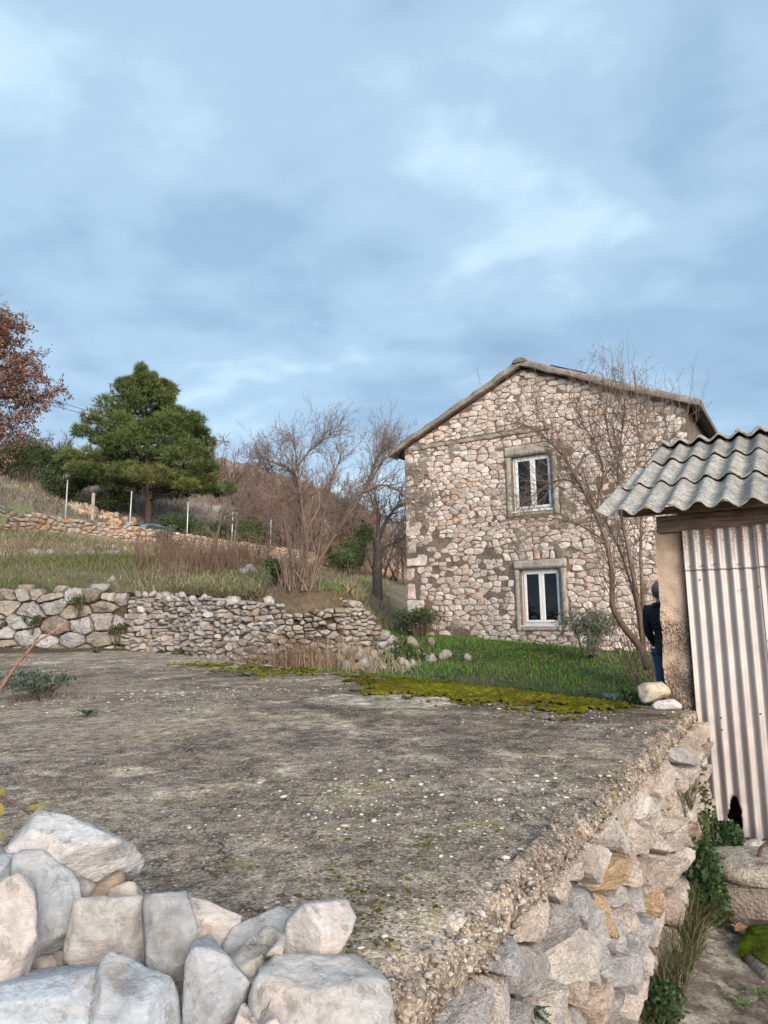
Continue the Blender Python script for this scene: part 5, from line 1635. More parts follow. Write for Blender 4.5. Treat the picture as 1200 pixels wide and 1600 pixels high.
# ------------------------------------------------------------------ field walls at the far side of the terrace
rng = rng_(31)
greyp = [((0.36, 0.335, 0.32), 4), ((0.44, 0.425, 0.415), 2.5), ((0.35, 0.295, 0.25), 2.2), ((0.27, 0.24, 0.22), 2)]
bw = thing('block_wall', (-9.5, 15.05, 0.9))
tag(bw, 'wall of large squared grey boulders at the far left end of the terrace', 'wall')
blk = [((0.36, 0.35, 0.345), 4), ((0.43, 0.425, 0.425), 3), ((0.33, 0.29, 0.25), 2.5), ((0.25, 0.215, 0.185), 1.5)]
polys = cells([(-4.5, 0.55), (3.85, 0.55), (3.85, 2.22), (-4.5, 2.30)], 0.30, 0.46, 0.022, rng, jit=0.40)
lay(bw, polys, np.array([-9.5, 15.05, 0.0]), np.array([1., 0, 0]), np.array([0, -1., 0]), 0.12, 2, blk, M_block, rng, 0.07, 300)
mb = MB(); mb.add([(-14.0, 15.09, 0.4), (-5.66, 15.09, 0.4), (-5.66, 15.09, 2.15), (-14, 15.09, 2.2), (-14.0, 15.9, 2.2), (-5.66, 15.9, 2.15), (-5.66, 15.9, 0.4)], [(0, 1, 2, 3), (3, 2, 5, 4), (1, 6, 5, 2)])
mb.obj('earth_core', M_earth, bw)
# loose capping stones on that wall
for i in range(9):
    px_ = -13.2 + i * 0.88 + rng.uniform(-.3, .3); c = np.array([px_, 15.22 + rng.uniform(0, 0.2), 2.22 + rng.uniform(-0.04, 0.04)])
    pl = [(unit(rng.normal(0, 1, 3) * np.array([1, 1, 1.3])), 0.15 * rng.uniform(0.75, 1.3)) for _ in range(13)] + [((0, 0, 1), 0.09), ((0, 0, -1), 0.09)]
    V_, F_ = rock_planes(pl, c, 3, 600 + i, 40); mesh('capping_stone', V_, F_, M_block, bw, palette(rng, blk), False)

dw = thing('dry_stone_wall', (-3.9, 14.1, 0.6))
tag(dw, 'long dry stone wall of small angular grey stones behind the terrace, left of the bare tree', 'wall')
A_, B_ = np.array([-5.58, 15.02, 0]), np.array([-2.05, 13.12, 0])
DS = unit(B_ - A_); DN = np.array([DS[1], -DS[0], 0]); DL = np.linalg.norm(B_ - A_)


def bend_wall(O, S, N, amp, seed, batter=0.10):
    def fn(v):
        off = amp * fbm2(v[:, 0], v[:, 1], 0.7, 3, seed) - batter * v[:, 1]
        return O + v[:, :1] * S + v[:, 1:2] * Z + (v[:, 2:] + off[:, None]) * N
    return fn


polys = cells([(0.0, 0.25), (DL, 0.25), (DL, 1.80), (DL * 0.7, 1.92), (DL * 0.3, 2.05), (0.0, 2.06)], 0.105, 0.185, 0.008, rng, jit=0.5)
lay(dw, polys, None, None, None, 0.085, 1, greyp, M_grey, rng, 0.38, 300, bend=bend_wall(A_ + DN * 0.16, DS, DN, 0.09, 3), smooth=False)
gg, tt2 = np.meshgrid(np.linspace(0, DL, 30), np.linspace(0.2, 1.95, 14), indexing='ij')
lw = np.stack([gg, np.minimum(tt2, 2.0 - 0.06 * gg), np.full_like(gg, -0.02)], -1).reshape(-1, 3)
grid_obj('earth_core', bend_wall(A_ + DN * 0.16, DS, DN, 0.09, 3)(lw).reshape(30, 14, 3), M_earth, dw)
for i in range(26):
    s = rng.uniform(0, DL); c = A_ + DS * s + Z * (2.08 - 0.07 * s + rng.uniform(-0.05, 0.05)) - DN * rng.uniform(0.0, 0.3)
    pl = [(unit(rng.normal(0, 1, 3)), 0.07 * rng.uniform(0.6, 1.4)) for _ in range(9)]
    V_, F_ = rock_planes(pl, c, 2, 640 + i, 60, 0.02); mesh('capping_stone', V_, F_, M_grey, dw, palette(rng, greyp))

# collapsed end of the wall right of the bare tree
cw = thing('collapsed_wall', (-0.3, 13.9, 0.6))
tag(cw, 'tumbled end of dry stone wall between the bare tree and the house', 'wall')
A2, B2 = np.array([-1.25, 13.35, 0]), np.array([0.35, 14.7, 0]); S2 = unit(B2 - A2); N2 = np.array([S2[1], -S2[0], 0]); L2 = np.linalg.norm(B2 - A2)
brown = [((0.38, 0.335, 0.295), 4), ((0.44, 0.40, 0.36), 2), ((0.33, 0.27, 0.22), 2), ((0.48, 0.46, 0.44), 1)]
polys = cells([(0, 0.3), (L2, 0.3), (L2, 0.95), (L2 * 0.55, 1.85), (L2 * 0.2, 2.0), (0.0, 1.75)], 0.10, 0.20, 0.012, rng, jit=0.4)
lay(cw, polys, None, None, None, 0.085, 1, brown, M_grey, rng, 0.3, 300, bend=bend_wall(A2 + N2 * 0.15, S2, N2, 0.12, 8, 0.25))
gg, tt2 = np.meshgrid(np.linspace(0, L2, 24), np.linspace(0.2, 1.0, 12), indexing='ij')
lim = np.interp(gg, [0, 0.2 * L2, 0.55 * L2, L2], [1.7, 1.95, 1.78, 0.85])
lw = np.stack([gg, 0.2 + (lim - 0.2) * (tt2 - 0.2) / 0.8, np.full_like(gg, -0.02)], -1).reshape(-1, 3)
grid_obj('earth_core', bend_wall(A2 + N2 * 0.15, S2, N2, 0.12, 8, 0.25)(lw).reshape(24, 12, 3), M_earth, cw)
O3 = np.array([-2.25, 13.10, 0]); S3 = unit(np.array([1.35, 0.22, 0])); N3 = np.array([S3[1], -S3[0], 0])
polys = cells([(0, 0.3), (1.5, 0.3), (1.5, 1.85), (0.7, 1.62), (0, 1.7)][::1] if False else [(0, 0.3), (1.5, 0.3), (1.5, 1.72), (0, 1.66)], 0.105, 0.19, 0.012, rng, jit=0.5)
polys = [P for P in polys if rng.random() < 0.86]
lay(cw, polys, None, None, None, 0.085, 1, brown, M_grey, rng, 0.38, 300, bend=bend_wall(O3 + N3 * 0.06, S3, N3, 0.08, 8, 0.10))
for i in range(46):                                              # tumbled stones at its foot
    s = rng.uniform(-0.3, L2 + 0.5); dn = rng.uniform(0.05, 1.3) ** 1.2
    p = A2 + S2 * s + N2 * (0.15 + dn); c = np.array([p[0], p[1], float(ground(p[0], p[1])) + max(0, 0.55 - dn * 0.5) * rng.random() + 0.03])
    pl = [(unit(rng.normal(0, 1, 3)), 0.09 * rng.uniform(0.6, 1.5)) for _ in range(12)]
    V_, F_ = rock_planes(pl, c, 2, 700 + i, 30, 0.02); mesh('tumbled_stone', V_, F_, M_grey, cw, palette(rng, brown))

# ------------------------------------------------------------------ road wall, fence posts, car
rw = thing('road_wall', (-12, 42, 5.6))
tag(rw, 'long low dry stone wall of pink stones along the road on the slope', 'wall')
RA = np.array([-21.0, 23.4]); seg = [RA, RLINE[1], RLINE[2], RLINE[3] + np.array([0.0, 0.0])]
cum = np.r_[0, np.cumsum([np.linalg.norm(b - a) for a, b in zip(seg[:-1], seg[1:])])]


def bend_road(v):
    s = v[:, 0]
    x_ = np.interp(s, cum, [q[0] for q in seg]); y_ = np.interp(s, cum, [q[1] for q in seg])
    dr_ = unit(RLINE[2] - RLINE[1]); nn = np.array([dr_[1], -dr_[0]])
    off = v[:, 2] + 0.06 * fbm2(s, v[:, 1], 0.5, 2, 4)
    return np.stack([x_ + nn[0] * off, y_ + nn[1] * off, 5.35 + v[:, 1] + 0.07 * fbm2(s, s * 0, 0.25, 2, 14)], 1)


rosy = [((0.47, 0.36, 0.28), 4), ((0.54, 0.44, 0.36), 3), ((0.50, 0.30, 0.17), 1.2), ((0.40, 0.36, 0.33), 2)]
RL = cum[-1]
tops = [(RL * k / 12, 1.25 + 0.06 * math.sin(k * 1.7)) for k in range(13)]
polys = []
for a in np.arange(0, RL, 9.0):
    b = min(a + 9.0, RL); sc = 1.0 if a < 30 else 1.4
    polys += cells([(a, 0.0), (b, 0.0), (b, 1.25), (a, 1.25)], 0.20 * sc, 0.34 * sc, 0.012, rng, jit=0.35)
lay(rw, polys, None, None, None, 0.10, 0, rosy, M_far, rng, 0.15, 300, bend=bend_road)
gg, tt2 = np.meshgrid(np.linspace(0, RL, 120), np.linspace(-0.3, 1.2, 5), indexing='ij')
lw = np.stack([gg, tt2, np.full_like(gg, -0.03)], -1).reshape(-1, 3)
core = bend_road(lw).reshape(120, 5, 3)
grid_obj('earth_core', core, M_mortar, rw)
lw2 = lw.copy(); lw2[:, 2] = -0.5; back = bend_road(lw2).reshape(120, 5, 3)
grid_obj('top_course', np.stack([core[:, -1], (core[:, -1] + back[:, -1]) / 2 + Z * 0.03, back[:, -1], back[:, 0]], 1), M_far, rw, np.array([0.46, 0.41, 0.36]))

where = ['leftmost, nearest the brown oak', 'second from the left, left of the car', 'third from the left, right of the car', 'fourth from the left, thin behind bare twigs', 'fifth from the left', 'second from the house, behind the bare tree', 'nearest the house, behind the bare tree']
for i, px_ in enumerate((98, 198, 289, 360, 421, 523, 561)):
    # where this line of sight meets the wall
    a = (px_ - 600) / f_px
    best = min(np.linspace(0, RL, 900), key=lambda s: abs(np.interp(s, cum, [q[0] for q in seg]) / np.interp(s, cum, [q[1] for q in seg]) - a - 0.004))
    p = bend_road(np.array([[best, 1.1, -0.22]]))[0]
    lean = np.array([0.03, 0, 0]) * (1 if i % 2 else 0.4)
    mb = MB(); mb.tube([p - Z * 0.3, p + Z * 0.7 + lean, p + Z * 2.1 + lean * 2], 0.034, 8); 
    po = thing('fence_post', p - Z * 0.3); tag(po, 'thin galvanised fence post on the road wall, ' + where[i], 'post', 'fence posts along the road')
    mb.obj('tube', M_post, po, True)
    mb = MB(); mb.tube([p + Z * 2.1 + lean * 2, p + Z * 2.14 + lean * 2], [0.038, 0.025], 8); mb.obj('cap', M_post, po, True)

# car parked on the road
cp = np.array([-14.3, 41.6, 5.73]); cd_ = np.array([*unit(RLINE[2] - RLINE[1]), 0.0]); cs = np.array([cd_[1], -cd_[0], 0.0])
car = thing('parked_car', cp); tag(car, 'blue grey car behind the road wall with only its roof showing', 'car')


def cpnt(l, w_, z): return cp + cd_ * l + cs * w_ + Z * z


def loft(name, sections, mat, parent, tint=(1, 1, 1)):
    P = np.array(sections); o = grid_obj(name, P, mat, parent, np.array(tint), True)
    return o


prof_body = [(-2.1, 0.55, 0.72), (-2.0, 0.80, 0.88), (-1.2, 0.88, 0.95), (0, 0.90, 0.96), (1.1, 0.88, 0.93), (1.8, 0.82, 0.82), (2.1, 0.62, 0.62)]
sec = []
for l, wd_, zt in prof_body:
    sec.append([cpnt(l, -wd_, 0.28), cpnt(l, -wd_ * 1.03, 0.55), cpnt(l, -wd_ * 0.98, zt - 0.08), cpnt(l, -wd_ * 0.85, zt), cpnt(l, wd_ * 0.85, zt), cpnt(l, wd_ * 0.98, zt - 0.08), cpnt(l, wd_ * 1.03, 0.55), cpnt(l, wd_, 0.28), cpnt(l, -wd_, 0.28)])
body = loft('body', sec, M_carp, car)
mb = MB()
for e in (0, -1): mb.add(sec[e][:8], [tuple(range(8))])
mb.obj('bumper', M_carp, car)
roofp = [(-1.85, 0.93, 0.74), (-1.35, 1.30, 0.66), (-0.7, 1.43, 0.60), (0.0, 1.46, 0.58), (0.55, 1.40, 0.60), (0.95, 1.22, 0.66), (1.35, 0.95, 0.74)]
sec = []
for l, zt, wd_ in roofp:
    sec.append([cpnt(l, -0.78, 0.90), cpnt(l, -wd_ * 1.08, min(zt, 0.98) if zt < 1 else 0.9 + (zt - 0.9) * 0.55), cpnt(l, -wd_, max(zt - 0.05, 0.9)), cpnt(l, -wd_ * 0.7, zt), cpnt(l, wd_ * 0.7, zt), cpnt(l, wd_, max(zt - 0.05, 0.9)), cpnt(l, wd_ * 1.08, min(zt, 0.98) if zt < 1 else 0.9 + (zt - 0.9) * 0.55), cpnt(l, 0.78, 0.90)])
loft('roof', sec, M_carp, car)
for nm, ia, ib in (('windscreen', 4, 6), ('rear_window', 0, 1)):
    q = [sec[ia][3] * 0.92 + sec[ib][3] * 0.08, sec[ia][4] * 0.92 + sec[ib][4] * 0.08, sec[ib][4] * 0.9 + sec[ia][4] * 0.1, sec[ib][3] * 0.9 + sec[ia][3] * 0.1]
    mb = MB(); mid_ = (sec[5][3] + sec[5][4]) / 2
    up_ = (Z * 0.02 + cd_ * (0.015 if nm == 'windscreen' else -0.015))
    if nm == 'windscreen':
        mb.add([sec[4][3] + up_, sec[4][4] + up_, sec[5][4] + up_, sec[5][3] + up_, sec[6][4] * 0.9 + sec[5][4] * 0.1 + up_, sec[6][3] * 0.9 + sec[5][3] * 0.1 + up_], [(0, 1, 2, 3), (3, 2, 4, 5)])
    else:
        mb.add([x_ + up_ for x_ in q], [(0, 1, 2, 3)])
    mb.obj(nm, M_carg, car)
for sd in (-1, 1):
    for l0, l1 in ((-1.3, -0.35), (-0.28, 0.75)):
        mb = MB(); mb.add([cpnt(l0, sd * 0.80, 0.97), cpnt(l1 + 0.1, sd * 0.80, 0.97), cpnt(min(l1, 0.5), sd * 0.68, 1.32), cpnt(max(l0, -1.0), sd * 0.68, 1.30)], [(0, 1, 2, 3)]); mb.obj('side_window', M_carg, car)
    for l in (-1.3, 1.3):
        wh = MB(); wh.tube([cpnt(l, sd * 0.70, 0.31), cpnt(l, sd * 0.72, 0.31), cpnt(l, sd * 0.88, 0.31), cpnt(l, sd * 0.90, 0.31)], [0.27, 0.31, 0.31, 0.27], 20)
        wo_ = wh.obj('wheel', M_rub, car, True)
        rm = MB(); rm.tube([cpnt(l, sd * 0.89, 0.31), cpnt(l, sd * 0.915, 0.31)], [0.20, 0.15], 16); rm.obj('rim', M_post, wo_)
    mb = MB(); mb.box(cpnt(2.02, sd * 0.55, 0.62), (cd_, cs, Z), (0.05, 0.16, 0.07), (0.7, 0.7, 0.7)); bevel(mb.obj('headlight', M_lamp, car), 0.02)
    mb = MB(); mb.box(cpnt(-2.04, sd * 0.58, 0.72), (cd_, cs, Z), (0.05, 0.12, 0.09), (0.35, 0.02, 0.02)); bevel(mb.obj('tail_light', M_lamp, car), 0.02)

# concrete stub post by the road and overhead wires
p = gpt(140, 44); mb = MB()
mb.tube([p - Z * 0.3, p + Z * 0.9, p + Z * 1.7, p + Z * 1.74], [0.12, 0.115, 0.11, 0.09], 8, (0.42, 0.36, 0.31))
tag(mb.obj('stub_post', M_conc, None, False, base=p - Z * 0.3), 'short pale concrete post beside the road left of the pine', 'post')
for i, (y0, y1, lab) in enumerate([(612, 692, 'upper thin black overhead wire behind the brown oak and pine'), (622, 690, 'lower thin black overhead wire behind the brown oak and pine')]):
    a, b = at(40, y0, 40), at(360, y1, 62)
    pts = [a + (b - a) * t - Z * 4 * 0.35 * t * (1 - t) for t in np.linspace(0, 1, 24)]
    mb = MB(); mb.tube(pts, 0.018, 5); tag(mb.obj('overhead_wire', M_wire, None, True, base=a), lab, 'wire', 'overhead wires')

# ------------------------------------------------------------------ trees
def out_(): return {'trunk': [], 'twig': []}


# bare many-stemmed tree in the middle
rng = rng_(71)
o_ = out_(); tips = []
TD_ = 13.75
cb = gpt(470, TD_)
prm = dict(lv=3, kids=[5, 6, 5], ang=0.8, lr=0.52, rr=0.55, rmin=0.0028, wob=0.15, up=0.07, taper=0.3, thick=0.016, bare=0.1)
PL = lambda pts, dd=0.0: [at(px, py, TD_ + dd) for px, py in pts]
limbs = [
    ([(470, 948), (483, 905), (508, 860), (545, 805), (570, 765), (590, 735), (606, 705)], 0.058, 0.008, 0.0),
    ([(570, 765), (582, 735), (590, 712), (600, 700)], 0.035, 0.010, 0.0),
    ([(566, 770), (595, 757), (625, 770), (648, 795)], 0.032, 0.012, -0.3),
    ([(472, 945), (476, 890), (478, 830), (470, 775), (460, 738), (440, 724), (405, 712)], 0.06, 0.016, 0.2),
    ([(460, 738), (475, 712), (495, 690), (508, 680)], 0.022, 0.008, 0.2),
    ([(478, 830), (500, 790), (495, 765), (472, 780), (425, 786)], 0.025, 0.01, 0.3),
    ([(466, 945), (455, 880), (440, 800), (425, 750), (408, 720)], 0.04, 0.01, 0.5),
    ([(475, 945), (495, 870), (505, 790), (515, 740), (530, 705)], 0.04, 0.01, 0.6),
    ([(472, 945), (480, 860), (470, 770), (465, 725), (462, 695)], 0.035, 0.008, -0.2),
]
for pts, r0, r1, dd in limbs:
    P3 = PL(pts); P3 = [q + np.array([0, dd * (i / max(1, len(P3) - 1)), 0]) for i, q in enumerate(P3)]
    s_, d_, rad = limb(o_, P3, r0, r1)
    n_s = len(s_)
    for i in range(n_s // 3, n_s):
        for _ in range(2 if i < n_s - 3 else 3):
            dv = unit(d_[i]); q = rng.normal(0, 1, 3); q = unit(q - dv * (q @ dv)); an = rng.uniform(0.3, 1.0)
            grow(o_, tips, s_[i], unit(dv * math.cos(an) + q * math.sin(an) + Z * 0.10), rng.uniform(0.35, 0.85), min(rad[i] * 0.5, 0.010), 1, rng, prm)
for _ in range(34):                                   # suckers
    p = cb + np.array([rng.normal(0, 0.16), rng.normal(0, 0.16), -0.05]); d = unit(np.array([rng.normal(0.02, 0.24), rng.normal(0, 0.2), 1.0]))
    grow(o_, tips, p, d, rng.uniform(0.8, 2.0), 0.009, 1, rng, dict(prm, kids=[0, 5, 4], ang=0.5, wob=0.08, lv=3, lr=0.4))
for _ in range(60):                                   # broken roots and stubs at the foot
    p = cb + np.array([rng.normal(0, 0.2), rng.normal(-0.1, 0.12), 0.0]); d = unit(np.array([rng.normal(0, 0.4), rng.normal(-0.1, 0.3), 1.0]))
    o_['twig'].append((*(p - Z * 0.1), *(p + d * rng.uniform(0.2, 0.7)), 0.018, 0.008))
tree_obj('bare_tree', cb, o_, 'bare many stemmed tree fanning out above the dry stone wall, left of the house', 'tree', (0.17, 0.115, 0.085), (0.19, 0.14, 0.115), rng)

# bare tree leaning in front of the house
rng = rng_(72)
o_ = out_(); tips = []; TD_ = 11.2
hb = gpt(1012, TD_)
limbs = [
    ([(1012, 1045), (1000, 1010), (975, 981), (956, 949), (957, 897), (948, 847), (930, 800), (905, 755), (884, 716), (862, 694)], 0.066, 0.014, 0.0),
    ([(905, 755), (880, 745), (850, 760), (815, 790)], 0.02, 0.007, 0.4),
    ([(948, 847), (905, 815), (850, 803), (780, 812)], 0.022, 0.007, 0.3),
    ([(862, 694), (840, 670), (815, 655)], 0.015, 0.006, 0.2),
    ([(1008, 1040), (1003, 960), (992, 880), (978, 800), (975, 730), (985, 665), (992, 615)], 0.05, 0.008, 0.5),
    ([(978, 800), (1000, 725), (1020, 660), (1035, 620)], 0.028, 0.007, 0.6),
    ([(975, 740), (955, 690), (950, 645), (955, 605)], 0.025, 0.006, 0.2),
    ([(1006, 1040), (1010, 940), (1012, 860), (1020, 780), (1050, 700), (1075, 640)], 0.04, 0.008, 0.8),
    ([(930, 800), (945, 740), (930, 690), (900, 650)], 0.025, 0.007, 0.0),
    ([(1010, 1040), (1000, 930), (985, 860), (960, 790), (925, 735)], 0.03, 0.008, 0.9),
]
prm = dict(lv=3, kids=[5, 5, 4], ang=0.8, lr=0.5, rr=0.55, rmin=0.0026, wob=0.16, up=0.09, taper=0.3, thick=0.016, bare=0.1)
PL = lambda pts: [at(px, py, TD_) for px, py in pts]
for k, (pts, r0, r1, dd) in enumerate(limbs):
    P3 = PL(pts); P3 = [q + np.array([0, dd * (i / max(1, len(P3) - 1)), 0]) for i, q in enumerate(P3)]
    s_, d_, rad = limb(o_, P3, r0, r1); n_s = len(s_)
    for i in range(int(n_s * (0.35 if len(pts) > 5 else 0.15)), n_s):
        for _ in range(2):
            dv = unit(d_[i]); q = rng.normal(0, 1, 3); q = unit(q - dv * (q @ dv)); an = rng.uniform(0.3, 1.1)
            grow(o_, tips, s_[i], unit(dv * math.cos(an) + q * math.sin(an) + Z * 0.08), rng.uniform(0.4, 1.0), min(rad[i] * 0.5, 0.008), 1, rng, prm)
for (px, py), n_ in (((985, 650), 10), ((1010, 660), 9), ((955, 640), 8), ((1045, 690), 8), ((1070, 660), 6)):   # upright shoots against the sky
    for _ in range(n_):
        p = at(px + rng.normal(0, 12), py + rng.normal(0, 15), TD_ + rng.uniform(0, 0.8))
        grow(o_, tips, p, unit(np.array([rng.normal(0.02, 0.13), rng.normal(0, 0.13), 1])), rng.uniform(0.6, 1.25), 0.005, 2, rng, dict(prm, kids=[0, 0, 5], ang=0.5, wob=0.05, lr=0.22))
for _ in range(46):
    p = hb + np.array([rng.normal(-0.1, 0.22), rng.normal(0, 0.2), -0.05])
    grow(o_, tips, p, unit(np.array([rng.normal(-0.08, 0.2), rng.normal(0, 0.2), 1.0])), rng.uniform(0.9, 2.0), 0.008, 2, rng, dict(prm, kids=[0, 0, 5], wob=0.08, lr=0.3))
tree_obj('bare_tree', hb, o_, 'leaning bare tree with tangled twigs in front of the right half of the house', 'tree', (0.18, 0.125, 0.095), (0.155, 0.115, 0.093), rng)

# twigs rising behind the shed roof
rng = rng_(73); o_ = out_(); tips = []
p = at(1150, 900, 9.5); p[2] = float(ground(p[0], p[1]))
grow(o_, tips, p, unit(np.array([0.0, 0, 1])), 2.3, 0.06, 0, rng, dict(lv=3, kids=[9, 7, 5], ang=0.7, lr=0.5, rr=0.5, rmin=0.003, wob=0.1, up=0.12, taper=0.4, thick=0.016, bare=0.4))
tree_obj('bare_tree', p, o_, 'bare bush behind the shed with only its twig tips above the roof', 'tree', (0.15, 0.105, 0.08), (0.13, 0.10, 0.08), rng)

# dark trunk with curved pale stems beside the house
rng = rng_(74); o_ = out_(); tips = []; TD_ = 27.5
db = gpt(590, TD_)
PL = lambda pts: [at(px, py, TD_) for px, py in pts]
z0 = db
s_, d_, rad = limb(o_, [z0 - Z * 0.1, at(589, 885, TD_), at(591, 862, TD_), at(588, 840, TD_)], 0.21, 0.15)
prm = dict(lv=3, kids=[6, 6, 5], ang=0.85, lr=0.52, rr=0.5, rmin=0.006, wob=0.18, up=0.03, taper=0.3, thick=0.03, bare=0.1)
for pts, r0 in (([(588, 845), (570, 815), (555, 800), (540, 790)], 0.09), ([(590, 845), (605, 810), (620, 790), (635, 785)], 0.09), ([(590, 850), (592, 800), (585, 770)], 0.1), ([(590, 860), (612, 850), (630, 845)], 0.05)):
    s_, d_, rad = limb(o_, PL(pts), r0, 0.02)
    for i in range(3, len(s_)):
        for _ in range(2):
            dv = unit(d_[i]); q = rng.normal(0, 1, 3); q = unit(q - dv * (q @ dv)); an = rng.uniform(0.4, 1.1)
            grow(o_, tips, s_[i], unit(dv * math.cos(an) + q * math.sin(an)), rng.uniform(0.8, 1.7), 0.025, 1, rng, prm)
tree_obj('bare_tree', db, o_, 'small bare tree with dark thick trunk beside the left corner of the house', 'tree', (0.085, 0.072, 0.062), (0.125, 0.105, 0.092), rng)
# little bare trees on the slope before the road wall
for i, (px, d_, h_, lab) in enumerate([(328, 27.0, 2.6, 'small crooked bare tree on the slope in front of the road wall, below the pine'), (352, 28.5, 2.2, 'stunted bare tree on the slope just right of the crooked one'), (405, 26, 1.7, 'low bare shrub on the slope left of the many stemmed tree')]):
    rng = rng_(80 + i); o_ = out_(); tips = []; b_ = gpt(px, d_)
    grow(o_, tips, b_ - Z * 0.1, unit(np.array([rng.normal(0.15, 0.15), 0, 1])), h_, 0.09, 0, rng, dict(lv=3, kids=[7, 6, 5], ang=0.9, lr=0.55, rr=0.5, rmin=0.006, wob=0.2, up=0.0, taper=0.4, thick=0.03, bare=0.3))
    tree_obj('bare_tree', b_, o_, lab, 'tree', (0.13, 0.10, 0.085), (0.14, 0.115, 0.10), rng, 'small bare trees on the slope')

# reddish bare thicket beyond the road: three kinds, copied
protos = []
for i in range(3):
    rng = rng_(90 + i); o_ = out_(); tips = []; b0 = np.zeros(3)
    for _ in range(5):
        grow(o_, tips, b0 + np.array([rng.normal(0, 0.5), rng.normal(0, 0.5), -0.2]), unit(np.array([rng.normal(0, 0.3), rng.normal(0, 0.3), 1])), 4.6, 0.09, 0, rng,
             dict(lv=3, kids=[9, 8, 7], ang=0.6, lr=0.45, rr=0.45, rmin=0.011, wob=0.12, up=0.07, taper=0.3, thick=0.04, bare=0.2))
    protos.append((o_, i))
spots = [(352, 66, 1.15, 0), (385, 56, 1.1, 1), (412, 60, 1.25, 2), (440, 54, 1.0, 0), (470, 58, 1.35, 1), (500, 55, 1.3, 2), (528, 58, 1.3, 0), (555, 54, 1.15, 1), (585, 57, 1.2, 2), (612, 60, 1.15, 0), (635, 56, 1.0, 1), (545, 66, 1.3, 2), (455, 68, 1.3, 0), (370, 50, 0.6, 2)]
made = {}
ORD = 'first second third fourth fifth sixth seventh eighth ninth tenth eleventh twelfth thirteenth fourteenth fifteenth sixteenth seventeenth eighteenth'.split()
GT_ = 'reddish bare trees beyond the road wall'
for j, (px, d_, sc, kd) in enumerate(spots):
    b_ = gpt(px, d_)
    if kd not in made:
        t = tree_obj('bare_thicket_tree', (0, 0, 0), protos[kd][0], 'reddish brown leafless tree in the thicket beyond the road wall', 'tree', (0.12, 0.085, 0.075), [(0.175, 0.105, 0.088), (0.19, 0.12, 0.105), (0.155, 0.10, 0.088)][kd], rng_(99), GT_)
        made[kd] = t
    else:
        src = made[kd]; t = src.copy(); scene.collection.objects.link(t)
        for ch in src.children:
            c = ch.copy(); scene.collection.objects.link(c); c.parent = t
    t.location = tuple(b_); t.rotation_euler = (0, 0, j * 1.3); t.scale = (sc, sc, sc)
    t['label'] = 'reddish leafless tree in the thicket beyond the road wall, %s from the left' % ORD[sorted(range(len(spots)), key=lambda q: spots[q][0]).index(j)]

# the pine
rng = rng_(110); PD = 47.0
pb_ = gpt(232, PD)
pine = thing('pine_tree', pb_); tag(pine, 'dense green pine tree on the bank above the road', 'tree')
tx = at(232, 800, PD); top_ = at(228, 585, PD)
mb = MB(); tp = [np.array([tx[0], PD, pb_[2] - 0.3]), at(233, 770, PD), at(230, 700, PD), at(228, 640, PD), top_]
mb.tube(tp, [0.27, 0.24, 0.17, 0.10, 0.03], 10, (0.10, 0.072, 0.058))
lobes = [(226, 582, 8, 12), (220, 598, 15, 12), (234, 597, 13, 12), (196, 604, 10, 9), (258, 600, 9, 9), (205, 616, 24, 18), (250, 612, 22, 17), (180, 640, 24, 20), (225, 642, 32, 22), (268, 634, 20, 16), (160, 668, 24, 18), (200, 672, 34, 22), (250, 668, 34, 22), (298, 660, 24, 16), (322, 674, 18, 14),
         (143, 708, 36, 18), (185, 703, 38, 24), (235, 703, 42, 26), (285, 698, 36, 22), (322, 712, 28, 17), (343, 737, 20, 13), (205, 737, 42, 17), (262, 740, 44, 17), (312, 744, 34, 14), (165, 735, 34, 15), (122, 722, 22, 13), (128, 738, 24, 10), (148, 690, 20, 13), (278, 668, 26, 18), (300, 722, 34, 16), (332, 752, 22, 9)]
NV = []; NC = []
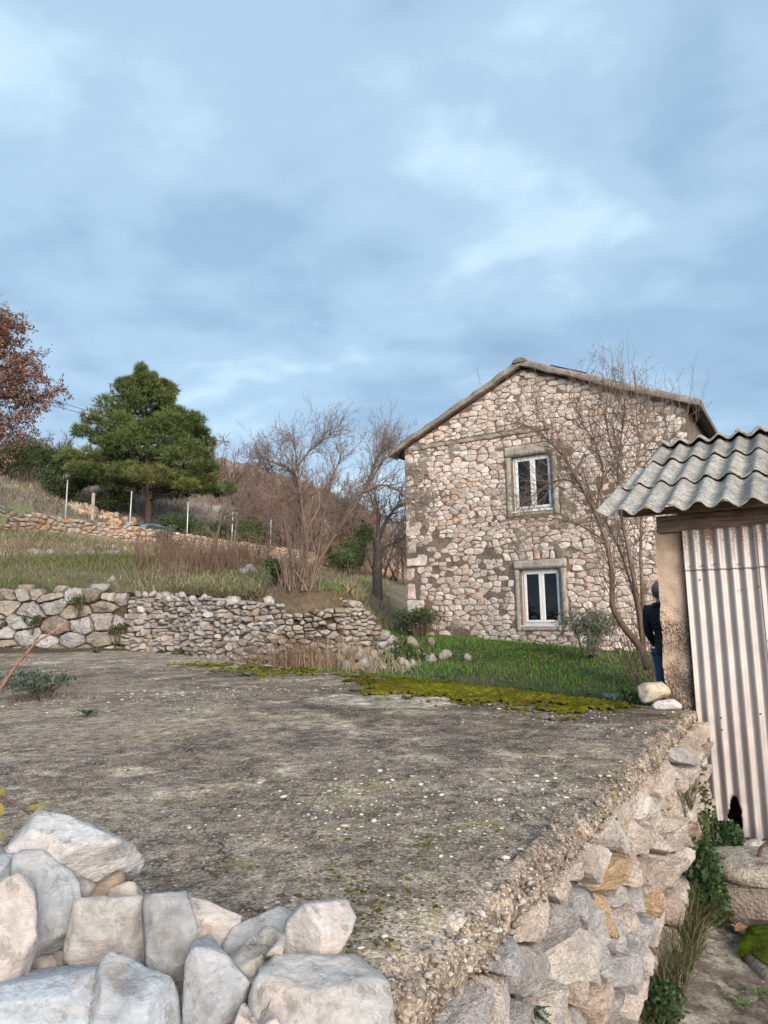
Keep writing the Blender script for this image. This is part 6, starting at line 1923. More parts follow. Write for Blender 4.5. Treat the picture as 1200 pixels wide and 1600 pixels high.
for li, (px, py, rx, ry) in enumerate(lobes):
    px = 232 + (px - 232) * 0.90; rx = rx * 0.92; py = py + 10 * max(0.0, (py - 690) / 60)
    wd_ = 20 + (py - 580) * 0.62
    for dd in (-1, 0, 1):
        off_ = dd * wd_ / f_px * PD * rng.uniform(0.45, 0.8) * math.sqrt(max(0.1, 1 - ((px - 230) / (wd_ + 60)) ** 2))
        c = at(px + rng.normal(0, 5), py + rng.normal(0, 5), PD) + np.array([0, off_, 0])
        R = np.array([rx, (rx + ry) / 2, ry * 0.85]) / f_px * PD * rng.uniform(0.8, 1.0)
        a_ = np.array([tp[1][0], PD, min(c[2] - 0.4, top_[2] - 0.3)])
        mb.tube([a_, (a_ + c) / 2 - Z * 0.15, c], [0.07, 0.05, 0.02], 5, (0.095, 0.07, 0.058))
        nt_ = int(95 + 1.6 * rx)
        d3 = rng.normal(0, 1, (nt_, 3)); d3 /= np.linalg.norm(d3, axis=1, keepdims=True)
        rr_ = np.power(rng.random(nt_), 0.4)
        tc_ = c + d3 * R * rr_[:, None] * (1 + 0.25 * vnoise(d3 * 2.5 + li, li))[:, None]
        axis = d3 * 0.8 + np.array([0, 0, 0.7]); axis /= np.linalg.norm(axis, axis=1, keepdims=True)
        base_c = np.array([0.10, 0.138, 0.038]) * rng.uniform(0.6, 1.2) if rng.random() < 0.75 else np.array([0.14, 0.15, 0.045])
        nn_ = 11
        nd_ = axis[:, None] * 0.75 + rng.normal(0, 0.55, (nt_, nn_, 3)); nd_ /= np.linalg.norm(nd_, axis=2, keepdims=True)
        ln_ = rng.uniform(0.22, 0.46, (nt_, nn_, 1)); sd_ = np.cross(nd_, rng.normal(0, 1, (nt_, nn_, 3))); sd_ /= np.linalg.norm(sd_, axis=2, keepdims=True)
        b_ = tc_[:, None] + rng.normal(0, 0.03, (nt_, nn_, 3))
        NV.append(np.stack([b_ - sd_ * 0.02, b_ + sd_ * 0.02, b_ + nd_ * ln_], 2).reshape(-1, 3))
        NC.append(np.repeat(base_c * rng.uniform(0.6, 1.35, (nt_, 1)), nn_ * 3, 0))
mb.obj('trunk', M_bark, pine, True)
NV = np.concatenate(NV); NC = np.concatenate(NC)
mesh('crown', NV, np.arange(len(NV)).reshape(-1, 3), M_needle, pine, NC)

# brown-leaved oak at the left edge
rng = rng_(120); o_ = out_(); tips = []; TD_ = 24.6
ob = at(-102, 800, TD_); ob[2] = float(ground(ob[0], ob[1]))
limbs = [([(-72, 860), (-66, 740), (-55, 660), (-45, 590), (-38, 540), (-28, 505)], 0.24, 0.05, 0.0),
         ([(-56, 668), (-10, 650), (35, 660), (66, 668)], 0.07, 0.02, -0.6), ([(-52, 645), (5, 615), (50, 612), (80, 618)], 0.09, 0.02, 0.3), ([(-48, 610), (0, 580), (42, 572), (72, 590)], 0.08, 0.02, -0.9),
         ([(-44, 580), (-5, 548), (30, 535), (58, 545)], 0.07, 0.015, 0.8), ([(-38, 545), (-10, 515), (20, 505), (36, 512)], 0.06, 0.015, -0.3), ([(-30, 515), (-18, 495), (0, 492)], 0.04, 0.012, 0.6),
         ([(-54, 650), (-110, 630), (-160, 640)], 0.09, 0.02, 0.4), ([(-46, 600), (-100, 570), (-150, 565)], 0.08, 0.02, -0.5), ([(-40, 550), (-80, 520), (-120, 515)], 0.06, 0.015, 0.2),
         ([(-50, 630), (-40, 600), (-20, 580)], 0.06, 0.02, -2.2), ([(-50, 630), (-40, 590), (-10, 560)], 0.06, 0.02, 2.2), ([(-52, 655), (-20, 660), (20, 690)], 0.05, 0.015, -1.5)]
prm = dict(lv=4, kids=[0, 6, 5, 4], ang=0.8, lr=0.5, rr=0.5, rmin=0.008, wob=0.16, up=0.02, taper=0.4, thick=0.03, bare=0.1)
for kk, (pts, r0, r1, dd) in enumerate(limbs):
    P3 = [at(px - 30, py + 6, TD_) for px, py in pts]
    if kk == 0: P3[0] = ob - Z * 0.2
    P3 = [q + np.array([0, dd * (i / max(1, len(P3) - 1)), 0]) for i, q in enumerate(P3)]
    s_, d_, rad = limb(o_, P3, r0, r1); n_s = len(s_)
    for i in range(n_s // 3 if kk else n_s * 2 // 3, n_s):
        for _ in range(2):
            dv = unit(d_[i]); q = rng.normal(0, 1, 3); q = unit(q - dv * (q @ dv)); an = rng.uniform(0.4, 1.2)
            grow(o_, tips, s_[i], unit(dv * math.cos(an) + q * math.sin(an) + Z * 0.1), rng.uniform(0.7, 1.3), min(rad[i] * 0.5, 0.025), 2, rng, prm)
oak = tree_obj('oak_tree', ob, o_, 'oak holding its russet dead leaves at the left edge of the picture', 'tree', (0.075, 0.055, 0.05), (0.085, 0.062, 0.055), rng)
S_ = np.array(o_['twig']); n = 21000; k_ = rng.integers(0, len(S_), n); u_ = rng.random((n, 1))
C_ = S_[k_, :3] * (1 - u_) + S_[k_, 3:6] * u_ + rng.normal(0, 0.06, (n, 3))
lc = np.array([(0.25, 0.12, 0.085), (0.30, 0.16, 0.11), (0.19, 0.095, 0.07), (0.27, 0.17, 0.125)])[rng.integers(0, 4, n)] * rng.uniform(0.65, 1.25, (n, 1))
v, f_, t_ = leaves(C_, 0.105, rng, lc, 0.6, 0.5)
mesh('leaves', v, f_, M_leaf, oak, t_)


def bush(name, b_, w_, h_, n, size, cols, label, cat, seed, group=None, stems=True, asp=0.35):
    """leafy shrub: several clumps of small leaves on short stems"""
    rng = rng_(seed); t = thing(name, b_); tag(t, label, cat, group); C_ = []; mb = MB()
    nl = max(5, int(7 + w_ * 2))
    for _ in range(nl):
        c = np.array([rng.normal(0, w_ * 0.27), rng.normal(0, w_ * 0.24), h_ * rng.uniform(0.25, 0.85)]); R = np.array([w_ * 0.24, w_ * 0.24, h_ * 0.24]) * rng.uniform(0.7, 1.25)
        m = n // nl; d = rng.normal(0, 1, (m, 3)); d /= np.linalg.norm(d, axis=1, keepdims=True)
        q = c + d * R * np.power(rng.random((m, 1)), 0.45) * (1 + 0.3 * vnoise(d * 3 + seed, seed))[:, None]; q[:, 2] = np.maximum(q[:, 2], 0.02); C_.append(q)
        mb.tube([np.array([c[0] * 0.2, c[1] * 0.2, -0.1]), c * np.array([0.6, 0.6, 0.6]), c], [0.02 * w_, 0.014 * w_, 0.006 * w_], 5, (0.11, 0.085, 0.065))
    C_ = np.concatenate(C_) + b_; k = len(C_)
    cl = np.array(cols)[rng.integers(0, len(cols), k)] * rng.uniform(0.6, 1.35, (k, 1))
    v, f, tt_ = leaves(C_, size, rng, cl, asp, up=np.array([0, 0, 0.6]))
    mb.v = [tuple(np.array(q) + b_) for q in mb.v]
    mb.obj('stems', M_bark, t, True)
    mesh('foliage', v, f, M_leaf, t, tt_)
    return t


EV = [(0.055, 0.085, 0.03), (0.07, 0.10, 0.032), (0.04, 0.062, 0.026)]; LG = [(0.10, 0.125, 0.045), (0.085, 0.12, 0.04)]; GG = [(0.15, 0.155, 0.105), (0.11, 0.125, 0.08)]
G_H = 'evergreen shrubs on the hillside'
for i, (px, d_, w_, h_, cl, lab) in enumerate([
    (38, 50, 3.6, 2.9, EV, 'dark evergreen shrub under the brown oak on the hillside'), (68, 51, 3.6, 3.4, EV, 'tall evergreen shrub between the brown oak and the pine'), (98, 47, 2.8, 2.2, EV, 'round evergreen shrub behind the leftmost fence post'),
    (60, 62, 3.4, 2.8, LG, 'lighter green shrub high on the hillside above the others'), (265, 44.5, 2.4, 2.2, EV, 'green shrub right of the pine trunk beside the car'), (292, 47, 2.6, 3.0, LG, 'bright green shrub behind the third fence post'), (165, 47, 2.6, 1.8, EV, 'low dark shrub left of the pine trunk'),
    (372, 51, 4.2, 3.2, LG, 'broad yellowish green shrub behind the fence posts right of the pine'), (398, 53, 4.0, 3.0, EV, 'dark green shrub in front of the reddish thicket'), (545, 46, 2.2, 2.6, LG, 'green shrub behind the small dark trunked tree'), (-10, 46, 3.0, 2.6, EV, 'evergreen shrub cut by the left edge of the picture'),
    (562, 27.4, 1.0, 1.6, LG, 'ivy clump hanging in the small bare tree beside the house'), (262, 29, 1.3, 1.1, GG, 'grey green bush at the foot of the road wall below the car'), (340, 49, 2.6, 2.4, EV, 'small dark shrub between the third and fourth fence posts')]):
    bb = gpt(px, d_)
    if 'ivy' in lab: bb = bb + Z * 1.0
    bush('evergreen_shrub', bb, w_, h_, int(4200 if d_ > 30 else 1800), 0.20 if d_ > 40 else 0.11, cl, lab, 'shrub', 800 + i, G_H)
# leafless grey scrub along the skyline
rng = rng_(130); o_ = out_(); tips = []
for _ in range(7):
    grow(o_, tips, np.array([rng.normal(0, 0.3), rng.normal(0, 0.3), -0.1]), unit(np.array([rng.normal(0, 0.35), rng.normal(0, 0.35), 1])), 2.2, 0.04, 0, rng, dict(lv=2, kids=[9, 8], ang=0.6, lr=0.5, rr=0.5, rmin=0.013, wob=0.14, up=0.06, taper=0.3, thick=0.05, bare=0.1))
src = None
for j in range(16):
    px = -15 + 27 * j + rng.uniform(-9, 9); d_ = rng.uniform(55, 78); b_ = gpt(px, d_); sc = rng.uniform(0.6, 1.5)
    if src is None:
        src = t = tree_obj('scrub_bush', (0, 0, 0), o_, 'leafless grey brown scrub bush on the rocky hillside', 'bush', (0.14, 0.11, 0.095), (0.165, 0.125, 0.108), rng_(1), 'leafless scrub on the hillside')
    else:
        t = src.copy(); scene.collection.objects.link(t)
        for ch in src.children:
            c = ch.copy(); scene.collection.objects.link(c); c.parent = t
    t.location = tuple(b_); t.rotation_euler = (0, 0, j * 0.9); t.scale = (sc, sc, sc)
    t['label'] = 'leafless grey brown scrub bush on the rocky hillside, %s from the left' % ORD[j]
sg = []; rng = rng_(133)
for _ in range(420):
    px = rng.uniform(-30, 640); b_ = gpt(px, rng.uniform(48, 105)); hh = rng.uniform(0.7, 1.9)
    if sdist(np.array([b_[0]]), np.array([b_[1]]), RLINE)[0] < 5.5: continue
    for _k in range(34):
        p = b_ + np.array([rng.normal(0, 0.25 * hh), rng.normal(0, 0.25 * hh), -0.1]); d = unit(np.array([rng.normal(0, 0.45), rng.normal(0, 0.45), 1])); q = p + d * hh * rng.uniform(0.3, 0.7)
        sg.append((*p, *q, 0.02, 0.014)); sg.append((*q, *(q + unit(d + rng.normal(0, 0.5, 3)) * hh * rng.uniform(0.2, 0.5)), 0.014, 0.008))
v, f = segs_mesh(sg); gcs = np.array([(0.27, 0.21, 0.185), (0.22, 0.18, 0.155), (0.14, 0.155, 0.08), (0.27, 0.18, 0.15)])
cc = np.repeat(gcs[rng.integers(0, 4, len(sg) // 68 + 1)], 68, 0)[:len(sg)]
tag(mesh('hillside_scrub', v, f, M_twig, None, np.repeat(cc * rng.uniform(0.7, 1.3, (len(sg), 1)), 6, 0)), kind='stuff')
# limestone outcrops
rng = rng_(140); pro = None
for j in range(17):
    px, d_ = [(82, 66), (105, 68), (120, 70), (150, 55), (175, 56), (200, 56), (140, 52), (300, 60), (330, 62), (60, 74), (130, 62), (110, 60)][j] if j < 12 else [(0, 62), (25, 70), (235, 66), (365, 64), (395, 70)][j - 12]
    b_ = gpt(px, d_); sc = rng.uniform(0.6, 1.3)
    if j < 4:
        pl = [(unit(rng.normal(0, 1, 3)), rng.uniform(0.6, 1.0)) for _ in range(14)] + [((0, 0, 1), 0.5)]
        V_, F_ = rock_planes(pl, np.zeros(3), 3, 900 + j, 50, 0.12, 3.0, True, 9)
        t = mesh('limestone_outcrop', V_, F_, M_far, None, np.array([0.27, 0.26, 0.255]), False)
        tag(t, 'pale grey limestone outcrop among the scrub of the hillside', 'rock', 'limestone outcrops on the hillside')
        pro = (pro or []) + [t]
    else:
        t = pro[j % 4].copy(); scene.collection.objects.link(t)
    t.location = tuple(b_ - Z * 0.15 * sc); t.rotation_euler = (0, 0, j * 1.1); t.scale = (sc * 1.2, sc, sc * 0.9)
    opx = [82, 105, 120, 150, 175, 200, 140, 300, 330, 60, 130, 110, 0, 25, 235, 365, 395]
    t['label'] = 'pale grey limestone outcrop among the hillside scrub, %s from the left' % ORD[sorted(opx).index(opx[j])]
# rough stone bank above the road
kw = thing('stone_bank', gpt(225, 45.5)); tag(kw, 'rough bank of pink and orange stones behind the car and pine trunk', 'wall')
for j in range(150):
    px = rng.uniform(105, 345); row = rng.random(); d_ = 44.0 + 2.2 * row + (px - 105) * 0.012
    c = gpt(px, d_) + np.array([0, 0, 0.05])
    pl = [(unit(rng.normal(0, 1, 3)), 0.20 * rng.uniform(0.6, 1.3)) for _ in range(12)]
    V_, F_ = rock_planes(pl, c, 2, 940 + j, 30, 0.02)
    mesh('stone', V_, F_, M_far, kw, palette(rng, rosy))

# dry grass and low growth on the hillside
n = 85000
px_ = rng.uniform(-420, 640, n); y = rng.uniform(26, 100, n); x = (px_ - 600) / f_px * y
sr = sdist(x, y, RLINE); pt_ = fbm2(x, y, 0.25, 3, 219)
ok = (sr > 4.4) & (rng.random(n) < np.clip(0.5 + 0.9 * pt_, 0.1, 1)); x, y = x[ok], y[ok]
h_ = np.clip(0.28 + np.abs(rng.normal(0, 0.16, len(x))), 0.1, 0.9)
u_ = rng.random((len(x), 1)); gz_ = fbm2(x, y, 0.15, 3, 249)[:, None]
col = np.where(u_ < 0.5 - 0.5 * gz_, np.array([0.33, 0.275, 0.20]), np.where(u_ < 0.72, np.array([0.22, 0.18, 0.14]), np.array([0.15, 0.165, 0.075]))) * rng.uniform(0.65, 1.3, (len(x), 1))
blades('hillside_grass', np.stack([x, y, ground(x, y) - 0.05], 1), h_, np.full(len(x), 0.06), 0.8, rng, col, M_grass)

n = 7000
s_ = rng.uniform(0, 1, n); x = np.where(s_ < 0.62, -14 + 8.4 * s_ / 0.62, -5.6 + 3.6 * (s_ - 0.62) / 0.38); y = np.where(s_ < 0.62, 15.25, 15.1 - 1.95 * (s_ - 0.62) / 0.38) + rng.uniform(0.0, 0.5, n)
ok = rng.random(n) < np.clip(0.5 + 1.2 * fbm2(x, y, 1.2, 2, 77), 0.05, 1); x, y = x[ok], y[ok]
col = np.where(rng.random((len(x), 1)) < 0.5, np.array([0.20, 0.155, 0.10]), np.array([0.085, 0.095, 0.04])) * rng.uniform(0.6, 1.3, (len(x), 1))
blades('wall_top_grass', np.stack([x, y, np.full(len(x), 2.12) - 0.05 * np.clip(x + 5.6, 0, 4)], 1), np.clip(rng.normal(0.16, 0.07, len(x)), 0.04, 0.4), np.full(len(x), 0.012), 0.9, rng, col, M_grass)
# dead leaf flakes and bits of twig lying on the slab
x, y = terr_pts(2600, rng, 0.9); n = len(x)
v, f_, t_ = leaves(np.stack([x, y, terr_z(x, y) + 0.006], 1), 0.022, rng, np.array([(0.16, 0.10, 0.06), (0.26, 0.20, 0.13), (0.10, 0.075, 0.055)])[rng.integers(0, 3, n)] * rng.uniform(0.7, 1.3, (n, 1)), 0.5)
v = v.reshape(-1, 4, 3); v[..., 2] = v[:, :1, 2] + (v[..., 2] - v[:, :1, 2]) * 0.15; v = v.reshape(-1, 3)
tag(mesh('leaf_litter', v, f_, M_dead, terrace, t_), kind='stuff')
# ------------------------------------------------------------------ small plants
def stalks(name, label, cat, c, n, spread, h, col, seed, lean=0.25, rad=0.004, group=None, heads=False):
    rng = rng_(seed); sg = []
    for _ in range(n):
        x_, y_ = c[0] + rng.normal(0, spread[0]), c[1] + rng.normal(0, spread[1]); zb = c[2] if len(c) > 3 else float(ground(x_, y_))
        p = np.array([x_, y_, zb - 0.02]); d = unit(np.array([rng.normal(0, lean), rng.normal(0, lean), 1])); L = h * rng.uniform(0.4, 1.15)
        for k in range(4):
            q = p + d * L / 4; sg.append((*p, *q, rad * (1 - k * 0.17), rad * (1 - (k + 1) * 0.17))); p = q; d = unit(d + rng.normal(0, 0.12, 3) + np.array([0, 0, -0.05 * k]))
    v, f = segs_mesh(sg); tc = np.repeat(np.array(col)[None] * rng.uniform(0.6, 1.35, (len(sg), 1)), 6, 0)
    b0 = np.array([c[0], c[1], float(ground(c[0], c[1])) if len(c) <= 3 else c[2]])
    if n <= 20:
        t = thing(name, b0); tag(t, label, cat, group)
        for k in range(n): mesh('stalk', v[k * 24:(k + 1) * 24], segs_mesh(sg[k * 4:(k + 1) * 4])[1], M_twig, t, tc[k * 24:(k + 1) * 24])
        return t
    return tag(mesh(name, v, f, M_twig, None, tc, False, b0), label, cat, group, 'stuff')


stalks('dry_reed_clump', 'tall straw coloured dry grass in front of the tumbled wall', 'grass', gpt(530, 12.6), 230, (0.5, 0.25), 0.6, (0.36, 0.265, 0.165), 1001, 0.2, 0.005)
stalks('dry_reed_clump', 'reddish dry stems at the foot of the many stemmed tree', 'grass', gpt(465, 12.7), 200, (0.45, 0.25), 0.7, (0.22, 0.145, 0.10), 1002, 0.3, 0.0045)
stalks('dry_reed_clump', 'thin dry stems in front of the right end of the long dry stone wall', 'grass', gpt(400, 13.0), 150, (0.6, 0.2), 0.6, (0.23, 0.165, 0.12), 1003, 0.4, 0.004)
stalks('dry_reed_clump', 'bleached curling dry leaves beside the lawn, right of the tumbled wall', 'grass', gpt(600, 12.4), 120, (0.25, 0.2), 0.35, (0.42, 0.36, 0.25), 1004, 0.7, 0.008)
stalks('dry_reed_clump', 'dense brown dead stems covering the earth bank under the many stemmed tree', 'grass', gpt(487, 13.35), 260, (0.4, 0.22), 0.5, (0.22, 0.16, 0.12), 1009, 0.5, 0.0045)
stalks('dry_stalks', 'few tall pale dry stalks standing on the lawn before the house', 'grass', gpt(665, 9.6), 12, (0.35, 0.5), 0.95, (0.34, 0.30, 0.19), 1005, 0.4, 0.0035)
stalks('dry_stalks', 'leaning dry stems in the weeds left of the pillar', 'grass', gpt(965, 8.2), 90, (0.35, 0.5), 0.85, (0.24, 0.19, 0.125), 1006, 0.4, 0.0035)
stalks('dry_stalks', 'thin brown stems along the foot of the boulder wall', 'grass', np.array([-7.8, 14.7, 0.9, 0]), 130, (1.2, 0.1), 0.42, (0.22, 0.16, 0.12), 1007, 0.6, 0.004)
stalks('dry_stalks', 'dead brown twigs above the low plant at the left of the terrace', 'grass', np.array([-2.95, 6.25, 0.9, 0]), 110, (0.22, 0.12), 0.28, (0.20, 0.155, 0.12), 1008, 0.6, 0.0025)

bush('silver_shrub', gpt(912, 14.2), 1.3, 0.95, 2600, 0.10, [(0.20, 0.20, 0.15), (0.15, 0.165, 0.11), (0.24, 0.23, 0.18)], 'silvery grey green shrub at the foot of the house wall, right of the lower window', 'shrub', 1101, None, True, 0.25)
bush('weed_clump', gpt(985, 8.0), 0.9, 0.5, 1500, 0.085, [(0.07, 0.11, 0.04), (0.11, 0.13, 0.06)], 'green weeds in front of the person, left of the pillar', 'plant', 1102, None, True, 0.4)
bush('weed_clump', gpt(1005, 7.4), 0.6, 0.62, 600, 0.07, [(0.30, 0.30, 0.25), (0.12, 0.14, 0.07)], 'pale flowering weeds against the jeans of the person', 'plant', 1103, None, True, 0.4)
bush('weed_clump', gpt(655, 17.6), 1.2, 0.75, 1400, 0.09, [(0.12, 0.14, 0.07), (0.08, 0.11, 0.04)], 'bushy weeds at the left corner of the house', 'plant', 1104, None, True, 0.4)
bush('weed_clump', gpt(432, 14.2) + Z * 0.0, 0.6, 0.5, 900, 0.07, [(0.05, 0.09, 0.03), (0.07, 0.11, 0.035)], 'dark green ivy on the wall top just left of the many stemmed tree', 'plant', 1105, None, True, 0.6)
bush('weed_clump', np.array([-3.0, 6.2, 0.9]), 0.55, 0.22, 800, 0.05, [(0.10, 0.13, 0.09), (0.08, 0.10, 0.075)], 'low grey green plant growing on the terrace near the left edge', 'plant', 1106, None, True, 0.5)
bush('weed_clump', gpt(630, 13.2), 0.8, 0.4, 1000, 0.08, [(0.06, 0.12, 0.03), (0.10, 0.15, 0.05)], 'leafy green weeds where the tumbled wall meets the lawn', 'plant', 1107, None, True, 0.5)


def rosette(c, r, n, col, label, seed, name='rosette_weed'):
    rng = rng_(seed); mb = MB()
    for k in range(n):
        a = 2 * math.pi * k / n + rng.uniform(-.3, .3); L = r * rng.uniform(0.7, 1.2); d = np.array([math.cos(a), math.sin(a), 0]); s = np.array([-d[1], d[0], 0]); w_ = L * 0.2; e = rng.uniform(0.2, 0.6)
        p0 = c; p1 = c + d * L * 0.5 + Z * L * e * 0.7; p2 = c + d * L + Z * L * e * 0.5
        mb.add([p0 - s * w_ * 0.3, p0 + s * w_ * 0.3, p1 + s * w_, p1 + Z * -0.004, p1 - s * w_, p2], [(0, 1, 2, 3), (0, 3, 4), (3, 2, 5), (4, 3, 5)], tuple(np.array(col) * rng.uniform(0.75, 1.2)))
    tag(mb.obj(name, M_leaf, None, True, base=c), label, 'plant')


def tz(x_, y_): return float(terr_z(np.array([x_]), np.array([y_]))[0])


def onterr(px, py, z=ZT):
    r = ray(px, py); t = (z - EYE) / r[2]; p = np.array([0, 0, EYE]) + r * t
    return np.array([p[0], p[1], z])


for i, (px, py, r, n_, lab) in enumerate([(386, 1056, 0.16, 14, 'pale green rosette weed on the far moss of the terrace'), (137, 1117, 0.11, 12, 'small grey rosette weed at the left of the terrace'), (150, 1020, 0.2, 14, 'green rosette weed at the foot of the boulder wall')]):
    p = onterr(px, py); rosette(p, r, n_, (0.14, 0.17, 0.09), lab, 1200 + i)
for i, (px, py, r, n_, lab) in enumerate([(1160, 1570, 0.055, 9, 'yellowish rosette weed at the bottom of the path'), (1188, 1552, 0.05, 10, 'bright green rosette weed below the mossy stone'), (1196, 1515, 0.04, 8, 'small green weed at the edge of the mossy stone')]):
    p = onterr(px, py, 0.02); rosette(p, r, n_, (0.14, 0.19, 0.06), lab, 1210 + i)
p = gpt(940, 8.6) + Z * 0.22
rosette(p, 0.42, 5, (0.32, 0.36, 0.30), 'pale broad grey leaves in the weeds left of the person', 1220, 'broad_leaf_plant')

# weeds at the foot of the retaining wall
def wallpt(s, off, z): return np.array([TA[0] + V[0] * s + U[0] * off, TA[1] + V[1] * s + U[1] * off, z])


def foot_plant(s0, s1, off, h, n, size, cols, label, seed):
    rng = rng_(seed); s = rng.uniform(s0, s1, n); pr = np.clip(1 - np.abs((s - (s0 + s1) / 2) / (s1 - s0)) * 1.1, 0.25, 1)
    z = h * np.power(rng.random(n), 0.8) * pr * (0.8 + 0.3 * fbm2(s, s * 0, 4, 2, seed)); o2 = 0.05 + off * rng.random(n) * (1.05 - 0.6 * z / (h + 1e-6))
    C_ = np.stack([TA[0] + V[0] * s + U[0] * o2, TA[1] + V[1] * s + U[1] * o2, z + 0.02], 1)
    b0 = wallpt((s0 + s1) / 2, 0.1, 0.02); t = thing('wall_foot_weed', b0); tag(t, label, 'plant', 'weeds along the foot of the retaining wall')
    v, f, tt_ = leaves(C_, size, rng, np.array(cols)[rng.integers(0, len(cols), n)] * rng.uniform(0.6, 1.35, (n, 1)), 0.75, 0.1, np.array([U[0] * 0.5, U[1] * 0.5, 0.3]))
    mesh('foliage', v, f, M_leaf, t, tt_)
    sg = []
    for _ in range(n // 12):
        k = rng.integers(0, n); b_ = wallpt(s[k] + rng.normal(0, 0.03), 0.06 + 0.1 * rng.random(), 0.0); sg.append((*b_, *C_[k], 0.004, 0.002))
    vv_, ff_ = segs_mesh(sg); mesh('stems', vv_, ff_, M_twig, t, np.array([0.07, 0.085, 0.035]))


IV = [(0.045, 0.088, 0.03), (0.06, 0.11, 0.04), (0.036, 0.066, 0.026)]
foot_plant(2.78, 3.45, 0.20, 0.36, 2200, 0.03, IV, 'dense dark green nettles between the retaining wall and the well head', 1301)
foot_plant(3.40, 3.92, 0.22, 0.40, 1800, 0.03, IV, 'dark green creeper climbing the corner beside the sheet metal door', 1302)
foot_plant(1.74, 2.0, 0.12, 0.17, 560, 0.026, IV, 'small clump of green nettles at the wall foot at the bottom edge', 1303)
foot_plant(3.2, 3.75, 0.06, 0.72, 340, 0.03, [(0.06, 0.085, 0.03), (0.045, 0.07, 0.025)], 'sparse creeper growing up the wall stones near the door', 1304)
rng = rng_(1310)
for i, (s0, s1, z0, h_, n_, lab) in enumerate([(2.05, 2.5, 0.0, 0.2, 420, 'dry dark grass tuft at the wall foot above the nettles at the bottom'), (2.45, 2.85, 0.0, 0.26, 420, 'long grass at the wall foot opposite the fallen leaves'), (1.6, 1.9, 0.0, 0.14, 200, 'short grass at the wall foot at the bottom edge'), (3.0, 3.3, 0.5, 0.16, 120, 'grass tuft hanging from a joint of the retaining wall'), (3.45, 3.6, 0.58, 0.15, 100, 'grass tuft near the top of the wall beside the door')]):
    s = rng.uniform(s0, s1, n_); b_ = np.stack([TA[0] + V[0] * s, TA[1] + V[1] * s, np.full(n_, 0.01 + z0)], 1) + U * (0.04 + 0.10 * rng.random((n_, 1)) * (z0 == 0)) + Z * (z0 > 0) * rng.uniform(-.05, .05, (n_, 1))
    col = np.array([0.075, 0.085, 0.035])[None] * rng.uniform(0.6, 1.6, (n_, 1)); col = np.where(rng.random((n_, 1)) < 0.25, np.array([0.2, 0.16, 0.09]), col)
    o = blades('grass_tuft', b_, h_ * rng.uniform(0.4, 1.1, n_), np.full(n_, 0.004), 0.9, rng, col, M_grass, kind='thing')
    tag(o, lab, 'grass', 'grass tufts along the retaining wall')
# small fern in a wall joint
fb = wallpt(0.62, 0.05, 0.60); mb = MB(); rng = rng_(1320)
for k in range(9):
    a = rng.uniform(-1.4, 1.4); d = unit(U * math.cos(a) + V * math.sin(a) + Z * rng.uniform(-0.3, 0.9)); L = rng.uniform(0.04, 0.075); sdv = unit(np.cross(d, U + Z * 0.3))
    for q in np.linspace(0.2, 1, 7):
        p = fb + d * L * q - Z * 0.02 * q * q; wv_ = 0.012 * (1.15 - q)
        for sg_ in (-1, 1):
            mb.add([p, p + sdv * sg_ * wv_ + d * 0.004, p + sdv * sg_ * wv_ * 0.9 + d * 0.009, p + d * 0.007], [(0, 1, 2, 3)], (0.06, 0.10, 0.05))
tag(mb.obj('fern', M_leaf, None, False, base=fb), 'tiny fern growing from a joint of the retaining wall near the corner boulder', 'fern')

# fallen leaves on the path
LOB = [(0, 0), (0.10, 0.14), (0.34, 0.10), (0.28, 0.30), (0.50, 0.42), (0.30, 0.50), (0.36, 0.74), (0.16, 0.70), (0, 1.0)]
LOB = LOB + [(-x_, y_) for x_, y_ in LOB[-2:0:-1]]
for i, (px, py, s_, a, lab) in enumerate([(1095, 1417, 0.085, 0.3, 'curled orange fallen leaf nearest the creeper by the well head'), (1094, 1432, 0.10, 2.0, 'brown fallen leaf on top of the litter left of the well head'), (1107, 1428, 0.08, 4.0, 'russet fallen leaf touching the brown one left of the well head'), (1128, 1437, 0.09, 1.2, 'upright curled fallen leaf at the corner of the well head'), (1160, 1454, 0.10, 5.1, 'single orange lobed leaf lying in the middle of the path'), (1112, 1420, 0.06, 3.0, 'small dark fallen leaf behind the russet one'), (1100, 1445, 0.05, 0.8, 'scrap of brown leaf in front of the leaf litter')]):
    c = onterr(px, py, 0.035); rng = rng_(1400 + i); P = []
    for x_, y_ in LOB:
        q = np.array([x_, y_ - 0.5]) * s_; h = 0.022 * rng.uniform(0.2, 1) + (abs(x_) ** 1.5) * s_ * 0.5 + rng.normal(0, 0.004)
        P.append(c + np.array([q[0] * math.cos(a) - q[1] * math.sin(a), q[0] * math.sin(a) + q[1] * math.cos(a), h]))
    P.append(c + Z * 0.004); n_ = len(LOB)
    col = [(0.36, 0.15, 0.07), (0.22, 0.09, 0.05), (0.27, 0.10, 0.05), (0.25, 0.10, 0.055), (0.40, 0.20, 0.11), (0.16, 0.075, 0.05), (0.2, 0.1, 0.06)][i]
    o = mesh('fallen_leaf', np.array(P), [(k, (k + 1) % n_, n_) for k in range(n_)], M_dead, None, np.array(col), True, c)
    tag(o, lab, 'leaf', 'fallen leaves on the path')

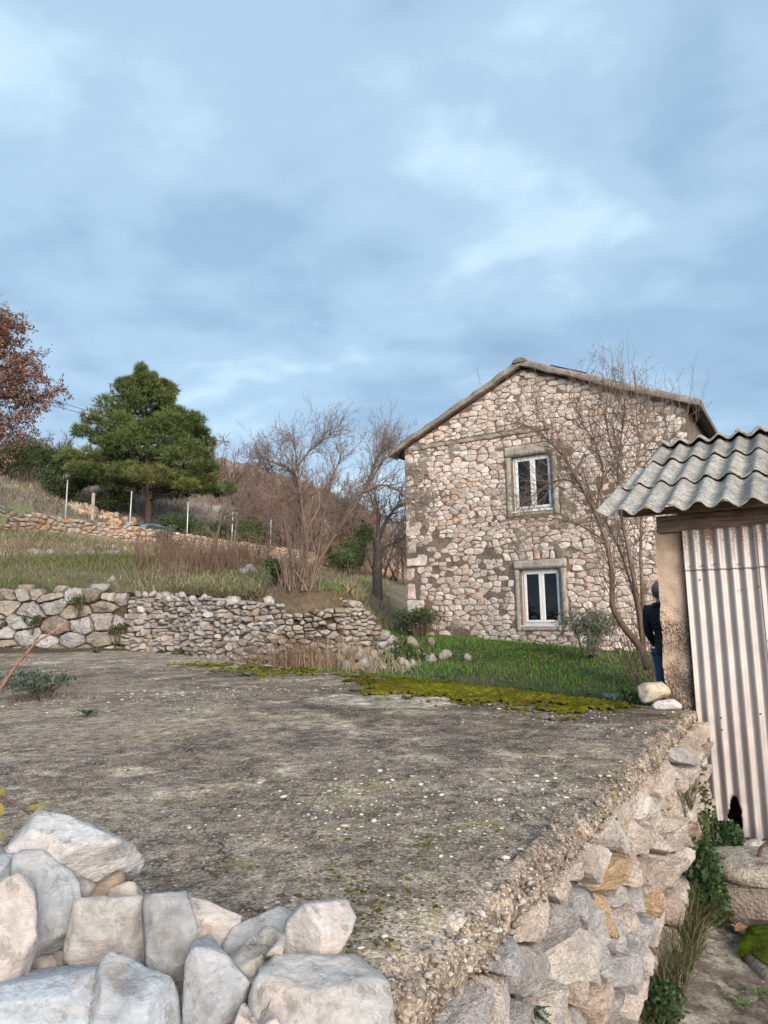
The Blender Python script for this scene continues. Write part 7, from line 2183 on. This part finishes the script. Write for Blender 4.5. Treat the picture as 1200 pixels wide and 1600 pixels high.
# shoots at the left edge, close to the camera
def shoot(name, label, pts, rad, lv, col, lcol, seed):
    rng = rng_(seed); P = [at(*q) for q in pts]; t = thing(name, P[0]); tag(t, label, 'twig')
    mb = MB(); mb.tube(P, np.linspace(rad, rad * 0.6, len(P)), 8, col)
    for k in range(1, len(P) - 1): mb.tube([P[k] - (P[k + 1] - P[k]) * 0.05, P[k], P[k] + (P[k + 1] - P[k]) * 0.06], [rad * 0.7, rad * 1.45, rad * 0.7], 8, tuple(np.array(col) * 1.1))
    mb.obj('stem', M_bark, t, True)
    for (px, py, d_, L, a) in lv:
        c = at(px, py, d_); ux = np.array([1., 0, 0]); d = unit(ux * math.cos(a) + Z * math.sin(a) + np.array([0, rng.normal(0, .3), 0])); s = unit(np.cross(d, np.array([rng.normal(0, .4), 1.0, rng.normal(0, .4)])))
        v = [c]; 
        for q, w_ in ((0.2, 0.22), (0.45, 0.30), (0.75, 0.2)):
            m = c + d * L * q; v += [m + s * L * w_ + np.array([0, L * 0.06, 0]), m, m - s * L * w_ + np.array([0, L * 0.06, 0])]
        v.append(c + d * L)
        fs = [(0, 1, 2), (0, 2, 3), (1, 4, 5, 2), (2, 5, 6, 3), (4, 7, 8, 5), (5, 8, 9, 6), (7, 10, 8), (8, 10, 9)]
        mesh('leaf', np.array(v), fs, M_leaf, t, np.array(lcol) * rng.uniform(0.8, 1.2), True)


shoot('bramble_shoot', 'reddish bare bramble stem slanting up from the left edge', [(-160, 1330, 1.9), (-90, 1200, 1.95), (-5, 1084, 2.0), (26, 1038, 2.0), (58, 1002, 2.0), (82, 988, 2.0), (104, 973, 2.0)], 0.0052, [], (0.30, 0.165, 0.13), (0, 0, 0), 1501)
shoot('bramble_shoot', 'leafy green shoot reaching in from the left edge above the boulder wall', [(-220, 1250, 2.0), (-190, 1000, 2.0), (-120, 850, 2.0), (-40, 812, 2.0), (5, 806, 2.0), (28, 800, 2.0)], 0.004, [(22, 800, 2.0, 0.036, 1.2), (28, 800, 2.0, 0.045, -0.3), (12, 803, 2.0, 0.034, 1.9), (30, 800, 2.0, 0.04, 0.4), (2, 806, 2.0, 0.034, -1.2), (-20, 810, 2.0, 0.04, 0.9), (34, 799, 2.0, 0.03, 1.0)], (0.22, 0.17, 0.10), (0.17, 0.21, 0.09), 1502)
shoot('bramble_shoot', 'dark bramble stem with yellowing leaves behind the top boulder', [(-140, 1330, 1.75), (-60, 1250, 1.75), (0, 1246, 1.75), (20, 1254, 1.75), (46, 1272, 1.75)], 0.004, [(-4, 1254, 1.75, 0.034, -1.3), (44, 1262, 1.8, 0.024, 0.1), (52, 1266, 1.8, 0.026, 0.3), (-2, 1295, 1.75, 0.034, -1.4), (-8, 1246, 1.75, 0.03, 0.8)], (0.13, 0.06, 0.055), (0.30, 0.25, 0.06), 1503)

# specks of moss scattered over the near right of the slab
rng = rng_(167); mx_, my_ = [], []
for px, py, n_, sp_ in [(575, 1450, 150, 0.05), (640, 1405, 170, 0.08), (600, 1370, 120, 0.10), (700, 1310, 130, 0.14), (560, 1400, 90, 0.07), (760, 1240, 110, 0.20), (640, 1290, 90, 0.2), (880, 1150, 90, 0.25), (480, 1350, 90, 0.15), (540, 1480, 110, 0.04), (820, 1200, 70, 0.2), (420, 1085, 90, 0.5), (150, 1090, 60, 0.4)]:
    c = onterr(px, py); sp_ *= 1.5; mx_.append(c[0] + rng.normal(0, sp_, n_)); my_.append(c[1] + rng.normal(0, sp_ * 1.3, n_))
x, y = np.concatenate(mx_), np.concatenate(my_); ok = inside(x, y, 0.06); x, y = x[ok], y[ok]; n = len(x)
sz_ = np.clip(np.exp(rng.normal(-6.0, 0.5, n)), 0.0012, 0.008) * (0.8 + 0.16 * np.hypot(x, y))
v, f_, t_ = pebbles(np.stack([x, y, terr_z(x, y) + 0.001], 1), sz_, rng, np.array([1.15, 1.1, 1.0])[None] * rng.uniform(0.6, 1.3, (n, 1)), 0.35)
tag(mesh('moss_specks', v, f_, M_moss, terrace, t_, True), kind='stuff')
# weeds in the joints of the boulder wall
for i, (x_, z_, lab) in enumerate([(-5.75, 1.12, 'green creeper at the joint between boulder wall and dry stone wall'), (-6.6, 1.7, 'tuft of weeds in an upper joint of the boulder wall'), (-7.6, 1.35, 'small dark weed in the middle of the boulder wall')]):
    bush('weed_clump', np.array([x_, 14.86, z_]), 0.34, 0.34, 260, 0.06, [(0.06, 0.09, 0.035), (0.09, 0.11, 0.04)], lab, 'plant', 1600 + i, None, True, 0.5)

# ------------------------------------------------------------------ the person behind the pillar
PPOS = np.array([at(1035, 900, 8.8)[0], 8.8, 0.0]); PPOS[2] = float(ground(PPOS[0], PPOS[1]))
FACE = R_(42)                                            # looks away from the camera, slightly to the right


def skin_obj(name, pts, edges, mat, parent, sub=2, scale=1.0):
    """pts: name -> (x, y, z, rx, ry) in the figure's own frame (y forward)"""
    names = list(pts); me = bpy.data.meshes.new(name); bm = bmesh.new(); lay_ = bm.verts.layers.skin.verify(); vs_ = {}
    for k in names:
        x_, y_, z_, r1, r2 = pts[k]
        X = x_ * math.cos(FACE) + y_ * math.sin(FACE); Y = -x_ * math.sin(FACE) + y_ * math.cos(FACE)
        X -= 0.06 * float(sstep(1.15, 1.6, z_))
        vtx = bm.verts.new((X, Y, z_)); vtx[lay_].radius = (r1, r2); vtx[lay_].use_root = (k == names[0]); vs_[k] = vtx
    for a, b in edges: bm.edges.new((vs_[a], vs_[b]))
    bm.to_mesh(me); bm.free(); me.materials.append(mat)
    o = bpy.data.objects.new(name, me); link(o, parent)
    m = o.modifiers.new('skin', 'SKIN'); m.use_smooth_shade = True
    m = o.modifiers.new('sub', 'SUBSURF'); m.levels = sub; m.render_levels = sub
    ORIG[o.name] = np.array(PPOS)
    return o


body = {'pelvis': (0, 0, 0.93, .13, .10), 'waist': (0, 0.01, 1.06, .12, .09), 'chest': (0, 0.0, 1.30, .14, .10), 'neckb': (0, -0.01, 1.45, .06, .06), 'neck': (0, 0.0, 1.50, .052, .052), 'jaw': (0, 0.03, 1.555, .058, .066), 'head': (0, 0.015, 1.625, .075, .092), 'crown': (0, 0.0, 1.69, .06, .075), 'nose': (0, 0.115, 1.60, .012, .012), 'earl': (-0.08, 0.0, 1.60, .012, .02), 'earr': (0.08, 0.0, 1.60, .012, .02)}
ed = [('pelvis', 'waist'), ('waist', 'chest'), ('chest', 'neckb'), ('neckb', 'neck'), ('neck', 'jaw'), ('jaw', 'head'), ('head', 'crown'), ('head', 'nose'), ('head', 'earl'), ('head', 'earr')]
for s, n_ in ((-1, 'l'), (1, 'r')):
    body.update({'hip' + n_: (s * .095, 0, .88, .085, .085), 'knee' + n_: (s * .105, .03, .48, .058, .06), 'ank' + n_: (s * .11, -.02, .09, .04, .045), 'toe' + n_: (s * .13, .15, .04, .035, .03),
                 'sh' + n_: (s * .18, -.01, 1.39, .062, .062), 'elb' + n_: (s * .22, -.01, 1.10, .042, .042), 'wri' + n_: (s * .185, .14, .90, .027, .03), 'palm' + n_: (s * .175, .185, .845, .03, .016)})
    ed += [('pelvis', 'hip' + n_), ('hip' + n_, 'knee' + n_), ('knee' + n_, 'ank' + n_), ('ank' + n_, 'toe' + n_), ('chest', 'sh' + n_), ('sh' + n_, 'elb' + n_), ('elb' + n_, 'wri' + n_), ('wri' + n_, 'palm' + n_)]
    for k, (fx, L) in enumerate(((-.024, .066), (-.008, .076), (.008, .07), (.022, .055))):
        a_, b_ = 'f%d%s' % (k, n_), 'g%d%s' % (k, n_)
        body[a_] = (s * (.175 - fx * 0.3), .20 + fx, .81, .009, .009); body[b_] = (s * .165, .205 + fx * 1.2, .81 - L, .0075, .0075); ed += [('palm' + n_, a_), (a_, b_)]
    body['th' + n_] = (s * .15, .225, .845, .010, .010); body['tk' + n_] = (s * .145, .245, .81, .008, .008); ed += [('palm' + n_, 'th' + n_), ('th' + n_, 'tk' + n_)]
person = skin_obj('person', body, ed, M_skin, None, 2); person.location = tuple(PPOS)
tag(person, 'person in dark navy jacket and blue jeans standing behind the pillar with back turned', 'person')
jk = {'waist': (0, 0.0, .98, .165, .125), 'hem': (0, 0.0, .86, .168, .13), 'mid': (0, -.01, 1.15, .17, .13), 'chest': (0, -.015, 1.32, .178, .13), 'neckb': (0, -.02, 1.44, .10, .09), 'coll': (0, -.01, 1.50, .082, .078)}
ej = [('waist', 'hem'), ('waist', 'mid'), ('mid', 'chest'), ('chest', 'neckb'), ('neckb', 'coll')]
for s, n_ in ((-1, 'l'), (1, 'r')):
    jk.update({'sh' + n_: (s * .185, -.015, 1.395, .082, .08), 'elb' + n_: (s * .225, -.02, 1.10, .060, .060), 'wri' + n_: (s * .19, .13, .92, .044, .044)}); ej += [('chest', 'sh' + n_), ('sh' + n_, 'elb' + n_), ('elb' + n_, 'wri' + n_)]
skin_obj('jacket', jk, ej, M_jacket, person)
skin_obj('hood', {'a': (-.085, -.07, 1.44, .035, .03), 'b': (0, -.115, 1.42, .05, .04), 'c': (.085, -.07, 1.44, .035, .03), 'd': (0, -.10, 1.48, .05, .03)}, [('b', 'a'), ('b', 'c'), ('b', 'd')], M_jacket, person)
je = {'pelvis': (0, 0, .90, .142, .112)}; ee = []
for s, n_ in ((-1, 'l'), (1, 'r')):
    je.update({'hip' + n_: (s * .095, 0, .82, .10, .10), 'thigh' + n_: (s * .102, .01, .64, .088, .088), 'knee' + n_: (s * .105, .025, .47, .072, .074), 'calf' + n_: (s * .108, 0, .28, .066, .07), 'hem' + n_: (s * .11, -.015, .07, .062, .07)}); ee += [('pelvis', 'hip' + n_), ('hip' + n_, 'thigh' + n_), ('thigh' + n_, 'knee' + n_), ('knee' + n_, 'calf' + n_), ('calf' + n_, 'hem' + n_)]
skin_obj('jeans', je, ee, M_jeans, person)
for s in (-1, 1):
    skin_obj('shoe', {'a': (s * .11, -.05, .05, .045, .042), 'b': (s * .115, .04, .05, .048, .045), 'c': (s * .13, .16, .038, .045, .032)}, [('a', 'b'), ('b', 'c')], M_shoe, person)
D, F = ICO[3]
hv = D * np.array([0.084, 0.102, 0.118]) * (1 + 0.05 * fbm(D, 5, 3, 3))[:, None]
kp = ~((D[:, 1] > 0.35) & (D[:, 2] < 0.35)) & (D[:, 2] > -0.75)
hv = hv + np.array([0, -0.012, 1.632])
hx = hv[:, 0] * math.cos(FACE) + hv[:, 1] * math.sin(FACE) - 0.06; hy = -hv[:, 0] * math.sin(FACE) + hv[:, 1] * math.cos(FACE)
mesh('hair', np.stack([hx, hy, hv[:, 2]], 1) + PPOS, F[kp[F].all(1)], M_hair, person, None, True)
for s in (-1, 1):
    mb = MB(); e0 = PPOS + np.array([s * .032 - .06, .085, 1.625]); mb.tube([e0, e0 + np.array([0, .016, 0])], [0.012, 0.006], 8); mb.obj('eye', M_pvc, person)
